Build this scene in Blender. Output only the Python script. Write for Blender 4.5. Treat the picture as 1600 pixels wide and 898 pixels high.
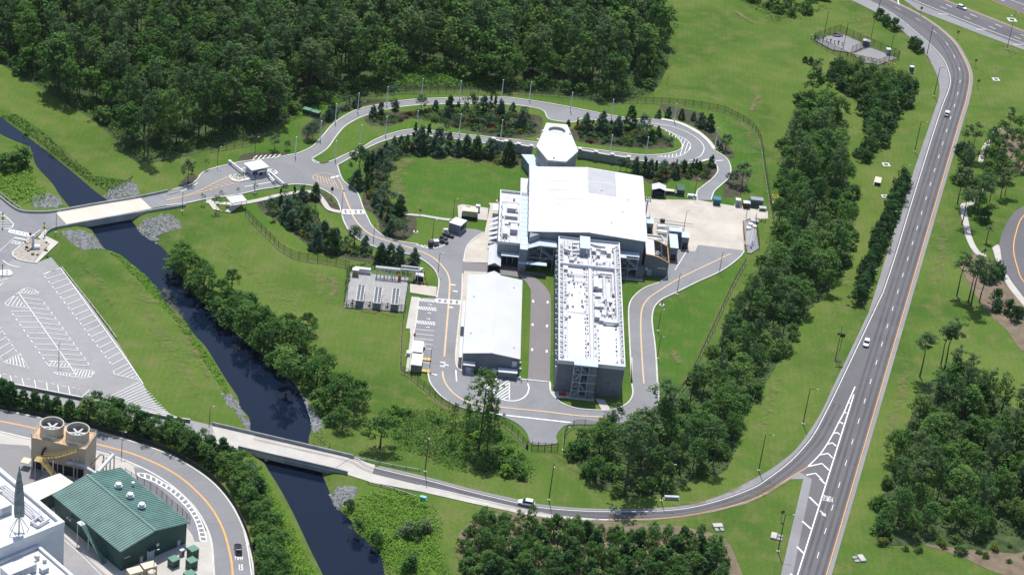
import bpy, bmesh, math, random
import numpy as np
from mathutils import Vector, Matrix
from mathutils.geometry import tessellate_polygon
random.seed(7); RNG = np.random.default_rng(7)
SC = bpy.context.scene
COL = SC.collection
for o in list(bpy.data.objects): bpy.data.objects.remove(o)
R = math.radians

# ------------------------------------------------------------------ camera
CF, CPITCH, CROLL, CH = 3673.325, R(29.81822), R(7.30768), 374.481
_F = Vector((0, math.cos(CPITCH), -math.sin(CPITCH)))
_U0 = Vector((0, math.sin(CPITCH), math.cos(CPITCH))); _X0 = Vector((1, 0, 0))
_R = _X0*math.cos(CROLL) + _U0*math.sin(CROLL)
_U = -_X0*math.sin(CROLL) + _U0*math.cos(CROLL)
cd = bpy.data.cameras.new('aerial_camera'); cam = bpy.data.objects.new('aerial_camera', cd); COL.objects.link(cam)
cd.sensor_width = 36; cd.lens = CF/1600*36; cd.clip_start = 1; cd.clip_end = 30000
m = Matrix.Identity(4)
for i in range(3):
    m[i][0], m[i][1], m[i][2] = _R[i], _U[i], -_F[i]
m[2][3] = CH
cam.matrix_world = m
SC.camera = cam

# ------------------------------------------------------------------ sky, sun, exposure
SUN_EL, SUN_AZ = R(66), R(-10)          # azimuth from +Y (away from the camera), negative = to the left
w = bpy.data.worlds.new('World'); SC.world = w; w.use_nodes = True
nt = w.node_tree; bg = nt.nodes['Background']
sky = nt.nodes.new('ShaderNodeTexSky'); sky.sky_type = 'NISHITA'; sky.sun_disc = False
sky.sun_elevation = SUN_EL; sky.sun_rotation = SUN_AZ
nt.links.new(sky.outputs[0], bg.inputs[0]); bg.inputs[1].default_value = 0.15
sd = bpy.data.lights.new('sun', 'SUN'); sd.energy = 4.6; sd.angle = R(0.53); sd.color = (1, 0.965, 0.9)
sun = bpy.data.objects.new('sun', sd); COL.objects.link(sun)
sdir = Vector((math.sin(SUN_AZ)*math.cos(SUN_EL), math.cos(SUN_AZ)*math.cos(SUN_EL), math.sin(SUN_EL)))
sun.rotation_euler = sdir.to_track_quat('Z', 'Y').to_euler(); sun.location = (0, 600, 900)
SC.view_settings.view_transform = 'Standard'; SC.view_settings.look = 'None'
SC.view_settings.exposure = 0.1; SC.view_settings.gamma = 1
SC.view_settings.use_curve_mapping = False
SC.cycles.max_bounces = 5; SC.cycles.diffuse_bounces = 2; SC.cycles.transparent_max_bounces = 12

# ------------------------------------------------------------------ survey: a point of the photograph laid on the plane at height z
def G(u, v, z=0.0):
    d = _F*CF + _R*(u-800) - _U*(v-449)
    t = (CH-z)/-d.z
    return Vector((d.x*t, d.y*t, z))
def GG(pts, z=0.0): return [G(p[0], p[1], z) for p in pts]
def crop(ox, oy, s):
    return lambda *pts: [(ox+p[0]/s, oy+p[1]/s) for p in pts]
def smooth(pts, n=6):
    if len(pts) < 3: return [Vector(p) for p in pts]
    pts = [Vector(p) for p in pts]; out = []
    for i in range(len(pts)-1):
        p0 = pts[max(i-1, 0)]; p1 = pts[i]; p2 = pts[i+1]; p3 = pts[min(i+2, len(pts)-1)]
        for k in range(n):
            t = k/n
            out.append(0.5*((2*p1)+(p2-p0)*t+(2*p0-5*p1+4*p2-p3)*t*t+(3*p1-p0-3*p2+p3)*t**3))
    out.append(pts[-1]); return out
def SG(pts, z=0.0, n=6): return smooth(GG(pts, z), n)
def normals2(P):
    N = []
    for i in range(len(P)):
        a = P[max(i-1, 0)]; b = P[min(i+1, len(P)-1)]
        d = Vector((b.x-a.x, b.y-a.y, 0)); d.normalize() if d.length > 0 else None
        N.append(Vector((-d.y, d.x, 0)))
    return N
def offset(P, d): return [p+n*d for p, n in zip(P, normals2(P))]
def length_of(P): return sum((P[i+1]-P[i]).length for i in range(len(P)-1))
def along(P, step, start=0.0):
    out = []; acc = start; tot = 0
    for i in range(len(P)-1):
        L = (P[i+1]-P[i]).length
        while acc <= tot+L and L > 0:
            out.append((P[i].lerp(P[i+1], (acc-tot)/L), (P[i+1]-P[i]).normalized())); acc += step
        tot += L
    return out
def cut(P, s0, s1):
    out = []; tot = 0
    for i in range(len(P)-1):
        L = (P[i+1]-P[i]).length
        if L > 0 and tot+L > s0 and tot < s1:
            a = max(0, (s0-tot)/L); b = min(1, (s1-tot)/L)
            if not out: out.append(P[i].lerp(P[i+1], a))
            out.append(P[i].lerp(P[i+1], b))
        tot += L
    return out
def inside(poly, x, y):
    c = False; j = len(poly)-1
    for i in range(len(poly)):
        a, b = poly[i], poly[j]
        if (a[1] > y) != (b[1] > y) and x < (b[0]-a[0])*(y-a[1])/(b[1]-a[1])+a[0]: c = not c
        j = i
    return c

# ------------------------------------------------------------------ objects
def tag(o, label=None, cat=None, group=None, kind=None):
    if label: o['label'] = label
    if cat: o['category'] = cat
    if group: o['group'] = group
    if kind: o['kind'] = kind
    return o
def thing(name, label, cat, loc=(0, 0, 0), rz=0.0, group=None):
    o = bpy.data.objects.new(name, None); COL.objects.link(o); o.empty_display_size = 0.5
    o.location = loc; o.rotation_euler = (0, 0, rz)
    return tag(o, label, cat, group)
def kids(o): return [c for c in o.children]
def dup(root, loc=None, rz=None, label=None, group=None, sc=None):
    r = root.copy(); COL.objects.link(r)
    if loc is not None: r.location = loc
    if rz is not None: r.rotation_euler = (0, 0, rz)
    if sc is not None: r.scale = (sc, sc, sc) if isinstance(sc, (int, float)) else sc
    if label: r['label'] = label
    if group: r['group'] = group
    for ch in kids(root):
        c = ch.copy(); COL.objects.link(c); c.parent = r
        for g in kids(ch):
            d = g.copy(); COL.objects.link(d); d.parent = c
    return r

class MB:
    def __init__(s): s.v = []; s.f = []
    def add(s, vs, fs):
        b = len(s.v); s.v += [tuple(v) for v in vs]; s.f += [tuple(i+b for i in f) for f in fs]; return s
    def quad(s, a, b, c, d): return s.add([a, b, c, d], [(0, 1, 2, 3)])
    def box(s, c, size, rz=0.0, base=True):
        x, y, z = c; a, b, h = size[0]/2, size[1]/2, size[2]
        z0 = z if base else z-h/2
        cs, sn = math.cos(rz), math.sin(rz)
        vs = [(x+px*cs-py*sn, y+px*sn+py*cs, z0+pz) for pz in (0, h) for px, py in ((-a, -b), (a, -b), (a, b), (-a, b))]
        return s.add(vs, [(3, 2, 1, 0), (4, 5, 6, 7), (0, 1, 5, 4), (1, 2, 6, 5), (2, 3, 7, 6), (3, 0, 4, 7)])
    def bx(s, x0, x1, y0, y1, z0, z1): return s.box(((x0+x1)/2, (y0+y1)/2, z0), (abs(x1-x0), abs(y1-y0), z1-z0))
    def prism(s, poly, z0, z1, top=True, bottom=False):
        P = [Vector((p[0], p[1], 0)) for p in poly]; n = len(P)
        A = sum(P[i].x*P[(i+1) % n].y-P[(i+1) % n].x*P[i].y for i in range(n))
        if A < 0: P = P[::-1]
        z0s = z0 if hasattr(z0, '__len__') else [z0]*n; z1s = z1 if hasattr(z1, '__len__') else [z1]*n
        if A < 0 and hasattr(z1, '__len__'): z1s = list(z1s)[::-1]
        vs = [(p.x, p.y, z) for p, z in zip(P, z0s)]+[(p.x, p.y, z) for p, z in zip(P, z1s)]
        fs = [(i, (i+1) % n, n+(i+1) % n, n+i) for i in range(n)]
        if top: fs += tri([(p.x, p.y) for p in P], n)
        if bottom: fs += [t[::-1] for t in tri([(p.x, p.y) for p in P], 0)]
        return s.add(vs, fs)
    def ring(s, outer, inner, z0, z1):
        n = len(outer); vs = [(*p[:2], z) for z in (z0, z1) for q in (outer, inner) for p in q]
        fs = []
        for i in range(n):
            j = (i+1) % n
            fs += [(i, j, 2*n+j, 2*n+i), (n+j, n+i, 3*n+i, 3*n+j), (2*n+i, 2*n+j, 3*n+j, 3*n+i), (j, i, n+i, n+j)]
        return s.add(vs, fs)
    def cyl(s, c, r, h, n=12, r2=None, cap=True, rot=None):
        r2 = r if r2 is None else r2; vs = []
        for z, q in ((0, r), (h, r2)):
            vs += [Vector((q*math.cos(2*math.pi*i/n), q*math.sin(2*math.pi*i/n), z)) for i in range(n)]
        if rot is not None: vs = [rot @ v for v in vs]
        vs = [v+Vector(c) for v in vs]
        fs = [(i, (i+1) % n, n+(i+1) % n, n+i) for i in range(n)]
        if cap: fs += [tuple(range(n, 2*n)), tuple(range(n-1, -1, -1))]
        return s.add(vs, fs)
    def bar(s, a, b, r, n=6, r2=None):
        a, b = Vector(a), Vector(b); d = b-a
        return s.cyl(a, r, d.length, n, r2, True, d.to_track_quat('Z', 'Y').to_matrix())
    def tube(s, pts, r, n=6):
        for i in range(len(pts)-1): s.bar(pts[i], pts[i+1], r, n)
        return s
    def beam(s, a, b, w, h):
        a, b = Vector(a), Vector(b); d = (b-a).normalized(); sx = d.cross(Vector((0, 0, 1)))
        sx = sx.normalized()*w/2 if sx.length > 1e-4 else Vector((w/2, 0, 0)); sz = sx.cross(d).normalized()*h/2
        vs = [p+q for p in (a, b) for q in (-sx-sz, sx-sz, sx+sz, -sx+sz)]
        return s.add(vs, [(3, 2, 1, 0), (4, 5, 6, 7), (0, 1, 5, 4), (1, 2, 6, 5), (2, 3, 7, 6), (3, 0, 4, 7)])
    def wall(s, P, w, z0, z1, side=0.0):
        """a strip of width w along the ground line P from z0 to z1; side shifts it sideways in half widths"""
        A = offset(P, w/2*(1+side)); B = offset(P, -w/2*(1-side)); n = len(P)
        vs = [(p.x, p.y, z) for z in (z0, z1) for q in (A, B) for p in q]; fs = []
        for i in range(n-1):
            fs += [(2*n+i, 3*n+i, 3*n+i+1, 2*n+i+1), (i, 2*n+i, 2*n+i+1, i+1), (n+i+1, 3*n+i+1, 3*n+i, n+i)]
        fs += [(0, n, 3*n, 2*n), (2*n-1, n-1, 3*n-1, 4*n-1)]
        return s.add(vs, fs)
    def band(s, P, w, z):
        A = offset(P, w/2); B = offset(P, -w/2); n = len(P)
        return s.add([(p.x, p.y, z) for p in A]+[(p.x, p.y, z) for p in B], [(n+i, n+i+1, i+1, i) for i in range(n-1)])
    def dashes(s, P, w, z, on, per, start=0.0):
        L = length_of(P); t = start
        while t < L:
            q = cut(P, t, min(t+on, L))
            if len(q) > 1: s.band(q, w, z)
            t += per
        return s
    def mesh(s, name):
        me = bpy.data.meshes.new(name); me.from_pydata(s.v, [], s.f); me.update(); return me
    def build(s, name, mat, parent=None, label=None, cat=None, group=None, kind=None, loc=None, rz=None, sm=False):
        me = s.mesh(name)
        if mat is not None: me.materials.append(mat)
        if sm: me.polygons.foreach_set('use_smooth', [True]*len(me.polygons))
        return link(name, me, parent, label, cat, group, kind, loc, rz)
def link(name, me, parent=None, label=None, cat=None, group=None, kind=None, loc=None, rz=None):
    o = bpy.data.objects.new(name, me); COL.objects.link(o)
    if parent is not None: o.parent = parent
    if loc is not None: o.location = loc
    if rz is not None: o.rotation_euler = (0, 0, rz)
    return tag(o, label, cat, group, kind)
def tri(poly, off=0):
    P = [Vector((p[0], p[1], 0)) for p in poly]
    T = tessellate_polygon([P]); out = []
    for a, b, c in T:
        n = (P[b].x-P[a].x)*(P[c].y-P[a].y)-(P[b].y-P[a].y)*(P[c].x-P[a].x)
        out.append((a+off, b+off, c+off) if n > 0 else (c+off, b+off, a+off))
    return out
_Z = [0.020]
def nz(step=0.004): _Z[0] += step; return _Z[0]
def dedupe(P):
    out = [P[0]]
    for p in P[1:]:
        if (p-out[-1]).length > 0.02: out.append(p)
    if (out[0]-out[-1]).length < 0.02: out.pop()
    return out
def sheet(name, mat, *edges, n=5, z=None, kind='structure', **kw):
    P = []
    for e in edges: P += SG(e, 0, n) if len(e) > 2 and n > 1 else GG(e)
    P = dedupe(P); z = nz() if z is None else z
    b = MB(); b.add([(p.x, p.y, z) for p in P], tri(P))
    return b.build(name, mat, kind=kind, **kw)

# ------------------------------------------------------------------ materials
def node_mat(name):
    m = bpy.data.materials.new(name); m.use_nodes = True; n = m.node_tree.nodes
    return m, n, m.node_tree.links, n['Principled BSDF']
def noise(n, l, scale, detail=4, rough=0.55, coord=None, dist=0.0):
    t = n.new('ShaderNodeTexNoise'); t.inputs['Scale'].default_value = scale; t.inputs['Detail'].default_value = detail
    t.inputs['Roughness'].default_value = rough; t.inputs['Distortion'].default_value = dist
    l.new(coord, t.inputs['Vector']); return t.outputs[0]
def ramp(n, l, fac, stops):
    r = n.new('ShaderNodeValToRGB'); e = r.color_ramp.elements
    while len(e) < len(stops): e.new(0.5)
    for k, (p, c) in enumerate(stops): e[k].position = p; e[k].color = (*c, 1) if len(c) == 3 else c
    l.new(fac, r.inputs[0]); return r.outputs[0]
def mix(n, l, a, b, fac, mode='MIX'):
    x = n.new('ShaderNodeMix'); x.data_type = 'RGBA'; x.blend_type = mode
    for sck, val in ((x.inputs[0], fac), (x.inputs[6], a), (x.inputs[7], b)):
        if hasattr(val, 'links') or hasattr(val, 'is_output'): l.new(val, sck)
        elif isinstance(val, (int, float)): sck.default_value = val
        else: sck.default_value = (*val, 1)
    return x.outputs[2]
def coords(n, l, kind='Object'):
    if kind == 'World':
        return n.new('ShaderNodeNewGeometry').outputs['Position']
    return n.new('ShaderNodeTexCoord').outputs[kind]
MATS = {}
def mat(name, col, rough=0.8, var=0.12, scale=0.4, metal=0.0, bump=0.0, bscale=4.0, stain=0.0, coord='World', spec=0.4):
    """plain coloured surface with broad tone variation, fine grain and optional stains"""
    if name in MATS: return MATS[name]
    m, n, l, p = node_mat(name); c = coords(n, l, coord)
    a = noise(n, l, scale, 5, 0.6, c); b = noise(n, l, scale*9, 4, 0.6, c)
    dk = tuple(x*(1-var*1.6) for x in col); lt = tuple(min(1, x*(1+var)) for x in col)
    x = ramp(n, l, a, [(0.3, dk), (0.7, lt)])
    y = ramp(n, l, b, [(0.25, (1-var, 1-var, 1-var)), (0.75, (1, 1, 1))])
    o = mix(n, l, x, y, 0.8, 'MULTIPLY')
    if stain > 0:
        s = noise(n, l, scale*0.35, 6, 0.7, c, 1.2)
        k = ramp(n, l, s, [(0.52, (0, 0, 0)), (0.68, (1, 1, 1))])
        o = mix(n, l, o, mix(n, l, o, tuple(v*(1-stain) for v in col), 0.8), k)
    l.new(o, p.inputs['Base Color']); p.inputs['Roughness'].default_value = rough; p.inputs['Metallic'].default_value = metal
    p.inputs['Specular IOR Level'].default_value = spec
    if bump > 0:
        bn = n.new('ShaderNodeBump'); bn.inputs['Strength'].default_value = bump; bn.inputs['Distance'].default_value = 0.1
        l.new(noise(n, l, bscale, 4, 0.6, c), bn.inputs['Height']); l.new(bn.outputs[0], p.inputs['Normal'])
    MATS[name] = m; return m
def grass_mat(name, c1, c2, c3, dry, dryamt=0.5, scale=0.02):
    m, n, l, p = node_mat(name); c = coords(n, l, 'World')
    big = noise(n, l, scale, 6, 0.62, c, 0.6); mid = noise(n, l, scale*7, 5, 0.6, c); fine = noise(n, l, 1.3, 5, 0.7, c)
    x = ramp(n, l, big, [(0.36, c1), (0.5, c2), (0.64, c3)])
    dr = ramp(n, l, mid, [(0.48, (0, 0, 0)), (0.70, (1, 1, 1))])
    k = n.new('ShaderNodeMath'); k.operation = 'MULTIPLY'; l.new(dr, k.inputs[0]); k.inputs[1].default_value = dryamt
    x = mix(n, l, x, dry, k.outputs[0])
    sp = noise(n, l, scale*2.3, 8, 0.75, c, 2.0)            # bare sandy scrapes
    sk = ramp(n, l, sp, [(0.66, (0, 0, 0)), (0.74, (1, 1, 1))])
    k2 = n.new('ShaderNodeMath'); k2.operation = 'MULTIPLY'; l.new(sk, k2.inputs[0]); k2.inputs[1].default_value = 0.35
    x = mix(n, l, x, (0.21, 0.18, 0.10), k2.outputs[0])
    wv = n.new('ShaderNodeTexWave'); wv.inputs['Scale'].default_value = 0.16; wv.inputs['Distortion'].default_value = 5.0   # mower passes
    wv.inputs['Detail'].default_value = 3; wv.inputs['Detail Scale'].default_value = 0.25; l.new(c, wv.inputs['Vector'])
    x = mix(n, l, x, ramp(n, l, wv.outputs[1], [(0.2, (0.88, 0.9, 0.86)), (0.8, (1, 1, 1))]), 0.35, 'MULTIPLY')
    x = mix(n, l, x, ramp(n, l, fine, [(0.25, (0.6, 0.64, 0.55)), (0.72, (1.08, 1.06, 1.0))]), 0.85, 'MULTIPLY')
    l.new(x, p.inputs['Base Color']); p.inputs['Roughness'].default_value = 1.0; p.inputs['Specular IOR Level'].default_value = 0.05
    bn = n.new('ShaderNodeBump'); bn.inputs['Strength'].default_value = 0.5; bn.inputs['Distance'].default_value = 0.35
    l.new(fine, bn.inputs['Height']); l.new(bn.outputs[0], p.inputs['Normal'])
    MATS[name] = m; return m
def asphalt_mat(name, col, patch=0.12, tint=(1, 1, 1)):
    m, n, l, p = node_mat(name); c = coords(n, l, 'World')
    a = noise(n, l, 0.05, 6, 0.65, c, 0.8); b = noise(n, l, 2.2, 4, 0.7, c)
    x = ramp(n, l, a, [(0.3, tuple(v*(1-patch) for v in col)), (0.7, tuple(v*(1+patch) for v in col))])
    x = mix(n, l, x, ramp(n, l, b, [(0.25, (0.82, 0.82, 0.83)), (0.75, (1.04, 1.04, 1.03))]), 0.9, 'MULTIPLY')
    v = n.new('ShaderNodeTexVoronoi'); v.feature = 'DISTANCE_TO_EDGE'; v.inputs['Scale'].default_value = 0.045   # sealed cracks and joints
    mp = n.new('ShaderNodeVectorMath'); mp.operation = 'ADD'; l.new(c, mp.inputs[0])
    nn = n.new('ShaderNodeTexNoise'); nn.inputs['Scale'].default_value = 0.12; l.new(c, nn.inputs['Vector'])
    sc = n.new('ShaderNodeVectorMath'); sc.operation = 'SCALE'; sc.inputs[3].default_value = 9; l.new(nn.outputs[1], sc.inputs[0]); l.new(sc.outputs[0], mp.inputs[1])
    l.new(mp.outputs[0], v.inputs['Vector'])
    ck = ramp(n, l, v.outputs[0], [(0.0, (1, 1, 1)), (0.010, (0, 0, 0))])
    k = n.new('ShaderNodeMath'); k.operation = 'MULTIPLY'; l.new(ck, k.inputs[0]); k.inputs[1].default_value = 0.28
    x = mix(n, l, x, tuple(v_*0.55 for v_ in col), k.outputs[0])
    st = noise(n, l, 0.22, 7, 0.75, c, 1.5)
    sk = ramp(n, l, st, [(0.62, (0, 0, 0)), (0.75, (0.3, 0.3, 0.3))])
    x = mix(n, l, x, tuple(v_*0.6 for v_ in col), sk)
    l.new(x, p.inputs['Base Color']); p.inputs['Roughness'].default_value = 0.85; p.inputs['Specular IOR Level'].default_value = 0.3
    MATS[name] = m; return m
M_GRASS = grass_mat('mown_grass', (0.070, 0.132, 0.026), (0.100, 0.164, 0.034), (0.136, 0.190, 0.047), (0.182, 0.182, 0.074), 0.7)
M_LAWN = grass_mat('lawn_grass', (0.062, 0.140, 0.024), (0.084, 0.164, 0.029), (0.116, 0.182, 0.040), (0.170, 0.178, 0.066), 0.6)
M_ASPH = asphalt_mat('grey_asphalt', (0.235, 0.235, 0.245))
M_LOT = asphalt_mat('pale_asphalt', (0.300, 0.292, 0.295))
M_HWY = asphalt_mat('dark_asphalt', (0.138, 0.132, 0.140), 0.10)
M_PINK = asphalt_mat('mauve_asphalt', (0.215, 0.200, 0.205), 0.06)
M_SHLD = asphalt_mat('shoulder_asphalt', (0.255, 0.250, 0.255), 0.12)
M_CONC = mat('pale_concrete', (0.52, 0.47, 0.405), 0.9, 0.10, 0.12, stain=0.22)
M_DECK = mat('bridge_concrete', (0.62, 0.55, 0.47), 0.9, 0.06, 0.15, stain=0.12)
M_WALK = mat('sidewalk_concrete', (0.50, 0.47, 0.43), 0.9, 0.08, 0.2, stain=0.15)
M_KERB = mat('kerb_concrete', (0.60, 0.575, 0.53), 0.85, 0.10, 0.3)
M_BARR = mat('barrier_concrete', (0.36, 0.37, 0.37), 0.9, 0.14, 0.25, stain=0.35)
M_WHITE = mat('white_paint', (0.80, 0.80, 0.78), 0.6, 0.06, 0.6)
M_YEL = mat('yellow_paint', (0.78, 0.36, 0.08), 0.6, 0.08, 0.6)
M_YELF = mat('faded_yellow_paint', (0.62, 0.44, 0.27), 0.7, 0.08, 0.6)
M_MULCH = mat('bark_mulch', (0.075, 0.074, 0.042), 1.0, 0.3, 0.5, bump=0.6)
M_SAND = mat('sandy_soil', (0.20, 0.155, 0.105), 1.0, 0.2, 0.3, bump=0.4)
# ================================================================== ground, canal, roads, bridges
WZ = -1.8
canal_w = [(-60, 150), (-20, 188), (0, 208.9), (23.4, 220.6), (46.8, 230.6), (56, 258), (82, 287), (92, 303), (110, 325), (128, 348), (143.7, 360), (163.7, 388.6), (187, 397), (213.9, 420.3), (240.6, 447), (257.3, 473.8), (284, 497), (300.8, 520.5), (320.8, 540.6), (337.5, 567.3), (354.2, 594), (372.6, 621.4), (374.3, 634.8), (389.3, 651.5), (391, 668), (404, 705), (420, 735), (436.8, 761.7), (460, 805), (483.5, 855.3), (503.6, 895.4), (530, 950), (545, 1000)]
canal_e = [(640, 1000), (608, 920), (600, 893), (597, 865.3), (557, 832), (550.4, 815.2), (527, 791.8), (513.6, 765), (497, 725), (482, 690), (488.6, 661.5), (480, 631.4), (466.8, 608), (445, 585), (408, 553), (374, 526), (347, 502), (316, 470), (290, 444), (275, 414), (254, 386.9), (220.6, 363.5), (207.2, 346.8), (185, 325), (163.7, 310), (147, 297.4), (123.6, 277.4), (86.9, 247.3), (43.4, 213.9), (0, 182), (-60, 135)]
CANAL = [(p.x, p.y) for p in SG(canal_w, WZ, 3)+SG(canal_e, WZ, 3)]
def seg_dist(px, py, poly):
    d = np.full(px.shape, 1e9); ins = np.zeros(px.shape, bool); n = len(poly)
    for i in range(n):
        x0, y0 = poly[i]; x1, y1 = poly[(i+1) % n]; dx, dy = x1-x0, y1-y0; L = dx*dx+dy*dy+1e-9
        t = np.clip(((px-x0)*dx+(py-y0)*dy)/L, 0, 1)
        d = np.minimum(d, np.hypot(px-x0-t*dx, py-y0-t*dy))
        cr = (y0 > py) != (y1 > py)
        xi = x0+(py-y0)*dx/(dy if abs(dy) > 1e-9 else 1e-9)
        ins ^= cr & (px < xi)
    return d, ins
def ground_z(x, y):
    d, ins = seg_dist(np.atleast_1d(np.asarray(x, float)), np.atleast_1d(np.asarray(y, float)), CANAL)
    return np.where(ins, WZ-np.minimum(d*0.5, 1.6), np.minimum(WZ+d*0.5, 0.0))
def gz(x, y):
    i = min(max(int(np.searchsorted(xs, x))-1, 0), nx_-2); j = min(max(int(np.searchsorted(ys, y))-1, 0), ny_-2)
    a = (x-xs[i])/(xs[i+1]-xs[i]); b_ = (y-ys[j])/(ys[j+1]-ys[j]); Z_ = Zg.reshape(ny_, nx_)
    return float((Z_[j, i]*(1-a)+Z_[j, i+1]*a)*(1-b_)+(Z_[j+1, i]*(1-a)+Z_[j+1, i+1]*a)*b_)
xs = np.concatenate([[-9000, -3000, -1200, -600, -360], np.arange(-260, 300, 2.2), [360, 600, 1200, 3000, 9000]])
ys = np.concatenate([[-3000, -600, 0, 250, 360], np.arange(430, 1010, 2.2), [1080, 1200, 1600, 3000, 6000, 16000]])
X, Y = np.meshgrid(xs, ys); Zg = ground_z(X.ravel(), Y.ravel()); ny_, nx_ = X.shape
# beyond the surveyed stretch the canal is not dug
me = bpy.data.meshes.new('ground')
idx = np.arange(nx_*ny_).reshape(ny_, nx_)
fc = np.stack([idx[:-1, :-1], idx[:-1, 1:], idx[1:, 1:], idx[1:, :-1]], -1).reshape(-1, 4)
me.from_pydata(np.stack([X.ravel(), Y.ravel(), Zg], 1).tolist(), [], fc.tolist()); me.update()
me.polygons.foreach_set('use_smooth', [True]*len(me.polygons)); me.materials.append(M_GRASS)
link('ground', me, kind='structure')
# water
m, n, l, p = node_mat('canal_water'); c = coords(n, l, 'World')
l.new(ramp(n, l, noise(n, l, 0.03, 4, 0.6, c), [(0.3, (0.003, 0.008, 0.020)), (0.7, (0.005, 0.011, 0.027))]), p.inputs['Base Color'])
p.inputs['Roughness'].default_value = 0.06; p.inputs['IOR'].default_value = 1.33
bn = n.new('ShaderNodeBump'); bn.inputs['Strength'].default_value = 0.025; bn.inputs['Distance'].default_value = 0.1
l.new(noise(n, l, 0.5, 3, 0.5, c), bn.inputs['Height']); l.new(bn.outputs[0], p.inputs['Normal']); M_WATER = m
wp = [(x, y) for x, y in CANAL]; cw = SG(canal_w, WZ, 3); ce = SG(canal_e, WZ, 3)
A = offset(cw, -3); B = offset(ce, -3); P = A+B
b = MB(); b.add([(q.x, q.y, WZ) for q in P], tri(P)); b.build('canal_water', M_WATER, kind='structure')

# --- site lawn, planting beds
c3 = lambda ox, oy: crop(ox, oy, 2.9925)
K1, K2, K3, K4 = c3(0, 0), c3(400, 0), c3(800, 0), c3(1200, 0)
K5, K6, K7, K8 = c3(0, 300), c3(400, 300), c3(800, 300), c3(1200, 300)
K9, K10, K11, K12 = c3(0, 598), c3(400, 598), c3(800, 598), c3(1200, 598)
sheet('site_lawn', M_LAWN, [(322, 322), (385, 322), (420, 366), (470, 394), (540, 408), (636, 436), (636, 560), (640, 590), (700, 628), (780, 655), (830, 690), (880, 680), (1030, 660), (1080, 560), (1160, 410), (1200, 340), (1196, 240), (1165, 197), (1085, 165), (940, 158), (800, 148), (607, 148), (520, 165), (400, 215), (330, 262)], n=1)
def bed(*e, m=None): sheet('mulch_bed', m or M_MULCH, *e)
bed([(612, 262), (606, 285), (612, 318), (650, 340), (640, 372), (600, 372), (588, 340), (566, 320), (572, 280), (570, 245), (600, 225), (640, 222), (700, 232), (760, 236), (818, 242), (822, 256), (790, 259), (740, 250), (690, 243), (640, 243), (620, 252)])
bed([(400, 318), (440, 300), (500, 298), (527, 320), (533, 330), (515, 332), (497, 318), (480, 320), (500, 345), (520, 370), (560, 395), (620, 402), (655, 408), (650, 415), (600, 412), (560, 408), (500, 395), (470, 375), (440, 350), (410, 332)])
bed([(568, 188), (585, 176), (650, 172), (760, 170), (835, 178), (850, 185), (840, 215), (790, 220), (760, 214), (700, 198), (650, 185), (610, 198), (578, 197)])
bed([(900, 195), (940, 197), (1000, 200), (1040, 210), (1052, 222), (1046, 234), (1000, 233), (905, 223), (890, 205)])
bed([(1005, 280), (990, 262), (985, 250), (1040, 258), (1095, 256), (1118, 252), (1117, 275), (1100, 284), (1060, 280), (1040, 286), (1020, 290)])
bed([(1040, 178), (1030, 165), (1060, 168), (1100, 180), (1115, 195), (1120, 208), (1140, 230), (1148, 245), (1138, 246), (1118, 226), (1090, 200)])
bed([(1130, 292), (1145, 270), (1165, 270), (1168, 288), (1155, 305), (1130, 310)])
bed([(476, 222), (470, 205), (485, 190), (520, 170), (560, 155), (600, 155), (600, 160), (556, 168), (520, 186), (495, 212)])
bed([(370, 250), (385, 240), (420, 238), (450, 240), (430, 246), (385, 252)])
bed([(285, 293), (300, 287), (308, 278), (300, 270), (285, 282), (278, 290)])
bed([(715, 860), (720, 830), (760, 805), (850, 800), (960, 815), (1080, 825), (1145, 860), (1140, 1000), (730, 1000), (745, 900)], m=M_SAND)
bed(*[K8((900, 350), (960, 280), (1040, 330), (1100, 420), (1197, 520), (1197, 740), (1120, 650), (1040, 575), (960, 470))], m=M_SAND)
bed([(1555, 215), (1570, 200), (1600, 205), (1625, 240), (1595, 270), (1560, 262)], m=M_SAND)
bed([(1440, 850), (1540, 850), (1620, 848), (1640, 894), (1570, 898), (1500, 868)], m=M_SAND)
# dark soil under the woods
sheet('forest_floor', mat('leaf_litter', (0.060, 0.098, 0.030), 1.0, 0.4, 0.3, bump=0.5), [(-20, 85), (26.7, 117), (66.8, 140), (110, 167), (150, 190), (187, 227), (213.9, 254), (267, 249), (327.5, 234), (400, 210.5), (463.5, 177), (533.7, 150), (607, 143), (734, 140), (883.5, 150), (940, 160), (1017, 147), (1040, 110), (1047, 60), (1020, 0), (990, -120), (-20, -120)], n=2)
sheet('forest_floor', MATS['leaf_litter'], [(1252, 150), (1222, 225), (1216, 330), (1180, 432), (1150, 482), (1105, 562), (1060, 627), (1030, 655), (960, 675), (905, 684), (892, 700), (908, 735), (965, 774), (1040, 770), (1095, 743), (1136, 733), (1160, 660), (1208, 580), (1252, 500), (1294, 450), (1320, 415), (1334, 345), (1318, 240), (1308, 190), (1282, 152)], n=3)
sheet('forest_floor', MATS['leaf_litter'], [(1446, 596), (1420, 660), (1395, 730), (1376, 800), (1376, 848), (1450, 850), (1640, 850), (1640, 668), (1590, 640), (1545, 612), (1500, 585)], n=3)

# --- main highway
hy = K4((-20, -330), (330, -80), (500, -20), (630, 32), (720, 80), (800, 135), (870, 200), (910, 265), (935, 320), (943, 370), (930, 450), (905, 540))   # median yellow edge line, curve
hy = [(1300, -36), (1350, -17)] + hy[3:] + [(1457.8, 320), (1418, 455), (1376.4, 600), (1333.6, 748), (1291.5, 896.7), (1262, 1000)]
HY = SG(hy)
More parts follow.
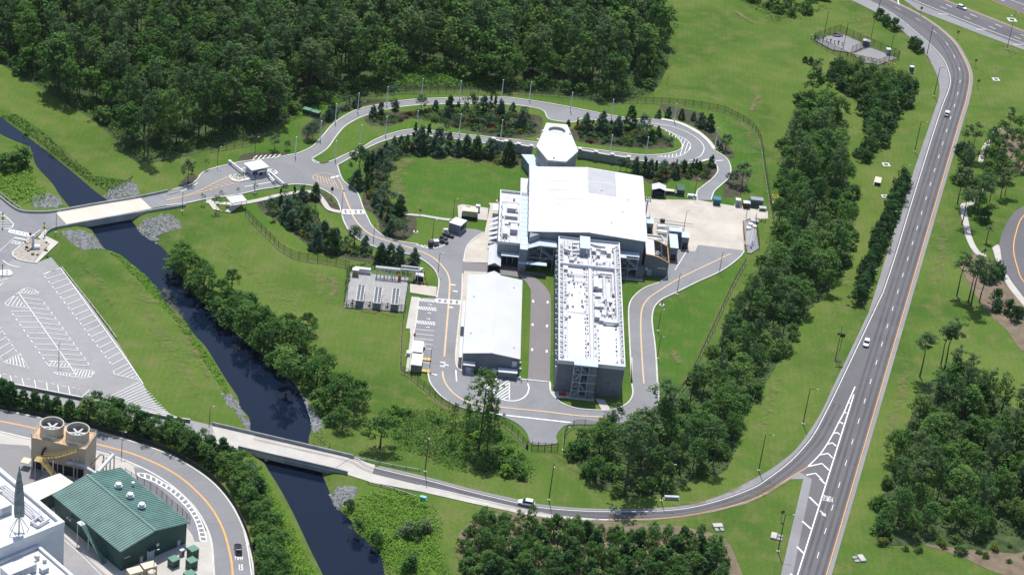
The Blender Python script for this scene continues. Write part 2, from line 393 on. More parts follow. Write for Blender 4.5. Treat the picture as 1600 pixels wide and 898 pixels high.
# rebuild the straight from its two ends so that lanes stay exactly parallel
A0, A1 = G(1502.3, 180), G(1291.5, 896.7); HYs = [q for q in HY if q.y > A0.y+1]
HYL = HYs+[A0.lerp(A1, t/40) for t in range(0, 61)]
hl = K4((200, -90), (350, -35), (460, 0), (540, 40), (610, 85), (690, 150), (760, 210), (815, 270), (840, 320), (852, 370), (845, 420), (800, 540))+[(1423.5, 320), (1400, 397), (1381, 453.6), (1374.2, 468.7), (1312, 600), (1290, 644.8), (1271.8, 678.2), (1253.5, 701.6), (1230, 725), (1200, 747.7), (1177.6, 761.7), (1134.2, 778.5), (1084, 791.8), (1034, 797.8), (967, 799.2), (900, 797.5), (836.8, 791.8), (800, 783.5), (734, 767.8), (667, 750), (585.5, 730), (553.7, 714.5), (480, 697), (400, 679)]
HL = SG(hl)
hsl = [(1255, -30), (1310, -8), (1345, 8), (1372, 22), (1400, 41), (1425, 62), (1444, 82), (1458, 105), (1466, 125), (1468, 145), (1464, 162), (1457.7, 180), (1410, 320), (1363.4, 468.7), (1350, 503), (1303.6, 600), (1283.5, 643), (1265, 673), (1243.4, 701.6), (1220, 721.6), (1200, 735.5), (1170, 752), (1130, 772), (1082, 787), (1030, 793.5), (967, 795), (900, 793), (840, 787), (800, 778), (734, 763), (667, 745), (592, 727.5)]
right = [Vector((q.x, q.y, 0)) for q in offset(HYL, 1.35)]
def poly_sheet(name, mt, P, z=None, kind='structure'):
    P = dedupe([Vector((p.x, p.y, 0)) for p in P]); z = nz() if z is None else z
    b = MB(); b.add([(p.x, p.y, z) for p in P], tri(P)); return b.build(name, mt, kind=kind)
LL = SG(hsl)
gore_low = GG([(1238.4, 898), (1268.5, 748.4)])
# shoulder sheet (pale), then dark lanes
poly_sheet('highway_shoulder', M_SHLD, [q for q in LL if q.y > 0]+GG([(585.5, 741)])+GG([(650.6, 757), (715.8, 773), (771, 786), (800, 792.5), (866.8, 808.5), (937, 813.5), (1013.9, 812.8), (1067.3, 808), (1117.5, 799), (1167.6, 786), (1202, 770), (1235, 748.5), (1255, 748.4), (1220, 898), (1196, 1000)])+right[::-1][0:1]+right[::-1][1:])
mainl = [G(*q) for q in [(1209, 1000), (1238.4, 898), (1268.5, 748.4), (1250, 738), (1233.4, 748), (1200, 769.5), (1167.6, 784.5), (1117.5, 797.8), (1067.3, 807.2), (1013.9, 812), (937, 812.6), (866.8, 807), (800, 791.5), (771, 785.5), (715.8, 772.4), (650.6, 756.7), (584, 740)]]
poly_sheet('highway', M_HWY, [q+n_*-0.0 for q, n_ in zip(offset(HL, -0.55), HL)][:-3][::1]+mainl[::-1]+[Vector((q.x, q.y, 0)) for q in offset(HYL, 0.25)][::-1])
zl = nz(0.012)
wm = MB(); ym = MB()
wm.band([q for q in HL], 0.20, zl)
ym.band(HYL, 0.24, zl)
dl = offset(HYL, -3.70)
s0 = 0
sd_ = [i for i, q in enumerate(dl)]
# dashes phased from a surveyed dash
ref = G(1477.8, 204.9-20.0); best = min(range(len(dl)), key=lambda i: (dl[i]-ref).length); pos = length_of(dl[:best+1])
ph = G(1384.3+0, 508.9); bi = min(range(len(dl)), key=lambda i: (dl[i]-ph).length)
spos = length_of(dl[:bi+1])+(ph-dl[bi]).dot((dl[bi+1]-dl[bi]).normalized())
start = (spos-1.5) % 12.192
wm.dashes(dl, 0.17, zl, 3.05, 12.192, start)
# gore
gl = [A0+(A1-A0)*t for t in [k/40 for k in range(0, 62)]]; gl = offset(gl, -7.40)
tip = G(1336.5, 602.5); gl = [q for q in gl if q.y < tip.y+1]
wm.band(gl, 0.35, zl)
ge = SG([(1336, 604), (1325.3, 628.5), (1318.3, 645), (1310, 660.5), (1301.8, 677), (1292, 694), (1280, 711), (1262.5, 728.5)])
wm.band(ge, 0.35, zl)
ym.band(SG([(1262.5, 728.5), (1255, 733.5), (1233.4, 746.5), (1200, 767.6), (1167.6, 782.8), (1117.5, 796.2), (1067.3, 805.6), (1013.9, 810.6), (950.4, 811.2)]), 0.24, zl)
wm.band(SG([(950, 811.4), (937, 811.2), (866.8, 806), (800, 791), (771, 784.6), (715.8, 771.5), (655, 757.5)]), 0.3, zl)
KD = crop(1260, 600, 5.986)
for q in [((0, 850), (85, 833), (150, 898)), ((15, 770), (145, 742), (212, 805)), ((120, 662), (203, 648), (243, 690)), ((190, 563), (243, 549), (278, 580)), ((248, 462), (292, 454), (312, 473)), ((296, 362), (322, 357), (343, 373)), ((345, 268), (362, 264), (374, 272)), ((388, 174), (397, 171), (405, 177))]:
    wm.band(GG(KD(*q)), 0.5, zl+0.002)
KE = crop(1200, 748, 5.986)
for a, bb in [((385, 168), (470, 250)), ((320, 395), (403, 468)), ((270, 632), (337, 700)), ((210, 885), (270, 950)), ((485, 0), (532, 45))]:
    wm.band(GG(KE(a, bb)), 0.55, zl+0.002)
wm.build('highway_white_lines', M_WHITE, kind='structure'); ym.build('highway_yellow_lines', M_YEL, kind='structure')
def ground_text(txt, at_px, up_px, width_px, mt, name, stretch=1.0):
    """letters painted on a road: origin pixel, the pixel towards the letters' tops, the pixel towards the right"""
    o = G(*at_px); u = G(*up_px)-o; r = G(*width_px)-o
    cu = bpy.data.curves.new(name, 'FONT'); cu.body = txt; cu.size = 1; cu.extrude = 0; cu.offset = 0.02
    ob = bpy.data.objects.new(name, cu); COL.objects.link(ob)
    bpy.context.view_layer.update()
    dg = bpy.context.evaluated_depsgraph_get(); me = bpy.data.meshes.new_from_object(ob.evaluated_get(dg)); bpy.data.objects.remove(ob)
    co = [v.co.copy() for v in me.vertices]
    x0, x1 = min(c.x for c in co), max(c.x for c in co); y0, y1 = min(c.y for c in co), max(c.y for c in co)
    z = nz()
    for v, c in zip(me.vertices, co):
        q = o+r*((c.x-x0)/(x1-x0))+u*((c.y-y0)/(y1-y0)); v.co = (q.x, q.y, z)
    me.name = name; me.materials.clear(); me.materials.append(mt)
    return link(name, me, kind='structure')
q = KE((603, 215), (607, 165), (503, 192)); ground_text('MERGE', KE((610, 170))[0], KE((602, 220))[0], KE((520, 151))[0], M_WHITE, 'merge_lettering')
ar = MB(); a0, a1 = GG(KE((487, 297), (545, 355))); d = (a1-a0).normalized(); s_ = Vector((-d.y, d.x, 0)); z = nz()
ar.quad(*[(q.x, q.y, z) for q in (a0-s_*.25, a0+(a1-a0)*.55-s_*.25, a0+(a1-a0)*.55+s_*.25, a0+s_*.25)])
ar.add([(q.x, q.y, z) for q in (a0+(a1-a0)*.5-s_*.8, a1, a0+(a1-a0)*.5+s_*.8)], [(0, 1, 2)]); ar.build('merge_arrow', M_WHITE, kind='structure')

# --- second highway, far right
sheet('highway_shoulder', M_SHLD, [(1330, -36), (1407, -3), (1434, 16.7), (1534, 55), (1600, 78.8), (1720, 126)], [(1720, 100), (1600, 48.0), (1472, -2), (1385, -36)], n=1)
h2w = [(1330, -42), (1427, 0), (1467.3, 16.7), (1534, 43.4), (1600, 68.5), (1720, 115)]; h2y = [(1385, -36), (1474, 0), (1600, 50), (1720, 99)]
sheet('highway', M_HWY, [(1338, -36), (1420, 0), (1540, 49.5), (1600, 73.5), (1720, 121)], [(1720, 98), (1600, 49.0), (1473, -1), (1385, -36)], n=1)
sheet('highway', M_HWY, [(1500, -20), (1547.5, 0), (1600, 21.7), (1720, 72)], [(1720, 20), (1600, -22), (1560, -40)], n=1)
wm = MB(); ym = MB(); zl = nz()
H2 = SG(h2w); wm.band(H2, 0.22, zl)
ym.band(GG(h2y), 0.24, zl); ym.band(GG([(1500, -19), (1547.5, .5), (1600, 22.2), (1720, 72.5)]), 0.24, zl)
KT = crop(1400, 0, 7.485)
for a, bb in [((582, 58), (655, 88)), ((515, 82), (590, 110)), ((868, 172), (942, 202)), ((796, 196), (870, 228)), ((1160, 288), (1236, 320)), ((1085, 312), (1162, 345)), ((1380, 430), (1460, 462)), ((1455, 408), (1540, 440)), ((500, 168), (608, 172)), ((935, 347), (1048, 348)), ((1372, 524), (1497, 524)), ((1215, 0), (1270, 20)), ((1490, 105), (1560, 130))]:
    wm.band(GG(KT(a, bb)), 0.3, zl+0.002)
wm.band(GG(KT((1330, 0), (1497, 62), (1700, 140))), 0.2, zl+0.002)
wm.band(GG(KT((20, -10), (32, 60))), 0.5, zl+0.002)
wm.build('highway_white_lines', M_WHITE, kind='structure'); ym.build('highway_yellow_lines', M_YEL, kind='structure')

# --- curved service road at the right edge
ro = [(1720, 285), (1640, 297), (1600, 321.7), (1581, 336.8), (1566, 363.5), (1561, 387), (1564, 410.3), (1577.6, 433.7), (1600, 463.7), (1640, 500), (1700, 530)]
sheet('service_road', M_HWY, ro, [(1700, 470), (1660, 440), (1650, 400), (1660, 360), (1720, 330)])
b = MB(); zl = nz(); b.band(SG([(1720, 303), (1640, 315), (1600, 337), (1587.6, 363.5), (1583.6, 390), (1589.3, 417), (1600, 441), (1640, 478), (1700, 505)]), 0.35, zl); b.build('service_road_yellow_line', M_YEL, kind='structure')
sheet('sidewalk', M_WALK, K8((1048, 262), (1080, 250), (1095, 330), (1130, 405), (1197, 495), (1300, 620)), K8((1300, 655), (1197, 535), (1120, 440), (1075, 350)))
KP = crop(1480, 280, 3.742)
b = MB(); b.band(SG(KP((205, 40), (170, 100), (130, 145), (95, 160), (110, 270), (130, 350), (160, 410), (190, 440), (225, 445))), 2.3, nz()); b.build('footpath', M_WALK, kind='structure')
b = MB(); b.band(SG([(1532, 255), (1537, 235), (1552, 212), (1560, 200)]), 2.0, nz()); b.build('footpath', M_WALK, kind='structure')

# --- ramp concrete shoulder and bridge over the canal (lower)
sheet('ramp_shoulder', M_WALK, [(330, 664), (400, 681), (480, 699.5), (553.7, 717), (586, 726.5)], [(582, 740), (650.6, 756.7), (715.8, 772.4), (771, 785), (800, 791), (866.8, 804.8), (937, 811)], [(920, 813), (866.8, 810.5), (820, 804), (797.7, 799), (734, 785.5), (657.3, 768), (580.5, 753.6), (543.7, 742), (400, 709), (372.6, 703), (325, 690)], n=1)
bridge2 = thing('road_bridge', 'long concrete road bridge crossing the canal in the lower left of the photo', 'bridge', tuple(G(450, 705)))
L0 = bridge2.location.copy()
def lz(P, z): return [Vector((q.x-L0.x, q.y-L0.y, z)) for q in P]
dk = GG([(330, 664), (400, 681), (480, 699.5), (548, 715.5)])+GG([(520, 735), (400, 708.5), (372.6, 702), (340, 694)])
b = MB(); b.prism(lz(dk, 0), -0.9, 0.30, bottom=True); b.build('deck', M_WALK, bridge2)
b = MB(); b.wall(lz(GG([(331, 664.5), (400, 680.5), (480, 699), (552, 716)]), 0), 0.3, 0.25, 1.25); b.build('barrier', M_BARR, bridge2)
b = MB(); b.wall(lz(GG([(372, 701), (400, 707.7), (520, 735), (543, 741)]), 0), 0.3, -1.2, 1.15); b.build('barrier', M_BARR, bridge2)
for u in (430, 475): b = MB(); b.wall(lz(GG([(u, 688.5), (u-14, 712)]), 0), 0.9, -3.6, -0.9); b.build('pier', M_BARR, bridge2)
# upstream bridge and entrance road
jn_up = [(-60, 270), (0, 306.7), (13.4, 320), (33.4, 331.7), (66.8, 333.4), (86.9, 331.7), (218.9, 309.2), (260, 300.5), (269.4, 297.5), (286.7, 292.8), (300, 288), (309.4, 280), (313.4, 273.4), (322.8, 267.4), (338.8, 262.5), (360.2, 257.4), (384.2, 252.7), (427, 247.4), (463.5, 241.3)]
jn_dn = [(545.2, 361.8), (537.4, 347), (533.5, 333.8), (530.4, 322), (525, 311.2), (515.6, 303.4), (503, 296.4), (489, 291.7), (473.5, 289.4), (453.2, 289.4), (426.8, 294), (407, 296.8), (379, 303.5), (353.5, 307.5), (320, 312.2), (290.7, 318.2), (260, 322.2), (237.3, 326.2), (103.6, 350.4), (75, 358)]
lot = [(58.5, 410.3), (80.2, 402.5), (133.7, 467), (187, 540.6), (223.9, 600), (230.6, 614.7), (244, 631.4), (267.3, 648), (290, 655), (340, 667), (325, 689), (250, 670), (160, 645), (80, 630), (0, 617), (-80, 605), (-80, 260)]
sheet('parking_lot', M_LOT, GG and [(-80, 262), (0, 306.7), (33.4, 331.7), (62, 362), (20, 397), (22, 405), (40, 410), (58.5, 410.3)], lot[1:-1], n=1)
sheet('entrance_road', M_ASPH, jn_up, [(486.9, 230.6), (510, 245), (513.6, 254), (527, 259), (536, 283), (557, 300), (567, 325), (573.8, 340), (582, 355)], jn_dn, [(62, 366), (40, 385), (10, 415), (-60, 480)])
br1 = thing('entrance_bridge', 'pale concrete bridge with solid parapets on the entrance road over the canal', 'bridge', tuple(G(170, 330)))
L0 = br1.location.copy()
b = MB(); b.prism(lz(GG([(86.2, 331.7), (218.9, 309.4), (237.3, 326.5), (103.6, 350.8)]), 0), -1.1, 0.20, bottom=True); b.build('deck', M_DECK, br1)
b = MB(); b.wall(lz(smooth(GG([(-20, 299), (0, 310), (18, 324), (33.4, 331.7), (60, 333.6), (86.9, 331.7), (152, 320.3), (218.9, 309.2), (262, 300)])), 0), 0.35, 0.0, 0.9); b.build('parapet', M_BARR, br1)
b = MB(); b.wall(lz(smooth(GG([(70, 371), (74, 364), (84, 358.5), (103.6, 354.5), (167, 343), (237, 331), (262, 327), (290, 322.5)])), 0), 0.4, -1.4, 0.9); b.build('parapet', M_BARR, br1)
for pq in ([(94, 329), (112, 354)], [(212, 309), (231, 331)]): b = MB(); b.wall(lz(GG(pq), 0), 0.8, -3.6, -1.0); b.build('abutment', M_BARR, br1)
del L0

# --- loop road
lo_n = [(463.5, 241.3), (486.9, 230.6), (503.6, 213.9), (523.6, 192.1), (557, 173), (600.5, 163), (634, 157.7), (667, 155.4), (717.5, 153.7), (767.6, 153), (800, 154.0), (840, 159.7), (883.5, 167), (917, 173.8), (957, 181.5), (993.8, 187), (1033.9, 188.5), (1060.6, 194.5), (1087.4, 207.8), (1105.8, 222.5), (1115.8, 235.6), (1134.2, 247.3), (1141.5, 262.3), (1139.2, 277.4), (1125.8, 290.7), (1115.8, 300), (1110.8, 313.4)]
lo_c = [(1089, 313.4), (1089, 300), (1097.4, 292.4), (1114, 279), (1121.5, 267.3), (1117.5, 255.6), (1110, 249), (1094, 254), (1050.6, 257.3), (1000.5, 252.3), (953.7, 245.6), (903.6, 238.9), (850, 233.5), (800, 229), (754.2, 224.6), (700, 217), (644, 212.2), (607.2, 218.9), (577, 230.6), (553.7, 244), (527, 259)]
sheet('loop_road', M_ASPH, lo_n, lo_c)
isl = [(486.9, 249), (510.3, 233.9), (525.3, 213.9), (540.4, 197.2), (567, 183), (600.5, 173), (640.6, 166.4), (700.8, 163.7), (750.9, 163.7), (800, 164.7), (835, 169.5), (850, 175), (856, 186), (870, 190), (895, 192), (910, 187), (947, 190.8), (987, 194.8), (1020.5, 198), (1047.3, 207.5), (1062.3, 220.6), (1065.7, 230.6), (1057.3, 237.3), (1033.9, 242.3), (1000.5, 243), (957, 238), (903.6, 231.2), (850, 225), (800, 218.9), (750.9, 213.9), (700.8, 208.5), (647.3, 203.2), (613.9, 208.9), (587, 218.9), (567, 230.6), (540.4, 242.3), (513.6, 254), (493.6, 255.6)]
sheet('island_lawn', M_LAWN, isl+isl[:1])
ISL = SG(isl+isl[:1])
# planting on the island sits on top of its lawn
bed([(568, 188), (585, 178), (650, 174), (760, 171), (835, 180), (848, 190), (838, 213), (790, 217), (760, 212), (700, 197), (650, 185), (610, 198), (578, 197)])
bed([(900, 197), (940, 198), (1000, 202), (1040, 212), (1052, 222), (1046, 232), (1000, 233), (905, 223), (890, 205)])
# --- road south past the warehouse, gate drive, east road
rs_w = [(545.2, 361.8), (560.4, 375.2), (587, 387), (613.9, 393.6), (640.6, 398.6), (660.6, 407), (677.4, 420.3), (684, 432), (685.7, 443.7), (682.4, 466)]
rs_e = [(712, 550), (715.8, 513.9), (720.8, 467), (722.5, 433.7), (724, 410), (729, 387), (734, 378), (756, 364), (731, 358), (700, 366), (682, 386), (677.4, 388.6), (654, 382.5), (627.2, 378.5), (600.5, 370.2), (582, 355)]
sheet('site_road', M_ASPH, rs_w, [(654.5, 466), (650, 503.5), (645.8, 527), (641.7, 568.7), (640.5, 581)], [(668.8, 582.2), (671.2, 596.3), (679.2, 608.8), (693.4, 623), (711.3, 632.8), (734.4, 640.5), (771.8, 647), (791.4, 653.3), (811, 664), (823, 677), (832, 694), (868.5, 693.2), (869, 682), (876, 671), (890, 664), (947, 663), (983.8, 660), (1013.9, 648), (1028, 628), (1029, 600), (1027, 560)], [(987, 597), (988.6, 614.7), (983.6, 627), (971, 636), (953.3, 641), (935.5, 641.4), (912.4, 640), (894.5, 637), (878.5, 630.7), (867.8, 622.7), (860.7, 613), (859, 597), (824.7, 594)], [(780, 590), (739.8, 585.3), (729, 583.5), (718.4, 578.5), (713, 571.4)], rs_e)
er_l = [(987.2, 600), (985, 561), (983, 520), (982, 490), (983.5, 476), (990.5, 463.7), (1007.2, 450.4), (1030.6, 442), (1040.6, 433.7)]
er_r = [(1162.6, 393), (1154.2, 404), (1127.5, 423.6), (1090, 441), (1054, 458.7), (1035, 468), (1024, 478), (1019.5, 490), (1019, 507), (1024, 547.3), (1027, 600)]
sheet('east_road', M_ASPH, er_l, [(1041, 430), (1040, 400), (1060, 380), (1163, 380)], er_r)
sheet('yard_slab', M_CONC, [(1008, 313), (1018.9, 312), (1091, 313.4), (1199.5, 331), (1200, 342.5), (1170, 342.5), (1162, 346), (1160.5, 355), (1163, 392), (1090.7, 383.2), (1086, 393.5), (1070, 392), (1060, 380), (1008, 390)], n=1)
sheet('drive_lane', M_PINK, [(724, 410), (800, 416), (809, 424.5), (827, 430), (844.8, 441), (856, 454.5), (860.4, 468), (860.4, 521.4), (859, 596)], [(824.7, 593.8), (827, 543.7), (829.2, 463.5), (827, 450), (817, 437), (800, 432), (723, 424)])
sheet('forecourt_slab', M_CONC, [(757, 364), (766, 322), (763.5, 318), (779, 318), (776, 412), (724.5, 410), (727, 392), (733, 379)], n=1)
sheet('warehouse_apron', M_CONC, [(724.5, 424), (765, 426), (767, 440), (745, 560), (741, 584.8), (729, 583), (718.4, 578), (713.5, 571), (712.6, 555), (716.2, 514), (721.2, 467)], n=1)
sheet('warehouse_lawn', M_LAWN, [(817, 452), (828, 457), (827, 520), (824.7, 592.5), (740, 586), (741, 570), (800, 575), (815, 540)], n=1)
sheet('footpath', M_WALK, [(940, 640.5), (954, 640), (944, 625), (930, 623)], n=1)
sheet('warehouse_apron', M_WALK, [(861, 612), (892, 611), (892, 623), (868, 622)], n=1)
sheet('parking_bay_walk', M_WALK, [(643, 464), (654, 465), (647, 527), (638, 581), (633.5, 581), (641, 527), (640.5, 514), (634, 514)], n=1)
sheet('generator_pad', M_WALK, [(715, 322), (722, 320), (763, 326), (761, 345), (716, 341)], n=1)
sheet('footpath', M_WALK, [(628, 333.8), (660, 336), (690, 341), (705, 342.5), (702, 346), (688, 344), (660, 339.2), (628, 336.4)], n=1)
sheet('pad_drive', M_CONC, K6((720, 432), (845, 445), (842, 492), (720, 472)), n=1)
sheet('chiller_pad', mat('fine_gravel', (0.36, 0.355, 0.35), 1, 0.14, 1.2, bump=0.4), K6((440, 375), (720, 405), (690, 562), (410, 540)), n=1)
# footpath in the entrance garden
b = MB(); b.band(SG([(322, 315.5), (340, 318), (375, 318.5), (415, 311), (440, 305), (480, 300), (495, 304), (505, 315), (514, 327), (532, 332)]), 1.9, nz()); b.build('footpath', M_WALK, kind='structure')
sheet('gatehouse_apron', M_WALK, [(322, 313.5), (330, 312), (338, 322), (345, 331), (352, 331), (358, 325), (362, 314), (375, 310), (382, 318), (360, 333), (333, 328)], n=1)
# kerbs and gutters
kb = MB()
for e in (jn_up[8:], jn_dn[:-3], lo_n, lo_c[:12], rs_w, [(668.8, 582.2), (671.2, 596.3), (679.2, 608.8), (693.4, 623), (711.3, 632.8), (734.4, 640.5), (771.8, 647)], [(987, 560), (987, 597), (988.6, 614.7), (983.6, 627), (971, 636), (953.3, 641), (935.5, 641.4), (912.4, 640), (894.5, 637), (878.5, 630.7), (867.8, 622.7), (860.7, 613), (859, 597)], er_l[:-1], er_r, [(486.9, 249), (500, 255.8), (513.6, 254)], [(527, 259), (536, 283), (557, 300), (567, 325), (573.8, 340), (582, 355), (600.5, 370.2), (627.2, 378.5), (654, 382.5)], [(756, 364), (740, 374), (729, 387), (724, 410)], [(722.5, 428), (720.8, 467), (715.8, 513.9), (712, 553), (713, 571.4), (718.4, 578.5), (729, 583.5), (739.8, 585.3)], [(654.5, 466), (650, 503.5), (645.8, 527), (641.7, 568.7), (640.5, 581)], [(983.8, 660), (1013.9, 648), (1028, 628), (1029, 600)], lo_c[13:]):
    kb.wall(SG(e), 0.42, 0.0, _Z[0]+0.10)
kb.wall(ISL, 0.42, 0.0, _Z[0]+0.10)
kb.wall(SG([(1033, 187.2), (1060.6, 193), (1087.4, 205.5), (1105.8, 220.4), (1115.8, 234)]), 1.5, 0, _Z[0]+0.13)
kb.wall(SG([(590, 383), (640, 394), (662, 403), (681, 419)])[:1] + SG([(780, 654), (800, 656)])[:1], 0.01, 0, 0.01)
kb.build('kerb', M_KERB, kind='structure')
# wide white road edge along the gate drive
wl = MB(); yl = MB(); fl = MB(); zl = nz(0.01)
wl.band(GG([(775, 647.5), (800, 650.5), (880, 659.5), (894, 661)]), 0.55, zl)
fl.band(SG([(536, 300), (546, 325), (556, 346), (577, 366), (610, 379), (650, 391), (676, 403), (693, 419), (702, 437), (701.5, 465), (698, 510), (694, 558)]), 0.55, zl)
fl.band(SG([(691.5, 581), (692.5, 590), (697.5, 602), (711, 617), (735, 630), (785, 637), (850, 643.5), (905, 650), (960, 652.5)]), 0.55, zl)
fl.band(SG([(1006, 600), (1003, 560), (1001, 510), (1003, 484), (1012, 468), (1030, 455), (1065, 434), (1142, 397)]), 0.45, zl)
# crosswalks
def crosswalk(a, bb, c, d, n=4):
    A, B, C, D = GG([a, bb, c, d])     # A-B one long edge, D-C the other
    wl.band([A, B], .4, zl+.002); wl.band([D, C], .4, zl+.002)
    for k in range(n+1):
        t = k/n; wl.band([A.lerp(B, t), D.lerp(C, t)], 0.9, zl+.004)
crosswalk(*K6((405, 85), (500, 88), (503, 104), (408, 105)), n=4)
crosswalk(*crop(640, 420, 5.986)((255, 285), (470, 303), (467, 338), (250, 318)), n=4)
crosswalk(*crop(0, 320, 5.986)((100, 238), (275, 275), (262, 303), (88, 263)), n=5)
# bays west of the warehouse
KB = crop(620, 490, 7.48)
for a, bb in [((215, 188), (435, 208)), ((220, 240), (430, 262)), ((212, 295), (424, 317)), ((300, 357), (420, 370)), ((300, 410), (415, 422)), ((300, 522), (402, 528)), ((290, 575), (398, 583)), ((280, 685), (372, 690))]: wl.band(GG(KB(a, bb)), 0.22, zl)
KA = crop(640, 420, 5.986)
def hatch(a, bb, c, d, n, mb=None, w=0.3):
    mb = mb or wl; A, B, C, D = GG([a, bb, c, d]); mb.band([A, B, C, D, A], .2, zl+.002)
    for k in range(n):
        t0, t1 = k/n, (k+0.9)/n; mb.band([A.lerp(B, t0), D.lerp(C, min(1, t1))], w, zl+.004)
hatch(*KA((88, 282), (250, 300), (250, 318), (98, 308)), n=6); hatch(*KA((82, 357), (250, 372), (247, 398), (88, 383)), n=7); hatch(*KA((70, 490), (240, 505), (235, 530), (72, 516)), n=7)
for c in ((190, 342), (182, 420), (175, 474), (168, 552)):
    p0 = KA((c[0]-16, c[1]-4), (c[0]+16, c[1]-2), (c[0]+6, c[1]+6)); wl.band(GG(p0), .3, zl)
# hatching north of the long building, loop hatch
wl.band(GG(crop(700, 560, 5.61)((537, 185), (537, 362))), .35, zl)
for a, bb in [((470, 185), (330, 270)), ((537, 190), (370, 305)), ((537, 215), (395, 310)), ((537, 243), (420, 325)), ((537, 270), (430, 345)), ((537, 300), (450, 355)), ((537, 330), (480, 362)), ((430, 180), (310, 250))]: wl.band(GG(crop(700, 560, 5.61)(a, bb)), .35, zl)
wl.band(SG(crop(700, 560, 5.61)((690, 210), (708, 260), (690, 320), (640, 360), (580, 375), (520, 372), (455, 358))), .4, zl)
wl.band(GG(crop(700, 560, 5.61)((68, 105), (75, 205))), .35, zl)
wl.wall(GG(crop(700, 560, 5.61)((420, 162), (700, 192), (890, 212), (895, 280))), .35, 0, _Z[0]+.12)
KL = crop(960, 170, 5.9875)
lo_h = SG(KL((690, 320), (712, 355), (700, 390), (660, 425), (600, 450), (520, 462), (400, 452))); li_h = SG(KL((635, 340), (640, 365), (620, 395), (560, 425), (480, 440), (400, 438)))
wl.band(SG(KL((470, 210), (540, 235), (610, 262), (670, 295), (705, 330), (712, 360))+KL((700, 390), (660, 425), (600, 450), (520, 462), (400, 452))), .22, zl)
for a, bb in [((487, 215), (478, 205)), ((522, 225), (510, 250)), ((553, 237), (538, 262)), ((580, 248), (568, 278)), ((610, 262), (592, 290)), ((638, 275), (615, 318)), ((663, 290), (612, 445)), ((690, 318), (652, 425)), ((712, 350), (690, 400)), ((580, 425), (578, 455)), ((545, 428), (540, 460)), ((512, 433), (505, 460)), ((478, 438), (472, 460)), ((440, 440), (436, 456))]: wl.band(GG(KL(a, bb)), .22, zl)
wl.band(SG(KL((330, 140), (450, 155), (560, 178), (680, 225), (770, 280), (820, 330), (838, 375), (825, 420), (795, 455), (740, 480), (690, 490))), .25, zl)
wl.band(GG(KL((945, 493), (1020, 488))), .4, zl); wl.band(GG(KL((820, 495), (875, 480))), .9, zl)
# entrance: chevron, lane lines, drop-off hatch
KG = crop(260, 220, 7.485)
for e in (((0, 697), (250, 640), (400, 580), (560, 500), (720, 425)), ((0, 705), (250, 650), (450, 600), (650, 545), (860, 488))): fl.band(SG(KG(*e)), .3, zl)
for a, bb in [((360, 608), (420, 605)), ((410, 582), (490, 590)), ((455, 560), (560, 572)), ((500, 536), (620, 556)), ((545, 512), (675, 538)), ((590, 490), (730, 522)), ((640, 465), (780, 505)), ((690, 442), (760, 470))]: fl.band(GG(KG(a, bb)), .3, zl)
for a, bb in [((915, 545), (1250, 485)), ((870, 335), (945, 320)), ((1180, 405), (1250, 490)), ((0, 640), (210, 592))]: wl.band(GG(KG(a, bb)), .35, zl)
wl.band(SG(KG((0, 640), (150, 605), (280, 555), (370, 495))), .25, zl)
for k in range(6):
    x = 1020+k*55; wl.band(GG(KG((x-20, 240-k*6), (x+40, 180-k*3))), .35, zl)
KJ = c3(400, 0)
for e in (((265, 830), (280, 818), (320, 813), (360, 822), (390, 850), (410, 898)), ((265, 830), (275, 845), (330, 872), (400, 890), (410, 898))): fl.band(SG(KJ(*e)), .3, zl)
for k in range(7):
    t = k/7; fl.band(GG(KJ((285+t*90, 820+t*25), (290+t*110, 850+t*38))), .25, zl)
wl.band(GG(KJ((350, 835), (388, 825))), .9, zl)
wl.band(SG(K8((800-800+1, 1), (2, 2)))[:2], .01, zl)
# east yard lines
KY = crop(1000, 340, 8.98)
wl.band(GG(KY((490, 740), (670, 450))), .25, zl)
wl.band(SG(KY((290, 895), (340, 870), (372, 835), (375, 800))), .35, zl)
# lane arrows and marks on the driveway
for q in [(833, 471.5), (855.5, 473), (832, 508), (854.5, 510), (831.3, 547), (854, 549.5)]:
    g = G(*q); wl.box((g.x, g.y, zl), (.6, 1.5, .004))
for q in [(738, 436), (708, 446), (711.5, 456), (704, 481), (692, 567), (697, 571), (691, 573), (679, 586)]:
    g = G(*q); wl.box((g.x, g.y, zl), (1.5, .6, .004))
wl.build('site_white_lines', M_WHITE, kind='structure'); fl.build('site_yellow_lines', M_YELF, kind='structure')

# --- parking lot markings (left)
pk = MB(); zl = nz(0.01); KK = crop(0, 420, 4.988)
o0, o1 = G(*KK((470, 0))[0]), G(*KK((985, 690))[0]); i0, i1 = G(*KK((335, 45))[0]), G(*KK((870, 752))[0])
pk.band(GG(KK((345, 48), (470, -5), (1000, 730), (1115, 898))), .25, zl)
nb = 17
for k in range(nb+1):
    t = k/nb; a = i0.lerp(i1, t); bb = o0.lerp(o1, t); pk.band([a, bb], .2, zl)
    if k < nb: a2 = i0.lerp(i1, (k+.75)/nb); pk.band([a.lerp(a2, .55), a2], .25, zl)
wk = KK((885, 800), (1000, 742)); pk.band(GG(wk), .2, zl); pk.band(GG(KK((885, 800), (890, 825), (1100, 875))), .2, zl)
for a, bb in [((915, 830), (1020, 770)), ((950, 838), (1035, 795)), ((985, 845), (1050, 815)), ((1020, 855), (1065, 835)), ((1050, 865), (1085, 848))]: pk.band(GG(KK(a, bb)), .2, zl)
KH = crop(0, 598, 2.9925)
top_a = [(528, 25), (590, 0)]
for k in range(15):
    t = k/14; a = (510+t*250, 68+t*72); bb = (662-8+t*140, -2+t*150-0*t); pk.band(GG(KH(a, (bb[0], bb[1]))), .2, zl)
pk.band(GG(KH((370, 30), (380, 70), (520, 100), (800, 152))), .2, zl)
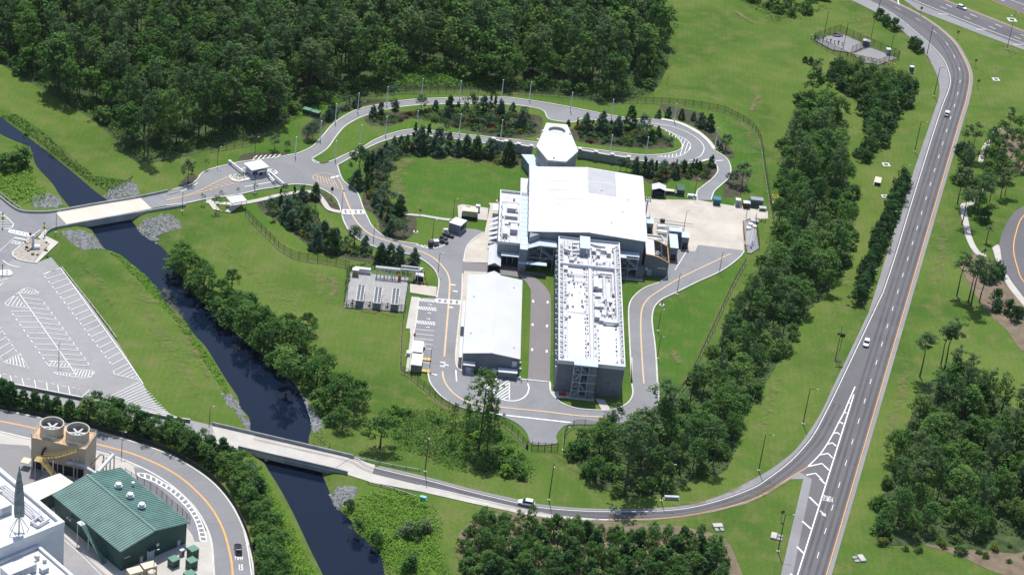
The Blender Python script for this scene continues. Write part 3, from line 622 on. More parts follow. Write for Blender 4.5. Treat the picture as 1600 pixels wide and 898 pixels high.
for k in range(7): pk.band(GG(KH((385+k*22, 66+k*5), (420+k*22, 35+k*9))), .2, zl)
# centre double row
sp0, sp1 = G(*KK((145, 190))[0]), G(*KK((590, 825))[0]); pk.band([sp0, sp1], .25, zl)
l0, l1 = G(*KK((85, 335))[0]), G(*KK((350, 720))[0]); r0, r1 = G(*KK((175, 232))[0]), G(*KK((700, 758))[0])
for k in range(10):
    t = k/9; a = l0.lerp(l1, t); bt = (0.24, 0.91); m_ = sp0.lerp(sp1, .235+t*.62); pk.band([a, m_], .2, zl)
    a2 = l0.lerp(l1, (k+.75)/9)
    if k < 9: pk.band([a.lerp(a2, .5), a2], .25, zl)
for k in range(14):
    t = k/13; a = r0.lerp(r1, t); e = G(*KK((330+t*370, 248+t*510))[0]); m_ = sp0.lerp(sp1, .065+t*.82); pk.band([m_, e], .2, zl)
    t2 = min(1, (k+.75)/13); e2 = G(*KK((330+t2*370, 248+t2*510))[0])
    if k < 13: pk.band([e.lerp(e2, .5), e2], .25, zl)
for loop in [((40, 268), (55, 295), (215, 312)), ((40, 268), (150, 185), (180, 160), (230, 155), (270, 168), (290, 185), (305, 208), (150, 192)), ((350, 720), (385, 765), (550, 775)), ((350, 720), (520, 738)), ((415, 808), (440, 825), (560, 845), (650, 857), (700, 850), (735, 815), (730, 800), (570, 783)), ((415, 808), (585, 825))]: pk.band(GG(KK(*loop)), .2, zl)
for k in range(6): pk.band(GG(KK((60+k*32, 290+k*3), (125+k*10+k*6, 200+k*22))), .2, zl)
for k in range(6): pk.band(GG(KK((165+k*25, 190+k*2), (195+k*22, 160+k*5))), .2, zl)
for k in range(6): pk.band(GG(KK((385+k*28, 760+k*2), (410+k*27, 725+k*3))), .2, zl)
for k in range(7): pk.band(GG(KK((560+k*25, 843+k*1), (590+k*22, 787+k*3))), .2, zl)
for k in range(6): pk.band(GG(KK((445+k*24, 825+k*3), (450+k*24, 810+k*3))), .2, zl)
# left triangle and row
for loop in [((0, 685), (25, 732), (150, 663), (225, 780), (25, 732)), ]: pk.band(GG(KK(*loop)), .2, zl)
for k in range(6): pk.band(GG(KK((50+k*28, 735+k*7), (60+k*20, 712-k*9))), .2, zl)
for a, bb in [((0, 505), (22, 488)), ((0, 563), (52, 533)), ((0, 625), (82, 577)), ((0, 690), (112, 622)), ((0, 470), (14, 460))]: pk.band(GG(KK(a, bb)), .2, zl)
for a, bb in [((28, 503), (42, 518)), ((58, 550), (72, 566)), ((88, 592), (102, 608)), ((118, 635), (130, 650)), ((0, 100), (65, 80)), ((0, 138), (20, 115))]: pk.band(GG(KK(a, bb)), .22, zl)
# lower row along the wall
KW = crop(0, 560, 6.4125)
for a, bb in [((100, 175), (125, 250)), ((218, 200), (243, 285)), ((345, 222), (362, 308)), ((465, 243), (477, 330)), ((577, 265), (590, 350)), ((685, 285), (703, 375)), ((790, 305), (815, 400)), ((0, 165), (8, 205))]: pk.band(GG(KW(a, bb)), .2, zl)
for a, bb in [((28, 160), (68, 170)), ((142, 185), (178, 195)), ((268, 208), (305, 219)), ((385, 232), (425, 242)), ((513, 255), (548, 265)), ((620, 278), (658, 288)), ((720, 295), (758, 303))]: pk.band(GG(KW(a, bb)), .22, zl)
# entrance corner: stop bar, island hatch
KC = crop(0, 320, 5.986)
pk.band(GG(KC((135, 312), (238, 332))), .6, zl); pk.band(SG(KC((25, 525), (70, 558), (120, 578), (185, 590))), .3, zl)
pk.band(GG(KC((0, 435), (135, 312))), .15, zl); pk.band(SG(KC((-10, 70), (60, 120), (120, 180), (122, 200), (100, 225), (50, 237), (0, 237))), .25, zl)
for k in range(6): pk.band(GG(KC((-10, 110+k*24), (60+k*13, 118+k*20 if k < 4 else 208+(k-4)*12))), .2, zl)
pk.build('parking_white_lines', M_WHITE, kind='structure')
ground_text('STOP', KC((100, 366))[0], KC((122, 340))[0], KC((180, 384))[0], M_WHITE, 'stop_lettering')
# --- inner road, lower left
ir_o = [(-60, 634), (0, 641.4), (66.8, 654.8), (150.4, 674.9), (213.9, 693.2), (260.7, 710), (300.8, 731.7), (334.2, 756.7), (360.9, 788.5), (381, 828.6), (391, 865.3), (396, 898), (400, 1000)]
ir_i = [(345, 1000), (334.2, 898), (330.8, 852), (322.5, 825.2), (307.4, 798.5), (284, 773.4), (254, 750), (213.9, 728.3), (157, 708), (48, 686.6), (0, 675.5), (-60, 665)]
sheet('yard_slab', M_WALK, [(-60, 668), (0, 675.5), (48, 686), (157, 708), (214, 727), (255, 750), (330, 840), (336, 1000), (-60, 1000)], n=1)
sheet('yard_slab', M_SHLD, [(-60, 690), (45, 697), (70, 740), (20, 790), (-60, 760)], n=1)
sheet('inner_road', M_ASPH, ir_o, ir_i)
sheet('inner_road', M_ASPH, K9((625, 395), (720, 425), (830, 500), (910, 580), (960, 700), (970, 745)), K9((910, 745), (860, 660), (640, 470)), n=2)
kb = MB(); kb.wall(SG(ir_o), .5, 0, _Z[0]+.1); kb.wall(SG(ir_i), .6, 0, _Z[0]+.1); kb.build('kerb', M_KERB, kind='structure')
yl = MB(); zl = nz(); yl.band(SG([(-60, 649), (0, 658.8), (55, 670), (105, 681.5), (153.7, 695), (200.5, 707.6), (240.6, 723.3), (277.4, 743.4), (307.4, 768.4), (330.8, 795.2), (347.5, 825.2), (357.6, 858.7), (363.6, 898), (368, 1000)]), .5, zl); yl.build('inner_road_yellow_line', M_YEL, kind='structure')
wl = MB(); KS = crop(150, 700, 4.536)
wl.band(SG([(340, 762), (365, 793), (380, 828), (388, 865), (393, 900)]), .25, zl)
oe = SG(KS((295, 180), (370, 190), (465, 240), (560, 300), (640, 370), (710, 460), (760, 560), (785, 665))); ie = SG(KS((305, 205), (400, 238), (445, 262), (520, 310), (600, 380), (670, 460), (715, 550), (740, 660)))
wl.band(oe, .3, zl); wl.band(ie, .3, zl)
La, Lb = length_of(oe), length_of(ie)
for k in range(20):
    t = k/19*0.999; a = along(oe, 1e9, La*t); bb = along(ie, 1e9, Lb*t)
    if a and bb: wl.band([a[0][0], bb[0][0]], .5, zl+.002)
wl.build('inner_road_white_lines', M_WHITE, kind='structure')
ground_text('15', KS((1012, 868))[0], KS((1012, 826))[0], KS((1042, 870))[0], M_WHITE, 'speed_lettering')
ground_text('MPH', KS((985, 795))[0], KS((985, 765))[0], KS((1040, 797))[0], M_WHITE, 'speed_lettering')
# ================================================================== buildings of the main complex (own axes: x along the front, y away)
BO = Vector((16.415, 594.718, 0)); BTH = 0.046533
_bc, _bs = math.cos(BTH), math.sin(BTH)
def BW(x, y, z=0): return Vector((BO.x+x*_bc-y*_bs, BO.y+x*_bs+y*_bc, z))
def BL(u, v, z=0):
    g = G(u, v, z)-BO; return Vector((g.x*_bc+g.y*_bs, -g.x*_bs+g.y*_bc, z))
M_ROOF = mat('white_roof_sheet', (0.64, 0.64, 0.64), 0.6, 0.035, 0.12, stain=0.07)
M_ROOF2 = mat('white_roof_membrane', (0.56, 0.56, 0.57), 0.7, 0.08, 0.25, stain=0.16)
M_ROOFG = mat('pale_grey_roof', (0.56, 0.57, 0.61), 0.6, 0.05, 0.2)
M_WALL = mat('blue_grey_cladding', (0.245, 0.270, 0.300), 0.6, 0.10, 0.35)
M_WALLD = mat('dark_grey_cladding', (0.175, 0.188, 0.212), 0.6, 0.10, 0.35)
M_TRIM = mat('light_trim', (0.62, 0.63, 0.65), 0.5, 0.05, 0.5)
M_STEEL = mat('painted_steel', (0.42, 0.44, 0.47), 0.5, 0.08, 0.8)
M_STEEL2 = mat('blue_grey_steel', (0.36, 0.39, 0.43), 0.5, 0.08, 0.8)
M_DUCT = mat('white_duct', (0.56, 0.56, 0.585), 0.5, 0.08, 0.8)
M_GALV = mat('galvanised_metal', (0.45, 0.46, 0.48), 0.45, 0.12, 0.8, metal=0.35)
M_DARK = mat('dark_opening', (0.025, 0.028, 0.034), 0.4, 0.1, 0.5)
M_BLACK = mat('black_steel', (0.020, 0.021, 0.024), 0.5, 0.1, 0.5)
M_RED = mat('red_paint', (0.42, 0.05, 0.04), 0.5, 0.1, 0.5)
M_SKYROOF = mat('sky_tinted_metal_roof', (0.52, 0.60, 0.68), 0.35, 0.04, 0.3)  # reflected sky put into the base colour as a pale blue
M_GLASS = mat('dark_glass', (0.03, 0.045, 0.06), 0.1, 0.05, 0.5)
M_ORANGE = mat('ochre_trim', (0.50, 0.27, 0.10), 0.6, 0.06, 0.5)
def bthing(name, label, cat, group=None): return thing(name, label, cat, tuple(BO), BTH, group)
def box_walls(mb, x0, x1, y0, y1, z0, z1, t=0.3):
    o = [(x0, y0), (x1, y0), (x1, y1), (x0, y1)]; i = [(x0+t, y0+t), (x1-t, y0+t), (x1-t, y1-t), (x0+t, y1-t)]
    return mb.ring(o, i, z0, z1)
def stair_tower(par, x0, x1, y0, y1, levels, mt=None, rail=True):
    mt = mt or M_STEEL2
    b = MB()
    for x in (x0, (x0+x1)/2, x1):
        for y in (y0, y1): b.bx(x-.11, x+.11, y-.11, y+.11, 0, levels[-1])
    for z in levels:
        for y in (y0, y1): b.beam((x0, y, z-.15), (x1, y, z-.15), .2, .28)
        for x in (x0, x1): b.beam((x, y0, z-.15), (x, y1, z-.15), .2, .28)
    b.build('frame', mt, par)
    b = MB(); zz = [0]+list(levels)
    for a, c in zip(zz[:-1], zz[1:]):
        b.beam((x0, y0, a), ((x0+x1)/2, y0, c), .12, .12); b.beam(((x0+x1)/2, y0, a), (x0, y0, c), .12, .12)
    b.build('brace', mt, par)
    for k, (a, c) in enumerate(zip(zz[:-1], zz[1:])):
        mid = (a+c)/2; f = MB(); xa, xb = (x0+.5, x1-1.2) if k % 2 == 0 else (x1-.5, x0+1.2)
        n = 10
        for s in range(n):
            t = s/n; x = xa+(xb-xa)*t; f.bx(x-.18, x+.18, y0+.5, y0+1.6, a+(c-a)*t, a+(c-a)*t+.05)
        f.beam((xa, y0+.5, a), (xb, y0+.5, c), .06, .3); f.beam((xa, y0+1.6, a), (xb, y0+1.6, c), .06, .3)
        f.beam((xa, y0+.45, a+1), (xb, y0+.45, c+1), .05, .05)
        f.build('stair_flight', mt, par)
        l_ = MB(); l_.bx(x1-1.5, x1, y0, y1, c-.08, c) if c < levels[-1] else l_.bx(x0, x0+1.3, y0, y1, c-.6, c-.5); l_.build('landing', M_GALV, par)

# --- production hall
h = bthing('production_hall', 'large hall with a wide white low-pitched roof in the middle of the site', 'building')
X0, X1, XR, Y0, Y1 = -9.5, 28.6, 9.6, 77.2, 123.0
ZL_, ZR_, ZT = 11.4, 12.2, 13.4
b = MB()
prof = [(X0+.4, 0), (X1-.4, 0), (X1-.4, ZR_-.12), (XR, ZT-.12), (X0+.4, ZL_-.12)]
vs = [(x, y, z) for y in (Y0+.5, Y1-.5) for x, z in prof]
b.add(vs, [(0, 1, 2, 3, 4), (9, 8, 7, 6, 5), (1, 6, 7, 2), (5, 0, 4, 9), (2, 7, 8, 3), (3, 8, 9, 4)]); b.build('wall', M_WALL, h)
# roof sheets, five courses each side, each piece a separate panel a little proud of the next
pan = []
rows = [Y0-0.35, 86.4, 95.6, 104.8, 114.0, Y1+.35]
for (xa, za, xb, zb) in ((X0-.25, ZL_, XR-.015, ZT), (XR+.015, ZT, X1+.25, ZR_)):
    for i in range(5):
        for j in range(2):
            ta, tb = j/2+.002, (j+1)/2-.002
            xs_, xe_ = xa+(xb-xa)*ta, xa+(xb-xa)*tb; zs_, ze_ = za+(zb-za)*ta, za+(zb-za)*tb
            ya, yb = rows[i]+.04, rows[i+1]-.04; dz = random.uniform(0, .035)
            b = MB(); P = [(xs_, ya, zs_+dz), (xe_, ya, ze_+dz), (xe_, yb, ze_+dz), (xs_, yb, zs_+dz)]
            b.add([(p[0], p[1], p[2]-.12) for p in P]+P, [(3, 2, 1, 0), (4, 5, 6, 7), (0, 1, 5, 4), (1, 2, 6, 5), (2, 3, 7, 6), (3, 0, 4, 7)])
            grey = xa > 5 and i >= 3 and j == 0; o_ = b.build('roof_panel', M_ROOF2 if grey else M_ROOF, h)
            if grey:
                sm_ = MB(); [sm_.beam((xs_, ya+.4+q_*.62, zs_+dz+.04), (xe_, ya+.4+q_*.62, ze_+dz+.04), .09, .08) for q_ in range(14)]; sm_.build('seam', M_ROOF, o_, kind='stuff')
b = MB(); b.beam((XR, Y0-.36, ZT+.06), (XR, Y1+.36, ZT+.06), .5, .08); b.build('ridge_cap', M_ROOF2, h)
for xg, zg in ((X0-.3, ZL_), (X1+.3, ZR_)): b = MB(); b.bx(xg-.1, xg+.1, Y0, Y1, zg-.3, zg-.02); b.build('gutter', M_TRIM, h)
b = MB()
for k in range(9): b.bx(X0-.62, X0-.42, Y0+2+k*5, Y0+2.2+k*5, 0.2, ZL_-.1)
b.build('downpipe', M_TRIM, h)
for (x, y, w_, d_) in ((-4, 106.3, 8, .12), (-2.5, 100.0, 11, .12), (-4, 96.5, 6, .1), (-3.7, 91, 5, .1), (-4, 113, 7, .1), (14, 108, .7, .7), (21, 95, .5, .5), (17, 86, .5, .5), (23, 104, .5, .5)):
    zr = ZL_+(ZT-ZL_)*(x-X0)/(XR-X0) if x < XR else ZT+(ZR_-ZT)*(x-XR)/(X1-XR)
    zr2 = zr+(ZT-ZL_)*w_/(XR-X0) if w_ > 2 else zr; b = MB(); b.beam((x, y, zr+.05), (x+w_, y, zr2+.05), d_ if w_ > 2 else w_, .14 if w_ > 2 else .5); b.build('roof_fitting', M_ROOFG, h)
# --- notch of the hall beside the long building, with the canopies over the stairs
b = MB(); b.prism([(-9.35, 73.5), (-5.65, 77.15), (-5.65, 77.65), (-9.05, 77.65), (-9.35, 77.4)], 0, 11.1); b.build('wall_bay', M_WALL, h)
west = bthing('stair_enclosure', 'open steel stair tower under a pale canopy at the west corner of the hall', 'stair tower')
b = MB(); b.prism([(-9.6, 70.2), (-5.8, 72.85), (-0.3, 72.75), (-0.3, 77.12), (-5.62, 77.12), (-9.38, 73.4)], 8.72, 8.92, bottom=True); b.build('canopy', M_SKYROOF, west)
b = MB(); b.bx(-12.1, -3.0, 68.5, 70.5, 3.85, 4.05); b.build('lower_canopy', M_SKYROOF, west)
stair_tower(west, -9.2, -1.0, 72.95, 76.8, [4.4, 8.7])
b = MB(); b.bx(-12.0, -9.2, 71.4, 74.4, 0, 8.6); b.build('wall', M_WALL, west)
b = MB(); b.bx(-11.9, -3.1, 68.7, 68.8, 0, 1.1); b.bx(-11.9, -3.1, 68.6, 70.4, 0, .12); b.build('base', M_WALLD, west)
east = bthing('stair_enclosure', 'open steel stair tower under a pale canopy at the east corner of the hall', 'stair tower')
b = MB(); b.prism([(20.3, 72.6), (22.6, 72.6), (22.6, 74.1), (26.9, 74.1), (26.9, 77.1), (20.3, 77.1)], 7.6, 7.8, bottom=True); b.build('canopy', M_SKYROOF, east)
stair_tower(east, 20.8, 26.6, 73.2, 76.8, [3.8, 7.5])
b = MB(); b.bx(26.7, 28.9, 73.5, 77.1, 0, 3.4); b.build('side_room', M_WALLD, east)
b = MB(); b.bx(20.6, 29, 72.0, 77.1, 0, .14); b.build('base', M_WALK, east)
# --- strip roof between hall and annex
an = bthing('west_annex', 'low annex with a parapet and roof machinery on the west side of the hall', 'building')
b = MB(); b.bx(-19.3, -12.15, 74.1, 109.7, 0, 7.4); b.build('wall', M_WALL, an)
b = MB(); box_walls(b, -19.4, -12.2, 74.0, 110.0, 7.4, 8.3, .35); b.build('parapet', M_TRIM, an)
b = MB(); b.bx(-19.05, -12.55, 74.35, 109.6, 7.38, 7.46); b.build('roof', M_ROOF2, an)
b = MB(); b.bx(-12.15, -9.75, 69.6, 106, 0, 8.6); b.build('link_wall', M_WALL, an)
b = MB(); b.bx(-12.2, -9.7, 69.4, 106.2, 8.62, 8.8); b.build('link_roof', M_SKYROOF, an)
for k in range(11): 
    b = MB(); b.bx(-12.16, -9.74, 72.3+k*3.1, 72.38+k*3.1, 8.8, 8.86); b.build('seam', M_SKYROOF, an)
b = MB(); b.bx(-12.2, -9.65, 110.1, 126, 0, 5); b.build('north_wing', M_WALL, an)
b = MB(); b.bx(-12.35, -9.6, 106.3, 126.2, 5.02, 5.2); b.build('north_wing_roof', M_ROOFG, an)
b = MB(); b.bx(-12.1, -9.6, 106.2, 110.0, 0, 8.0); b.build('link_wall', M_WALL, an)
# annex roof machinery
def rtu(par, x, y, z, sx, sy, sz, mt=None, name='rooftop_unit'):
    b = MB(); b.bx(x-sx/2, x+sx/2, y-sy/2, y+sy/2, z+.25, z+sz); b.bx(x-sx/2+.1, x+sx/2-.1, y-sy/2+.1, y+sy/2-.1, z, z+.25)
    o = b.build(name, mt or M_DUCT, par)
    g = MB(); g.bx(x-sx*.38, x+sx*.38, y-sy/2-.02, y-sy/2-.005, z+.4, z+sz-.15)
    for k in range(4): g.bx(x-sx*.38, x+sx*.38, y-sy/2-.06, y-sy/2-.02, z+.45+k*(sz-.6)/4, z+.52+k*(sz-.6)/4)
    g.build('louvre', M_STEEL, o)
    return o
for a in ((-15.2, 97.5, 3.4, 3.6, 1.7), (-13.6, 96.0, .9, 2.6, 1.2), (-15.4, 91.8, 4.2, 2.0, 1.4), (-17.2, 80.5, 1.6, 5.4, 1.8), (-14.4, 83.0, 2.4, 4.2, 1.9), (-15.0, 88.3, 4.6, 1.6, .9), (-16.8, 86.6, 1.2, 2.0, 1.2), (-18.2, 93, .6, 3.0, .8), (-14.6, 105, .6, 1.3, 1.0)):
    rtu(an, a[0], a[1], 7.46, a[2], a[3], a[4])
b = MB(); b.tube([(-18.6, 102.2, 7.9), (-12.7, 102.2, 7.9)], .12); b.tube([(-18.4, 76, 7.8), (-18.4, 101, 7.8)], .1); b.tube([(-17.2, 76, 7.8), (-17.2, 79, 7.8), (-15.6, 79, 7.8), (-15.6, 76, 7.8)], .15)
b.tube([(-13.2, 75, 7.8), (-13.2, 101, 7.8)], .12); b.build('pipe', M_DUCT, an)
for k in range(13):
    b = MB(); b.cyl((-18.75+random.uniform(0, .5), 76+k*1.9+random.uniform(-.5, .5), 7.46), .16, .7, 8); b.build('vent', M_GALV, an)
for k in range(5):
    b = MB(); y = 83.0+k*3.3; P = [(-22.3, y, 3.2), (-19.45, y, 4.5), (-19.45, y+1.7, 4.5), (-22.3, y+1.7, 3.2)]
    b.add(P+[(p[0], p[1], p[2]-.12) for p in P], [(0, 1, 2, 3), (7, 6, 5, 4), (0, 4, 5, 1), (1, 5, 6, 2), (2, 6, 7, 3), (3, 7, 4, 0)]); b.build('awning', M_ROOFG, an)
b = MB(); b.bx(-20.9, -19.35, 82, 103, 0, .35); b.build('planter', M_WALLD, an)
b = MB(); b.bx(-21.3, -19.4, 104.4, 109, 2.9, 3.1); b.build('porch_roof', M_TRIM, an)
b = MB(); b.bx(-17.9, -12.1, 71.6, 74.0, 4.3, 4.5); b.build('porch_roof', M_ROOFG, an)
b = MB(); b.bx(-17.6, -12.2, 73.9, 73.98, .3, 4.2); b.build('window', M_GLASS, an)
b = MB()
for k in range(4): b.bx(-17.6+k*1.78, -17.5+k*1.78, 73.8, 73.88, .3, 4.2)
b.build('mullion', M_TRIM, an)
# --- covered link with a gable roof
lk = bthing('covered_link', 'small grey gabled canopy spanning the drive behind the warehouse', 'canopy')
b = MB(); 
for (xa, za, xb, zb) in ((-22, 3.05, -19.9, 4.15), (-19.9, 4.15, -17.8, 3.05)):
    b.add([(xa, 66.8, za), (xb, 66.8, zb), (xb, 79.8, zb), (xa, 79.8, za), (xa, 66.8, za-.15), (xb, 66.8, zb-.15), (xb, 79.8, zb-.15), (xa, 79.8, za-.15)], [(0, 1, 2, 3), (7, 6, 5, 4), (0, 4, 5, 1), (2, 6, 7, 3), (1, 5, 6, 2), (3, 7, 4, 0)])
b.build('roof', M_ROOFG, lk)
b = MB(); b.add([(-21.9, 66.95, 2.88), (-17.9, 66.95, 2.88), (-19.9, 66.95, 3.95)], [(0, 1, 2)]); b.bx(-21.9, -21.7, 67, 79.5, 0, 2.85); b.bx(-18.1, -17.9, 67, 79.5, 0, 2.85); b.bx(-21.6, -18.2, 73, 73.2, 0, 2.8); b.build('wall', M_WALLD, lk)
lk2 = bthing('covered_link', 'second grey gabled canopy at the north end of the warehouse', 'canopy')
b = MB()
for (xa, za, xb, zb) in ((-22, 3.6, -19.9, 4.6), (-19.9, 4.6, -17.8, 3.6)):
    b.add([(xa, 55.0, za), (xb, 55.0, zb), (xb, 60.8, zb), (xa, 60.8, za), (xa, 55.0, za-.15), (xb, 55.0, zb-.15), (xb, 60.8, zb-.15), (xa, 60.8, za-.15)], [(0, 1, 2, 3), (7, 6, 5, 4), (0, 4, 5, 1), (2, 6, 7, 3), (1, 5, 6, 2), (3, 7, 4, 0)])
b.build('roof', M_ROOFG, lk2)
for x in (-21.8, -18): b = MB(); b.bx(x-.1, x+.1, 55, 60.6, 0, 3.4); b.build('wall', M_WALLD, lk2)

# --- long building with the busy roof
lb = bthing('long_building', 'long narrow building with a white flat roof crowded by pipes and ducts', 'building')
LX, LY = 20.0, 76.6; ZR = 10.5; ZP = 11.2
b = MB(); b.bx(.15, LX-.15, .15, LY, 0, ZR); b.build('wall', M_WALLD, lb)
b = MB(); box_walls(b, 0, LX, 0, LY+.2, ZR-.6, ZP, .32); b.build('parapet', M_ROOF, lb)
b = MB(); b.bx(.32, LX-.32, .32, LY, ZR, ZR+.06); b.build('roof', M_ROOF2, lb)
for k in range(24):                       # fins down the west wall
    b = MB(); y = 1.5+k*3.05; b.bx(-.25, .14, y, y+.35, .2, ZR-.62); b.build('wall_fin', M_STEEL, lb)
for k in range(24):
    b = MB(); y = 3+k*3.05; b.bx(-.5, -.12, y, y+.5, 6.2+.4*(k % 3), 6.9+.4*(k % 3)); b.build('wall_lamp', M_TRIM, lb)
b = MB(); b.bx(.6, 19.2, 57.8, 58.4, ZR+.05, ZR+1.25); b.build('fire_wall', M_DUCT, lb)
b = MB(); b.bx(9.6, 10.5, 2.6, 65.0, ZR+.4, ZR+.5)
for k in range(26): b.bx(9.75, 10.35, 3+k*2.4, 3.1+k*2.4, ZR, ZR+.4)
b.build('walkway', M_ROOFG, lb)
for x in (9.5, 10.6):
    b = MB(); b.tube([(x, 3, ZR+1.4), (x, 64.5, ZR+1.4)], .035, 4)
    for k in range(26): b.bar((x, 3+k*2.4, ZR+.4), (x, 3+k*2.4, ZR+1.4), .03, 4)
    b.build('handrail', M_DUCT, lb)
# raised plant room
b = MB(); b.bx(6.8, 9.9, 65.8, 73.4, ZR+.05, 13.4); b.build('plant_room', M_WALL, lb)
b = MB(); b.bx(6.7, 10.0, 65.6, 73.6, 13.42, 13.6); b.build('plant_room_roof', M_SKYROOF, lb)
b = MB(); b.bx(8.7, 9.4, 65.74, 65.79, ZR+1.2, ZR+1.7); b.bx(8.7, 9.4, 65.74, 65.79, ZR+2, ZR+2.5); b.build('louvre', M_TRIM, lb)
# ducts (thick, round cornered)
def duct(pts, r, par=lb, mt=None, n=8, name='duct'):
    b = MB()
    for i in range(len(pts)-1): b.bar(pts[i], pts[i+1], r, n)
    for p in pts[1:-1]: b.cyl((p[0], p[1], p[2]-r), r*1.02, 2*r, n)
    return b.build(name, mt or M_DUCT, par, sm=False)
z = ZR
duct([(2.4, 72.4, z+1.2), (2.4, 66.6, z+1.2), (3.6, 66.0, z+1.2), (6.7, 66.4, z+1.6)], .62)
duct([(4.1, 66.0, z+1.1), (4.1, 62.8, z+.9)], .5); duct([(9.9, 71.8, z+1.5), (12, 71.4, z+1.2), (15.2, 71.2, z+1.2)], .45); duct([(19.0, 72.6, z+1.3), (17.6, 70.6, z+1.2)], .35)
duct([(3.6, 72.5, z+.9), (3.6, 69.4, z+.9)], .25); duct([(4.6, 72.8, z+1.4), (4.6, 71, z+1.4), (6.8, 71, z+1.8)], .3)
duct([(18.2, 70, z+.8), (18.2, 24.4, z+.8)], .38); duct([(18.9, 70, z+.5), (18.9, 4, z+.5)], .16)
duct([(12.6, 53.2, z+.9), (13.2, 54.0, z+.9), (17.2, 54.0, z+.9), (17.2, 41.5, z+.9)], .42)
duct([(14.4, 51.5, z+.9), (14.4, 38, z+.9), (12.8, 35.2, z+.9)], .48); duct([(15.4, 40, z+.8), (15.4, 33.4, z+.8)], .34)
duct([(13.6, 27, z+.9), (14.2, 24.2, z+.9), (17.6, 24.2, z+.9), (17.9, 27, z+.9)], .5)
duct([(16.6, 52, z+.5), (16.6, 28, z+.5)], .18)
duct([(1.55, 73, z+.5), (1.55, 3, z+.5)], .2); duct([(2.7, 60, z+.3), (2.7, 3, z+.3)], .1); duct([(3.0, 52.2, z+.6), (9.4, 52.2, z+.6)], .14); duct([(3.2, 48.6, z+.3), (8.6, 48.6, z+.3)], .09)
duct([(8.6, 52, z+.3), (8.6, 3, z+.3)], .1); duct([(11.6, 38, z+.3), (11.6, 3, z+.3)], .1); duct([(3, 29.5, z+.3), (8.4, 29.5, z+.3)], .08)
for a in ((11.7, 47.2, 1.5, 6.2, 1.7), (13.1, 45.5, 1.3, 2.6, 1.2), (11.8, 33.6, 1.4, 2.8, 1.4), (13.2, 33.4, 1.6, 2.2, 1.5), (11.8, 27.6, 1.6, 4.4, 1.7), (13.2, 25.4, 1.4, 1.6, 1.1), (4.2, 61.2, 1.6, 1.8, 1.3), (12.8, 66.5, 1.2, 2.0, 1.1), (14.6, 69.5, 2.0, 1.2, 1.1), (16.2, 68, 1.4, 2.2, 1.4), (11.4, 69, 1.5, 2.4, 1.2), (2.0, 69, 1.0, 1.4, .9), (15.9, 37.4, 1.8, 2.4, 1.2), (2.3, 55.6, 1.3, 2.4, 1.0), (5.2, 70.2, 1.4, 1.6, 1.2), (16, 30, 1, 1.6, .9), (12.4, 40.2, 1.8, .9, .8), (14.0, 30, 1.1, 3, .9)):
    rtu(lb, a[0], a[1], z+.06, a[2], a[3], a[4])
# rows of small hooped exhausts down both edges and smaller vents beside the walkway
hoop = None
for side, xs_ in ((0, .95), (1, 19.3)):
    for k in range(24):
        y = 2.6+k*2.95+(0 if side == 0 else 1.2)+random.uniform(-.3, .3)
        b = MB()
        pts = [(xs_+.55*math.cos(t), y+.55*math.sin(t)*1.3, z+.15+.55*abs(math.sin(t/2))) for t in [i*math.pi/6-1.2 for i in range(9)]]
        b.tube(pts, .13, 5); b.bx(xs_-.3, xs_+.3, y-.4, y+.2, z+.06, z+.45); b.build('exhaust', M_STEEL if k % 3 else M_STEEL2, lb)
dome = MB()
for x in (8.25, 8.95, 11.2, 12.2, 17.6, 2.15, 19.05):
    for k in range(26):
        if random.random() < .78:
            y = 2.8+k*2.15+random.uniform(-.35, .35); s_ = random.uniform(.10, .2)
            b = MB(); b.cyl((x+random.uniform(-.12, .12), y, z+.05), s_, random.uniform(.35, .7), 7); b.cyl((x, y, z+.05), s_*2, .12, 7); b.build('vent', random.choice((M_GALV, M_DUCT, M_STEEL, M_BLACK)), lb)
for k in range(70):
    x = random.choice((random.uniform(1.8, 8), random.uniform(11, 17.8))); y = random.uniform(59, 73) if k < 20 else random.uniform(24, 56)
    if 6.5 < x < 10.3 and y > 65: continue
    s_ = random.uniform(.15, .4); b = MB(); b.bx(x-s_, x+s_, y-s_, y+s_, z+.05, z+random.uniform(.4, 1.1)); b.build('valve_box', random.choice((M_DUCT, M_GALV, M_STEEL, M_STEEL2)), lb)
for k in range(26):
    x = random.uniform(2, 8) if (k % 2 and k < 12) else random.uniform(11, 16.5); y = random.uniform(59, 72) if k < 12 else random.uniform(26, 54); L_ = random.uniform(1.5, 3)
    b = MB(); b.tube([(x, y, z+.2), (x, y, z+.8), (x+(L_ if k % 3 else 0), y+(0 if k % 3 else L_), z+.8), (x+(L_ if k % 3 else 0), y+(0 if k % 3 else L_), z+.1)], .11, 6); b.build('pipe', M_DUCT, lb)
for k in range(2):
    b = MB(); b.bx(12.6+k*4.2, 15.6+k*3.0, 59.9, 64.0, z+.05, z+.14); b.build('roof_pad', M_ROOF2, lb)
for (x0, x1, y0, y1) in ((3.2, 8.3, 4, 28.8), (3.2, 8.3, 30, 48), (12.5, 17.3, 3, 23), (11.3, 17, 59.6, 64.5), (3.0, 9.2, 58.9, 60.4)):
    b = MB(); b.bx(x0, x1, y0, y1, z+.06, z+.075); b.build('roof_sheet', M_ROOF, lb)
for (x, y, zz) in ((3, .13, 4), (15.5, .13, 4.5), (17.5, .13, 2.0)):
    b = MB(); b.bx(x, x+.35, .05, .14, zz, zz+.35); b.build('wall_vent', M_BLACK, lb)
nst = bthing('stair_enclosure', 'open steel stair tower on the south end of the long building', 'stair tower')
b = MB(); b.bx(4.6, 11.7, -2.7, 1.3, 11.55, 11.75); b.build('canopy', M_SKYROOF, nst)
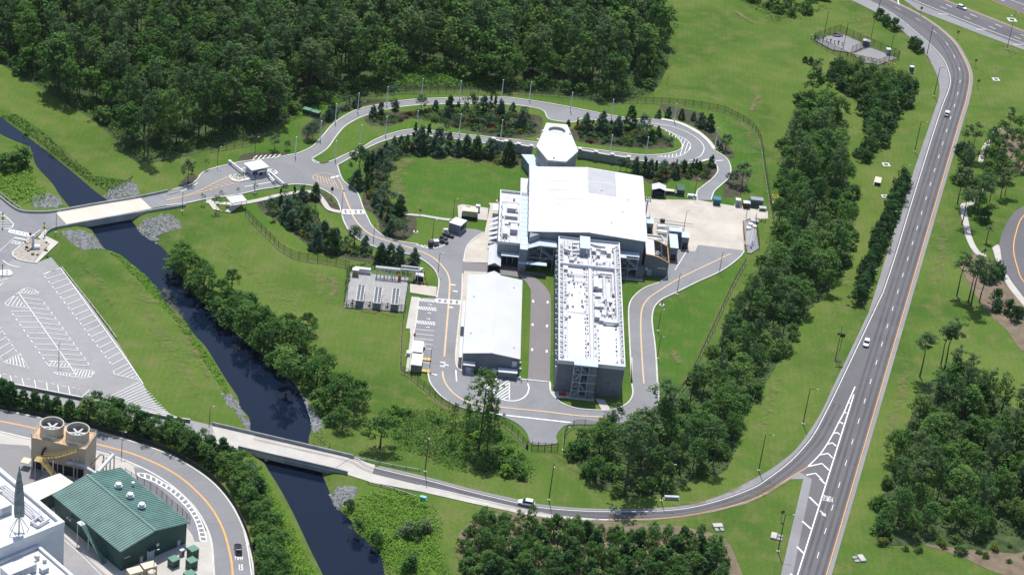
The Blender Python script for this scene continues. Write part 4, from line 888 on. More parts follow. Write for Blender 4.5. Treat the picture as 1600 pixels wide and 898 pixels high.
stair_tower(nst, 4.8, 9.2, -2.6, -.2, [2.9, 5.8, 8.7, 11.5])
b = MB(); b.bx(9.3, 11.5, -2.4, -.02, .1, 11.5); b.build('shaft', M_WALLD, nst)
b = MB()
for k in range(4): b.bx(9.2, 11.7, -2.55, -2.42, 2.7+k*2.9, 2.95+k*2.9)
b.build('floor_band', M_STEEL, nst)
b = MB(); b.bx(4.4, 12, -3.2, -.05, 0, .14); b.build('base', M_WALK, nst)
cart = bthing('service_cart', 'red and grey service cart parked beside the south stair of the long building', 'cart')
b = MB(); b.bx(1.4, 3.4, -2.2, -1.1, .35, .75); b.bx(2.8, 3.3, -2.15, -1.15, .75, 1.1); b.build('body', M_RED, cart)
for x in (1.7, 3.1):
    for y in (-2.2, -1.1): b = MB(); b.cyl((x, y-.06, .26), .26, .12, 10, rot=Matrix.Rotation(-math.pi/2, 3, 'X')); b.build('wheel', M_BLACK, cart)

# --- warehouse
wh = bthing('warehouse', 'white gable-roofed warehouse west of the long building', 'building')
WX0, WX1, WXR, WY0, WY1 = -28.25, -10.9, -19.7, 6.6, 54.2; WE, WR = 6.0, 7.1
b = MB(); prof = [(WX0+.25, 0), (WX1-.25, 0), (WX1-.25, WE-.15), (WXR, WR-.15), (WX0+.25, WE-.15)]
b.add([(x, y, zz) for y in (WY0+.4, WY1-.4) for x, zz in prof], [(0, 1, 2, 3, 4), (9, 8, 7, 6, 5), (1, 6, 7, 2), (5, 0, 4, 9), (2, 7, 8, 3), (3, 8, 9, 4)]); b.build('wall', M_WALLD, wh)
for (xa, za, xb, zb) in ((WX0, WE, WXR, WR), (WXR, WR, WX1, WE)):
    b = MB(); P = [(xa, WY0, za), (xb, WY0, zb), (xb, WY1, zb), (xa, WY1, za)]
    b.add([(p[0], p[1], p[2]-.14) for p in P]+P, [(3, 2, 1, 0), (4, 5, 6, 7), (0, 1, 5, 4), (1, 2, 6, 5), (2, 3, 7, 6), (3, 0, 4, 7)])
    ro_ = b.build('roof', M_ROOF, wh)
    for k in range(78): b = None
    r = MB()
    for k in range(79): y = WY0+.3+k*.6; r.beam((xa, y, za+.03), (xb, y, zb+.03), .05, .07)
    r.build('standing_seam', M_ROOF, ro_, kind='stuff')
b = MB(); b.beam((WXR, WY0-.02, WR+.05), (WXR, WY1+.02, WR+.05), .45, .07); b.build('ridge_cap', M_ROOF2, wh)
b = MB(); b.bx(-29.3, -28.3, 8.3, 42.2, 3.3, 3.45); b.build('side_canopy', M_ROOFG, wh)
b = MB(); b.bx(-29.35, -28.28, 20.5, 26.0, 3.46, 3.6); b.build('dark_canopy_bay', M_GLASS, wh)
b = MB()
for k in range(8): b.bx(-29.25, -29.1, 8.6+k*4.7, 8.75+k*4.7, 0, 3.3)
b.build('canopy_post', M_STEEL, wh, kind='stuff')
b = MB(); b.bx(-27.6, -24.4, 4.9, 6.95, 0, 3.0); b.build('porch', M_WALLD, wh)
b = MB(); b.bx(-27.8, -24.2, 4.6, 7.0, 3.02, 3.2)
b.build('porch_roof', M_ROOF, wh)
b = MB(); b.bx(-26.8, -25.2, 4.82, 4.89, 0, 2.3); b.build('door', M_STEEL, wh)
b = MB(); b.bx(-17.1, -11.5, 4.2, 6.9, 0, 2.3); b.build('store', M_WALLD, wh)
b = MB(); b.bx(-17.25, -11.35, 3.9, 6.3, 2.32, 2.5); b.build('store_roof', M_ROOFG, wh)
b = MB(); b.bx(-13.2, -11.8, 6.6, 6.98, 2.9, 5.0)
b.build('louvre', M_GALV, wh)
for (x, y) in ((-26, 40), (-26.2, 18), (-13.6, 48), (-13, 12)):
    zz = WE+(WR-WE)*(1-abs(x-WXR)/8.6); b = MB(); b.cyl((x, y, zz-.05), .18, .5, 8); b.build('vent_pipe', M_GALV, wh)
b = MB(); b.bx(-18.9, -17.6, 5.0, 6.6, 0, 1.9); b.build('meter_cabinet', M_TRIM, wh)
for k in range(5):
    bo = BW(-15.2+k*1.75, 2.8); b = MB(); b.cyl((0, 0, 0), .11, 1.15, 8); b.cyl((0, 0, 1.15), .12, .06, 8)
    b.build('bollard', M_BLACK, label='black bollard in the row south of the warehouse store', cat='bollard', group='bollards south of the warehouse', loc=tuple(bo))
for q in ((-10.6, 13.0), (-10.5, 9.5), (-10.6, 4.6)):
    bo = BW(*q); b = MB(); b.box((0, 0, .1), (.9, .7, .9)); b.box((0, 0, 0), (1.2, 1.0, .1)); b.build('air_conditioner', M_DUCT, label='small white air conditioner box on the grass beside the warehouse east wall', cat='air conditioner', group='air conditioners beside the warehouse', loc=tuple(bo), rz=BTH)

# --- octagonal entrance tower
hx = bthing('entrance_pavilion', 'white-roofed faceted pavilion with a round roof opening north of the hall', 'building')
HP = [(-4.2, 161.6), (3.3, 161.8), (7.1, 141.9), (2.8, 132.6), (-3.6, 132.4), (-7.6, 142.1)]; HZ = 10.0
def inset(P, d):
    c = Vector((sum(p[0] for p in P)/len(P), sum(p[1] for p in P)/len(P))); return [tuple(Vector(p)+(c-Vector(p)).normalized()*d) for p in P]
b = MB(); b.prism(inset(HP, .25), 0, HZ-.5, top=False); b.build('wall', M_BARR, hx)
cx, cy, cr = -0.4, 156.4, 3.2
ang = [math.atan2(p[1]-cy, p[0]-cx) for p in HP]
circ = [(cx+cr*math.cos(2*math.pi*k/32), cy+cr*.95*math.sin(2*math.pi*k/32)) for k in range(32)]
# roof slab with a round hole: fan between outline samples and the circle
def ray_out(a):
    d = Vector((math.cos(a), math.sin(a))); best = None
    for i in range(len(HP)):
        p, q = Vector(HP[i]), Vector(HP[(i+1) % len(HP)]); e = q-p; den = d.x*e.y-d.y*e.x
        if abs(den) < 1e-9: continue
        w_ = p-Vector((cx, cy)); t = (w_.x*e.y-w_.y*e.x)/den; s_ = (w_.x*d.y-w_.y*d.x)/den
        if t > 0 and -1e-6 <= s_ <= 1+1e-6 and (best is None or t < best): best = t
    return (cx+d.x*best, cy+d.y*best)
angs = sorted([2*math.pi*k/32 for k in range(32)]+[a % (2*math.pi) for a in ang])
outer = [ray_out(a) for a in angs]; innr = [(cx+cr*math.cos(a), cy+cr*.95*math.sin(a)) for a in angs]
b = MB(); b.ring(outer, innr, HZ-.6, HZ); b.build('roof', M_ROOF, hx)
b = MB(); b.cyl((cx, cy, 0), cr*.98, HZ-1.0, 32); b.build('light_well_floor', M_ROOF2, hx)
b = MB(); ri = [(cx+(cr+.02)*math.cos(2*math.pi*k/32), cy+(cr*.95+.02)*math.sin(2*math.pi*k/32)) for k in range(32)]; rj = [(cx+(cr-.25)*math.cos(2*math.pi*k/32), cy+(cr*.95-.25)*math.sin(2*math.pi*k/32)) for k in range(32)]
b.ring(ri, rj, HZ-.98, HZ-.02); b.build('light_well', M_BARR, hx)
for (x, y) in ((-5.6, 154), (4.2, 154.5), (-7.2, 147), (-1.5, 134.3)):
    b = MB(); b.bx(x-.35, x+.35, y-.35, y+.35, HZ, HZ+.5); b.build('roof_fitting', M_DUCT, hx)
b = MB(); b.prism([(-12.0, 146.0), (-8.0, 146.8), (-3.9, 132.2), (-3.9, 123.2), (-9.0, 123.2), (-9.2, 139.0)], 0, 4.0); b.build('side_wing', M_WALL, hx)
b = MB(); b.prism([(-12.3, 146.2), (-8.0, 147.0), (-3.85, 132.0), (-3.85, 123.3), (-9.1, 123.3), (-9.5, 139.0)], 4.02, 4.2); b.build('side_wing_roof', M_SKYROOF, hx)
b = MB(); b.prism([(4.2, 135.8), (7.2, 141.0), (8.4, 140.3), (5.4, 134.9)], 0, 3.9); b.build('side_wing', M_WALL, hx)
b = MB(); b.bx(-2.9, 2.9, 123.2, 132.4, 0, 5.5); b.build('passage', M_WALL, hx)
b = MB(); b.bx(-1.9, 2.2, 161.9, 166, 0.1, .35); b.build('doorstep', M_WALK, hx)
# --- retaining walls with pillars either side of the pavilion
for (e, lab) in (([(770, 230), (800, 236.5), (829, 241.5)], 'grey concrete retaining wall with capped pillars west of the pavilion'), ([(904, 246), (944, 253), (981, 258.5)], 'grey concrete retaining wall with capped pillars east of the pavilion')):
    P = GG(e); rw = thing('retaining_wall', lab, 'wall', tuple(P[1])); O_ = P[1].copy(); Q = [p-O_ for p in P]
    b = MB(); b.wall(Q, .5, 0, 3.0); b.build('panel', M_BARR, rw)
    b = MB(); b.wall(Q, .7, 3.02, 3.18); b.build('coping', M_KERB, rw)
    for p, d in along(Q, length_of(Q)/3.02):
        b = MB(); b.box((p.x, p.y, 0), (1.1, 1.1, 3.5), math.atan2(d.y, d.x)); o = b.build('pillar', M_BARR, rw)
        b = MB(); b.box((p.x, p.y, 3.51), (1.4, 1.4, .25), math.atan2(d.y, d.x)); b.build('cap', M_KERB, o)

# --- barrel-roofed wing and yard sheds
bw = bthing('barrel_wing', 'curved-roof wing with an ochre rim and open roof bays east of the hall', 'building')
arc = [(29.0+8.05*math.sin(t), 5.2+2.4*math.cos(t)-.0) for t in [k*math.pi/2/10 for k in range(11)]]
arc = [(29.0+8.0*k/10, 7.6-2.4*(k/10)**2.2) for k in range(11)]
ya, yb = 76.6, 87.6
b = MB(); b.add([(29.0, ya, 0)]+[(x, ya, zz-.1) for x, zz in arc]+[(37.0, ya, 0)], [tuple(range(13))]); b.add([(37.0, ya, 0), (37.0, yb, 0), (37.0, yb, 5.1), (37.0, ya, 5.1)], [(0, 1, 2, 3)]); b.add([(29.0, yb, 0)]+[(x, yb, zz-.1) for x, zz in arc]+[(37.0, yb, 0)], [tuple(range(12, -1, -1))]); b.build('wall', M_WALLD, bw)
def arcslab(i0, i1, y0, y1, dz, th):
    b = MB(); pts = arc[i0:i1+1]; n = len(pts)
    vs = [(x, y, zz+dz+q) for q in (0, th) for y in (y0, y1) for x, zz in pts]; fs = []
    for i in range(n-1):
        fs += [(2*n+i, 2*n+i+1, 3*n+i+1, 3*n+i), (i+1, i, n+i, n+i+1), (i, i+1, 2*n+i+1, 2*n+i), (n+i+1, n+i, 3*n+i, 3*n+i+1)]
    fs += [(0, 2*n, 3*n, n), (n-1, 2*n-1, 4*n-1, 3*n-1)]; return b.add(vs, fs)
arcslab(0, 4, ya+.3, yb, -.1, .2).build('roof', M_ROOF, bw)
arcslab(0, 10, ya-.15, ya+.35, -.08, .3).build('rim', M_ORANGE, bw); arcslab(0, 10, yb-.1, yb+.3, -.08, .3).build('rim', M_ORANGE, bw)
for k in range(6): y = ya+1.2+k*1.75; arcslab(4, 10, y, y+.35, -.15, .3).build('roof_rib', M_BLACK, bw)
for i in (4, 7, 10):
    x, zz = arc[i]; b = MB(); b.bx(x-.15, x+.15, ya+.3, yb, zz-.2, zz+.12); b.build('roof_beam', M_BLACK if i < 10 else M_ORANGE, bw)
b = MB(); b.bx(33, 36.8, ya+.4, yb-.3, 2.4, 2.6); b.build('inner_floor', M_WALLD, bw)
for a in ((33.2, 79.6, 1.5, 2), (33.2, 82.4, 1.5, 2), (34, 85, 2, 1.4)): rtu(bw, a[0], a[1], 2.6, a[2], a[3], 3.0 if a[0] < 33.5 else 1.5)
b = MB(); b.bx(33.6, 36.4, 76.5, 76.59, 3.0, 3.35); b.build('sign_band', M_TRIM, bw)
b = MB(); b.bx(29.6, 30.4, 76.4, 76.6, 1.9, 2.9); b.build('wall_lamp', M_TRIM, bw)
b = MB(); b.bx(30.4, 31.8, 76.52, 76.6, 0, 2.3); b.build('door', M_STEEL, bw)
# narrow plant deck behind it
pd = bthing('plant_deck', 'low machine deck with white ducts between the hall and the yard sheds', 'machine deck')
b = MB(); b.bx(29.2, 36.6, 89.2, 97.6, 0, 2.4); b.build('base', M_WALL, pd)
rtu(pd, 33, 91.5, 2.4, 6.2, 2.0, 1.8); rtu(pd, 32, 95.2, 2.4, 4.2, 1.6, 1.5)
duct([(29.5, 96.8, 4), (35.5, 96.8, 4), (36.4, 95, 3.6), (36.4, 91, 3.0)], .4, pd)
duct([(29.5, 93.4, 3.6), (36, 93.4, 3.6)], .3, pd)
def shed(x0, x1, y0, y1, z, lab, mt=M_WALL, rm=M_SKYROOF):
    s_ = bthing('yard_shed', lab, 'shed'); b = MB(); b.bx(x0, x1, y0, y1, 0, z); b.build('wall', mt, s_)
    b = MB(); b.bx(x0-.15, x1+.15, y0-.15, y1+.15, z+.02, z+.2); b.build('roof', rm, s_)
    b = MB(); b.bx(x0+.5, min(x1-.3, x0+2.3), y0-.06, y0-.01, .1, 2.6); b.build('door', M_DARK, s_)
    return s_
shed(38.2, 42.2, 98.7, 101.1, 5.4, 'tall grey-blue shed at the back of the yard shed cluster')
shed(38.1, 40.6, 88.0, 97.4, 4.9, 'long grey-blue shed beside the barrel-roofed wing')
shed(42.4, 44.8, 96.8, 100.4, 4.5, 'grey-blue shed at the east end of the yard shed cluster')
shed(30.9, 33.1, 105.0, 109.0, 4.0, 'small grey-blue shed against the east wall of the hall')
# laydown racks in the yard
rk = bthing('pipe_rack', 'white steel rack of long pipes lying in the yard east of the hall', 'rack')
for k in range(9):
    b = MB(); y = 103.6+k*.95; x0 = 34.2+random.uniform(0, 1.2); b.bar((x0, y, .5+.35*(k % 3)), (x0+random.uniform(7.5, 10.5), y+.2, .5+.35*(k % 3)), .14, 6); b.build('pipe', M_DUCT if k % 4 else M_GALV, rk)
for k in range(5):
    b = MB(); x = 35+k*2.2; b.bx(x, x+.2, 103, 112.2, .05, .32); b.build('bearer', M_STEEL, rk)
for (x, y, sx, sy) in ((36.5, 105.4, 3, 1.4), (42, 104.6, 2.6, 2), (36.4, 109.2, 2.6, 1.3)):
    b = MB(); b.bx(x-sx/2, x+sx/2, y-sy/2, y+sy/2, 1.3, 1.6); b.build('panel', M_TRIM, rk)
bb_ = bthing('barrier_bar', 'long thin grey boom lying across the yard with a dark counterweight', 'barrier')
b = MB(); b.bar((33, 114.6, 1.0), (47.5, 113.6, 1.0), .12, 6); b.build('boom', M_GALV, bb_)
b = MB(); b.bx(36.2, 37.8, 113.8, 114.8, .1, 1.3); b.build('counterweight', M_BLACK, bb_)
b = MB(); b.bx(32.6, 33.6, 113.6, 117.2, 0, 1.8); b.build('post', M_GALV, bb_)
fl_ = bthing('flue', 'pale flue with a forked cap beside the north-east corner of the hall', 'flue')
b = MB(); b.cyl((30.6, 111, 0), .25, 9.4, 10); b.build('stack', M_TRIM, fl_)
b = MB(); b.bx(29.6, 31.8, 110.5, 111.5, 9.4, 9.8)
b.build('cap', M_TRIM, fl_)
for x in (29.8, 30.6, 31.4): b = MB(); b.cyl((x, 111, 9.8), .22, .9, 8); b.build('outlet', M_TRIM, fl_)
# ================================================================== trees and planting
def leaf_mat(name, dark, light, trans=0.25, tint=None, gain=1.0):
    m = bpy.data.materials.new(name); m.use_nodes = True; n = m.node_tree.nodes; l = m.node_tree.links
    p = n['Principled BSDF']; oi = n.new('ShaderNodeObjectInfo'); ge = n.new('ShaderNodeNewGeometry')
    a = n.new('ShaderNodeMath'); a.operation = 'MULTIPLY_ADD'; a.inputs[1].default_value = 0.45; a.inputs[2].default_value = 0.0; l.new(ge.outputs['Random Per Island'], a.inputs[0])
    ns = noise(n, l, 0.12, 3, 0.6, ge.outputs['Position'])
    b = n.new('ShaderNodeMath'); b.operation = 'MULTIPLY_ADD'; b.inputs[1].default_value = 0.45; l.new(oi.outputs['Random'], b.inputs[0]); l.new(a.outputs[0], b.inputs[2])
    c = n.new('ShaderNodeMath'); c.operation = 'MULTIPLY_ADD'; c.inputs[1].default_value = 0.5; l.new(ns, c.inputs[0]); l.new(b.outputs[0], c.inputs[2])
    stops = [(0.2, dark), (0.95, light)] if tint is None else [(0.2, dark), (0.8, light), (1.0, tint)]
    x = ramp(n, l, c.outputs[0], stops); l.new(x, p.inputs['Base Color'])
    p.inputs['Roughness'].default_value = 0.75; p.inputs['Specular IOR Level'].default_value = 0.06
    tr = n.new('ShaderNodeBsdfTranslucent'); hs = n.new('ShaderNodeHueSaturation'); hs.inputs['Value'].default_value = 1.2; l.new(x, hs.inputs['Color']); l.new(hs.outputs[0], tr.inputs[0])
    mx = n.new('ShaderNodeMixShader'); mx.inputs[0].default_value = trans; l.new(p.outputs[0], mx.inputs[1]); l.new(tr.outputs[0], mx.inputs[2])
    l.new(mx.outputs[0], n['Material Output'].inputs[0]); MATS[name] = m; return m
LM = {
 'wood': leaf_mat('woodland_leaves', (0.035, 0.085, 0.027), (0.091, 0.188, 0.045), 0.24, (0.133, 0.211, 0.052)),
 'oak': leaf_mat('oak_leaves', (0.035, 0.088, 0.025), (0.082, 0.176, 0.038), 0.24, (0.116, 0.203, 0.045)),
 'pine': leaf_mat('pine_needles', (0.041, 0.088, 0.036), (0.088, 0.157, 0.057), 0.24, (0.134, 0.174, 0.073)),
 'juniper': leaf_mat('bluish_conifer_leaves', (0.044, 0.089, 0.054), (0.097, 0.164, 0.098), 0.24),
 'dark': leaf_mat('dark_conifer_leaves', (0.025, 0.070, 0.023), (0.057, 0.126, 0.040), 0.24),
 'palm': leaf_mat('palm_leaves', (0.072, 0.128, 0.043), (0.135, 0.195, 0.069), 0.24),
 'grey': leaf_mat('grey_green_leaves', (0.076, 0.116, 0.059), (0.144, 0.193, 0.098), 0.24),
 'bright': leaf_mat('bright_leaves', (0.074, 0.170, 0.024), (0.158, 0.312, 0.041), 0.24, (0.223, 0.359, 0.059)),
 'rough': leaf_mat('rough_green_leaves', (0.055, 0.128, 0.028), (0.112, 0.213, 0.046), 0.24, (0.182, 0.256, 0.077)),
 'red': leaf_mat('russet_leaves', (0.066, 0.045, 0.020), (0.134, 0.073, 0.031), 0.24),
 'olive': leaf_mat('olive_leaves', (0.094, 0.119, 0.023), (0.167, 0.187, 0.043), 0.24),
}
M_BARK = mat('bark', (0.075, 0.062, 0.050), 0.95, 0.25, 0.8, bump=0.5); M_BARKP = mat('pine_bark', (0.095, 0.075, 0.062), 0.95, 0.25, 0.8)
def leaves_np(cent, rad, cnt, size, rng, flat=1.0, out=0.72, tallness=1.0):
    """leaf faces round clump centres; returns (verts, nfaces)"""
    V = []
    for (c, r, k) in zip(cent, rad, cnt):
        d = rng.normal(size=(k, 3)); d /= np.linalg.norm(d, axis=1)[:, None]+1e-9
        rr = r*(0.55+0.5*rng.random(k)); pos = np.array(c)+d*rr[:, None]*np.array([1, 1, flat])
        nrm = d*out+rng.normal(size=(k, 3))*(1-out)*0.8+np.array([0, 0, 0.55]); nrm /= np.linalg.norm(nrm, axis=1)[:, None]+1e-9
        t = np.cross(nrm, rng.normal(size=(k, 3))); t /= np.linalg.norm(t, axis=1)[:, None]+1e-9; b = np.cross(nrm, t)
        s = size*(0.6+0.8*rng.random(k))[:, None]; s2 = s*(0.6+0.4*rng.random(k))[:, None]*tallness
        V.append(np.stack([pos-t*s, pos-b*s2, pos+t*s, pos+b*s2], 1))
    V = np.concatenate(V); return V.reshape(-1, 3), len(V)
def quads_mesh(name, V, nf, mt):
    me = bpy.data.meshes.new(name); me.vertices.add(nf*4); me.vertices.foreach_set('co', V.astype(np.float32).ravel())
    me.loops.add(nf*4); me.loops.foreach_set('vertex_index', np.arange(nf*4, dtype=np.int32)); me.polygons.add(nf)
    me.polygons.foreach_set('loop_start', np.arange(0, nf*4, 4, dtype=np.int32)); me.polygons.foreach_set('loop_total', np.full(nf, 4, np.int32))
    me.update(calc_edges=True); me.materials.append(mt); return me
def crown_np(kind, rng, q=1.0):
    """unit trees: heights in metres of a full-size tree of the kind"""
    C, Rr, N = [], [], []
    if kind == 'oak':
        h, r, zc = 11, 4.6, 6.6
        for _ in range(int(58*q)):
            a = rng.random()*6.283; el = rng.uniform(-.55, 1.5); k = rng.uniform(.62, 1.05)
            lob = 1+.22*math.sin(3*a+1)+.1*math.sin(5*a)
            C.append((r*k*math.cos(a)*math.cos(el)*lob, r*k*math.sin(a)*math.cos(el)*lob, zc+4.0*k*math.sin(el))); Rr.append(rng.uniform(.9, 1.6)); N.append(24)
        s = .34
    elif kind == 'tall':
        for _ in range(int(54*q)):
            t = rng.random(); z = 5.5+12.5*t; rm = 3.5*math.sin(math.pi*min(1, .22+.72*t))**.7; a = rng.random()*6.283; k = rng.uniform(.45, 1.08)
            C.append((rm*k*math.cos(a), rm*k*math.sin(a), z)); Rr.append(rng.uniform(.8, 1.5)); N.append(24)
        s = .33
    elif kind == 'pine':
        for _ in range(int(34*q)):
            t = rng.random(); z = 13.5+8*t; rm = 3.1*(1-.55*abs(t-.4)*1.6); a = rng.random()*6.283; k = rng.uniform(.25, 1.05)
            C.append((rm*k*math.cos(a), rm*k*math.sin(a), z+rng.uniform(-.5, .5))); Rr.append(rng.uniform(.6, 1.15)); N.append(26)
        s = .27
    elif kind == 'cone':
        for _ in range(int(58*q)):
            t = rng.random()**1.25; z = .5+5.3*t; rm = 1.75*(1-t)**.7+.12; a = rng.random()*6.283; k = rng.uniform(.55, 1.05)
            C.append((rm*k*math.cos(a), rm*k*math.sin(a), z)); Rr.append(rng.uniform(.34, .6)); N.append(34)
        s = .19
    elif kind == 'column':
        for _ in range(int(34*q)):
            t = rng.random(); z = .3+4.7*t; rm = .75*(1-t)**.6+.05; a = rng.random()*6.283; k = rng.uniform(.5, 1.)
            C.append((rm*k*math.cos(a), rm*k*math.sin(a), z)); Rr.append(.32); N.append(30)
        s = .17
    elif kind == 'round':
        for _ in range(int(40*q)):
            a = rng.random()*6.283; el = rng.uniform(-.7, 1.5); k = rng.uniform(.5, 1.08)
            C.append((1.75*k*math.cos(a)*math.cos(el), 1.75*k*math.sin(a)*math.cos(el), 3.6+1.9*k*math.sin(el))); Rr.append(rng.uniform(.35, .65)); N.append(20)
        s = .17
    elif kind == 'sapling':
        for _ in range(int(26*q)):
            a = rng.random()*6.283; el = rng.uniform(-.7, 1.5); k = rng.uniform(.5, 1.1)
            C.append((1.3*k*math.cos(a)*math.cos(el), 1.3*k*math.sin(a)*math.cos(el), 3.4+1.4*k*math.sin(el))); Rr.append(rng.uniform(.25, .45)); N.append(11)
        s = .13
    elif kind == 'shrub':
        for _ in range(int(22*q)):
            a = rng.random()*6.283; el = rng.uniform(-.1, 1.5); k = rng.uniform(.5, 1.08)
            C.append((1.05*k*math.cos(a)*math.cos(el), 1.05*k*math.sin(a)*math.cos(el), .35+.95*k*math.sin(el))); Rr.append(rng.uniform(.25, .45)); N.append(16)
        s = .15
    elif kind == 'bush':
        for _ in range(int(46*q)):
            a = rng.random()*6.283; el = rng.uniform(-.1, 1.5); k = rng.uniform(.55, 1.08); lob = 1+.25*math.sin(2*a+1)+.15*math.sin(5*a)
            C.append((2.5*k*lob*math.cos(a)*math.cos(el), 2.5*k*lob*math.sin(a)*math.cos(el), .7+3.2*k*math.sin(el))); Rr.append(rng.uniform(.5, .95)); N.append(22)
        s = .27
    elif kind == 'sparse':      # tall half-bare tree
        for _ in range(int(150*q)):
            t = rng.random(); z = 6+19.5*t; rm = 6.0*math.sin(math.pi*min(1, .2+.7*t)); a = rng.random()*6.283; k = rng.uniform(.2, 1.1)
            C.append((rm*k*math.cos(a), rm*k*math.sin(a), z)); Rr.append(rng.uniform(.5, 1.1)); N.append(22)
        s = .29
    return C, Rr, N, s
def trunk_mesh(kind, C, rng):
    b = MB()
    H = {'oak': (7.5, .38), 'tall': (14, .26), 'pine': (21, .24), 'cone': (5.2, .10), 'column': (4.4, .08), 'round': (4.2, .10), 'sapling': (3.9, .06), 'bush': (1.8, .14), 'sparse': (23, .34), 'shrub': (.8, .08)}[kind]
    h, r = H; sway = [(rng.uniform(-.25, .25)*h*.03*i, rng.uniform(-.25, .25)*h*.03*i) for i in range(5)]
    P = [Vector((sway[i][0], sway[i][1], h*i/4)) for i in range(5)]
    for i in range(4): b.bar(P[i], P[i+1], r*(1-i*.2), 7, r*(1-(i+1)*.2)+.01)
    nl = {'oak': 9, 'tall': 8, 'pine': 10, 'sparse': 16, 'round': 4, 'sapling': 4, 'bush': 3}.get(kind, 0)
    for k in range(nl):
        c = Vector(C[rng.integers(len(C))]); t = min(.97, max(.25, (c.z-abs(c.x)*.5)/h)); i = min(3, int(t*4)); p = P[i].lerp(P[i+1], t*4-i)
        b.bar(p, p.lerp(c, .9), r*.32, 5, r*.08)
    return b.mesh('trunk')
PROTO = {}
LEAFOF = {'oak': 'oak', 'tall': 'wood', 'pine': 'pine', 'cone': 'juniper', 'column': 'dark', 'round': 'grey', 'sapling': 'grey', 'shrub': 'rough', 'bush': 'wood', 'sparse': 'wood'}
def proto(kind, leaf=None, n=4):
    leaf = leaf or LEAFOF[kind]; n = 8 if kind in ('tall', 'oak', 'pine') else 4; key = (kind, leaf)
    if key not in PROTO:
        L_ = []
        for i in range(n):
            rng = np.random.default_rng(hash(kind) % 1000 if False else sum(map(ord, kind+leaf))*7+i); C, Rr, N, s = crown_np(kind, rng)
            V, nf = leaves_np(C, Rr, N, s*.92, rng, .75 if kind in ('oak', 'pine', 'tall') else .9)
            if kind in ('tall', 'oak', 'pine'):
                sx_, sy_ = rng.uniform(.8, 1.25), rng.uniform(.8, 1.25); V[:, 0] = V[:, 0]*sx_+V[:, 2]*rng.uniform(-.06, .06); V[:, 1] = V[:, 1]*sy_+V[:, 2]*rng.uniform(-.06, .06)
            cm = quads_mesh('crown', V, nf, LM[leaf]); tm = trunk_mesh(kind, C, rng); tm.materials.append(M_BARKP if kind == 'pine' else M_BARK); L_.append((cm, tm))
        PROTO[key] = L_
    return PROTO[key]
NAMES = {'oak': ('oak_tree', 'tree'), 'tall': ('broadleaf_tree', 'tree'), 'pine': ('pine_tree', 'pine tree'), 'cone': ('conifer', 'conifer'), 'column': ('cypress_tree', 'cypress'), 'round': ('garden_tree', 'tree'), 'sapling': ('sapling', 'sapling'), 'shrub': ('garden_shrub', 'shrub'), 'bush': ('bush', 'bush'), 'sparse': ('tall_tree', 'tree')}
def tree(kind, x, y, h, label, group=None, leaf=None, wid=1.0, name=None, z=None, simple=False):
    full = {'oak': 11, 'tall': 18.5, 'pine': 22, 'cone': 5.9, 'column': 5.1, 'round': 5.6, 'sapling': 4.9, 'shrub': 1.5, 'bush': 4.4, 'sparse': 26}[kind]
    s = h/full; cm, tm = random.choice(proto(kind, leaf)); nm, cat = NAMES[kind]; nm = name or nm
    zz = gz(x, y) if z is None else z
    if simple or kind == 'shrub':
        o = link(nm, cm, loc=(x, y, zz)); tag(o, label, cat, group)
        o.scale = (s*wid, s*wid, s); o.rotation_euler = (0, 0, random.uniform(0, 6.28)); return o
    r = thing(nm, label, cat, (x, y, zz), random.uniform(0, 6.28), group); r.scale = (s*wid, s*wid, s)
    link('trunk', tm, r); link('crown', cm, r); return r
def fill(poly_px, step, fn, jit=.42):
    P = [(q.x, q.y) for q in GG(poly_px)]; x0 = min(p[0] for p in P); x1 = max(p[0] for p in P); y0 = min(p[1] for p in P); y1 = max(p[1] for p in P)
    out = []; j = 0; y = y0
    while y < y1:
        x = x0+(step/2 if j % 2 else 0)
        while x < x1:
            a, b = x+random.uniform(-jit, jit)*step, y+random.uniform(-jit, jit)*step
            if inside(P, a, b): out.append((a, b))
            x += step
        y += step*.87; j += 1
    return out
def edge_dist(P, x, y):
    d, _ = seg_dist(np.array([x]), np.array([y]), P); return float(d[0])
PENDING = []      # woodland trees: (kind, x, y, h, label, group, leaf, wid)
def wood(poly, step, mixf, label, group, hs=1.0):
    P = [(q.x, q.y) for q in GG(poly)]
    for x, y in fill(poly, step, None):
        kind, h, wd, leaf = mixf(x, y, edge_dist(P, x, y)); PENDING.append((kind, x, y, h*hs, label, group, leaf, wd))
rr = random.random
def mix_forest(x, y, e):
    r = rr()
    if e < 4 and r < .55: return ('bush', random.uniform(3.5, 6.5), random.uniform(.9, 1.2), 'wood')
    if r < .38: return ('pine', random.uniform(17, 27), random.uniform(.85, 1.2), None)
    if r < .82: return ('tall', random.uniform(11, 23), random.uniform(.8, 1.35), 'oak' if rr() < .3 else 'pine' if rr() < .25 else None)
    return ('oak', random.uniform(10, 15), random.uniform(.75, 1.0), 'rough' if rr() < .35 else None)
def mix_strip(x, y, e):
    r = rr()
    if e < 3 and r < .5: return ('bush', random.uniform(3, 5.5), 1.0, 'wood')
    if r < .20: return ('pine', random.uniform(13, 19), random.uniform(.9, 1.2), None)
    if r < .50: return ('tall', random.uniform(9, 14.5), random.uniform(1.15, 1.5), None)
    if r < .68: return ('oak', random.uniform(6, 11), random.uniform(.7, 1.0), 'rough' if rr() < .2 else None)
    return ('bush', random.uniform(2.5, 6), 1.0, 'rough' if rr() < .6 else 'wood')
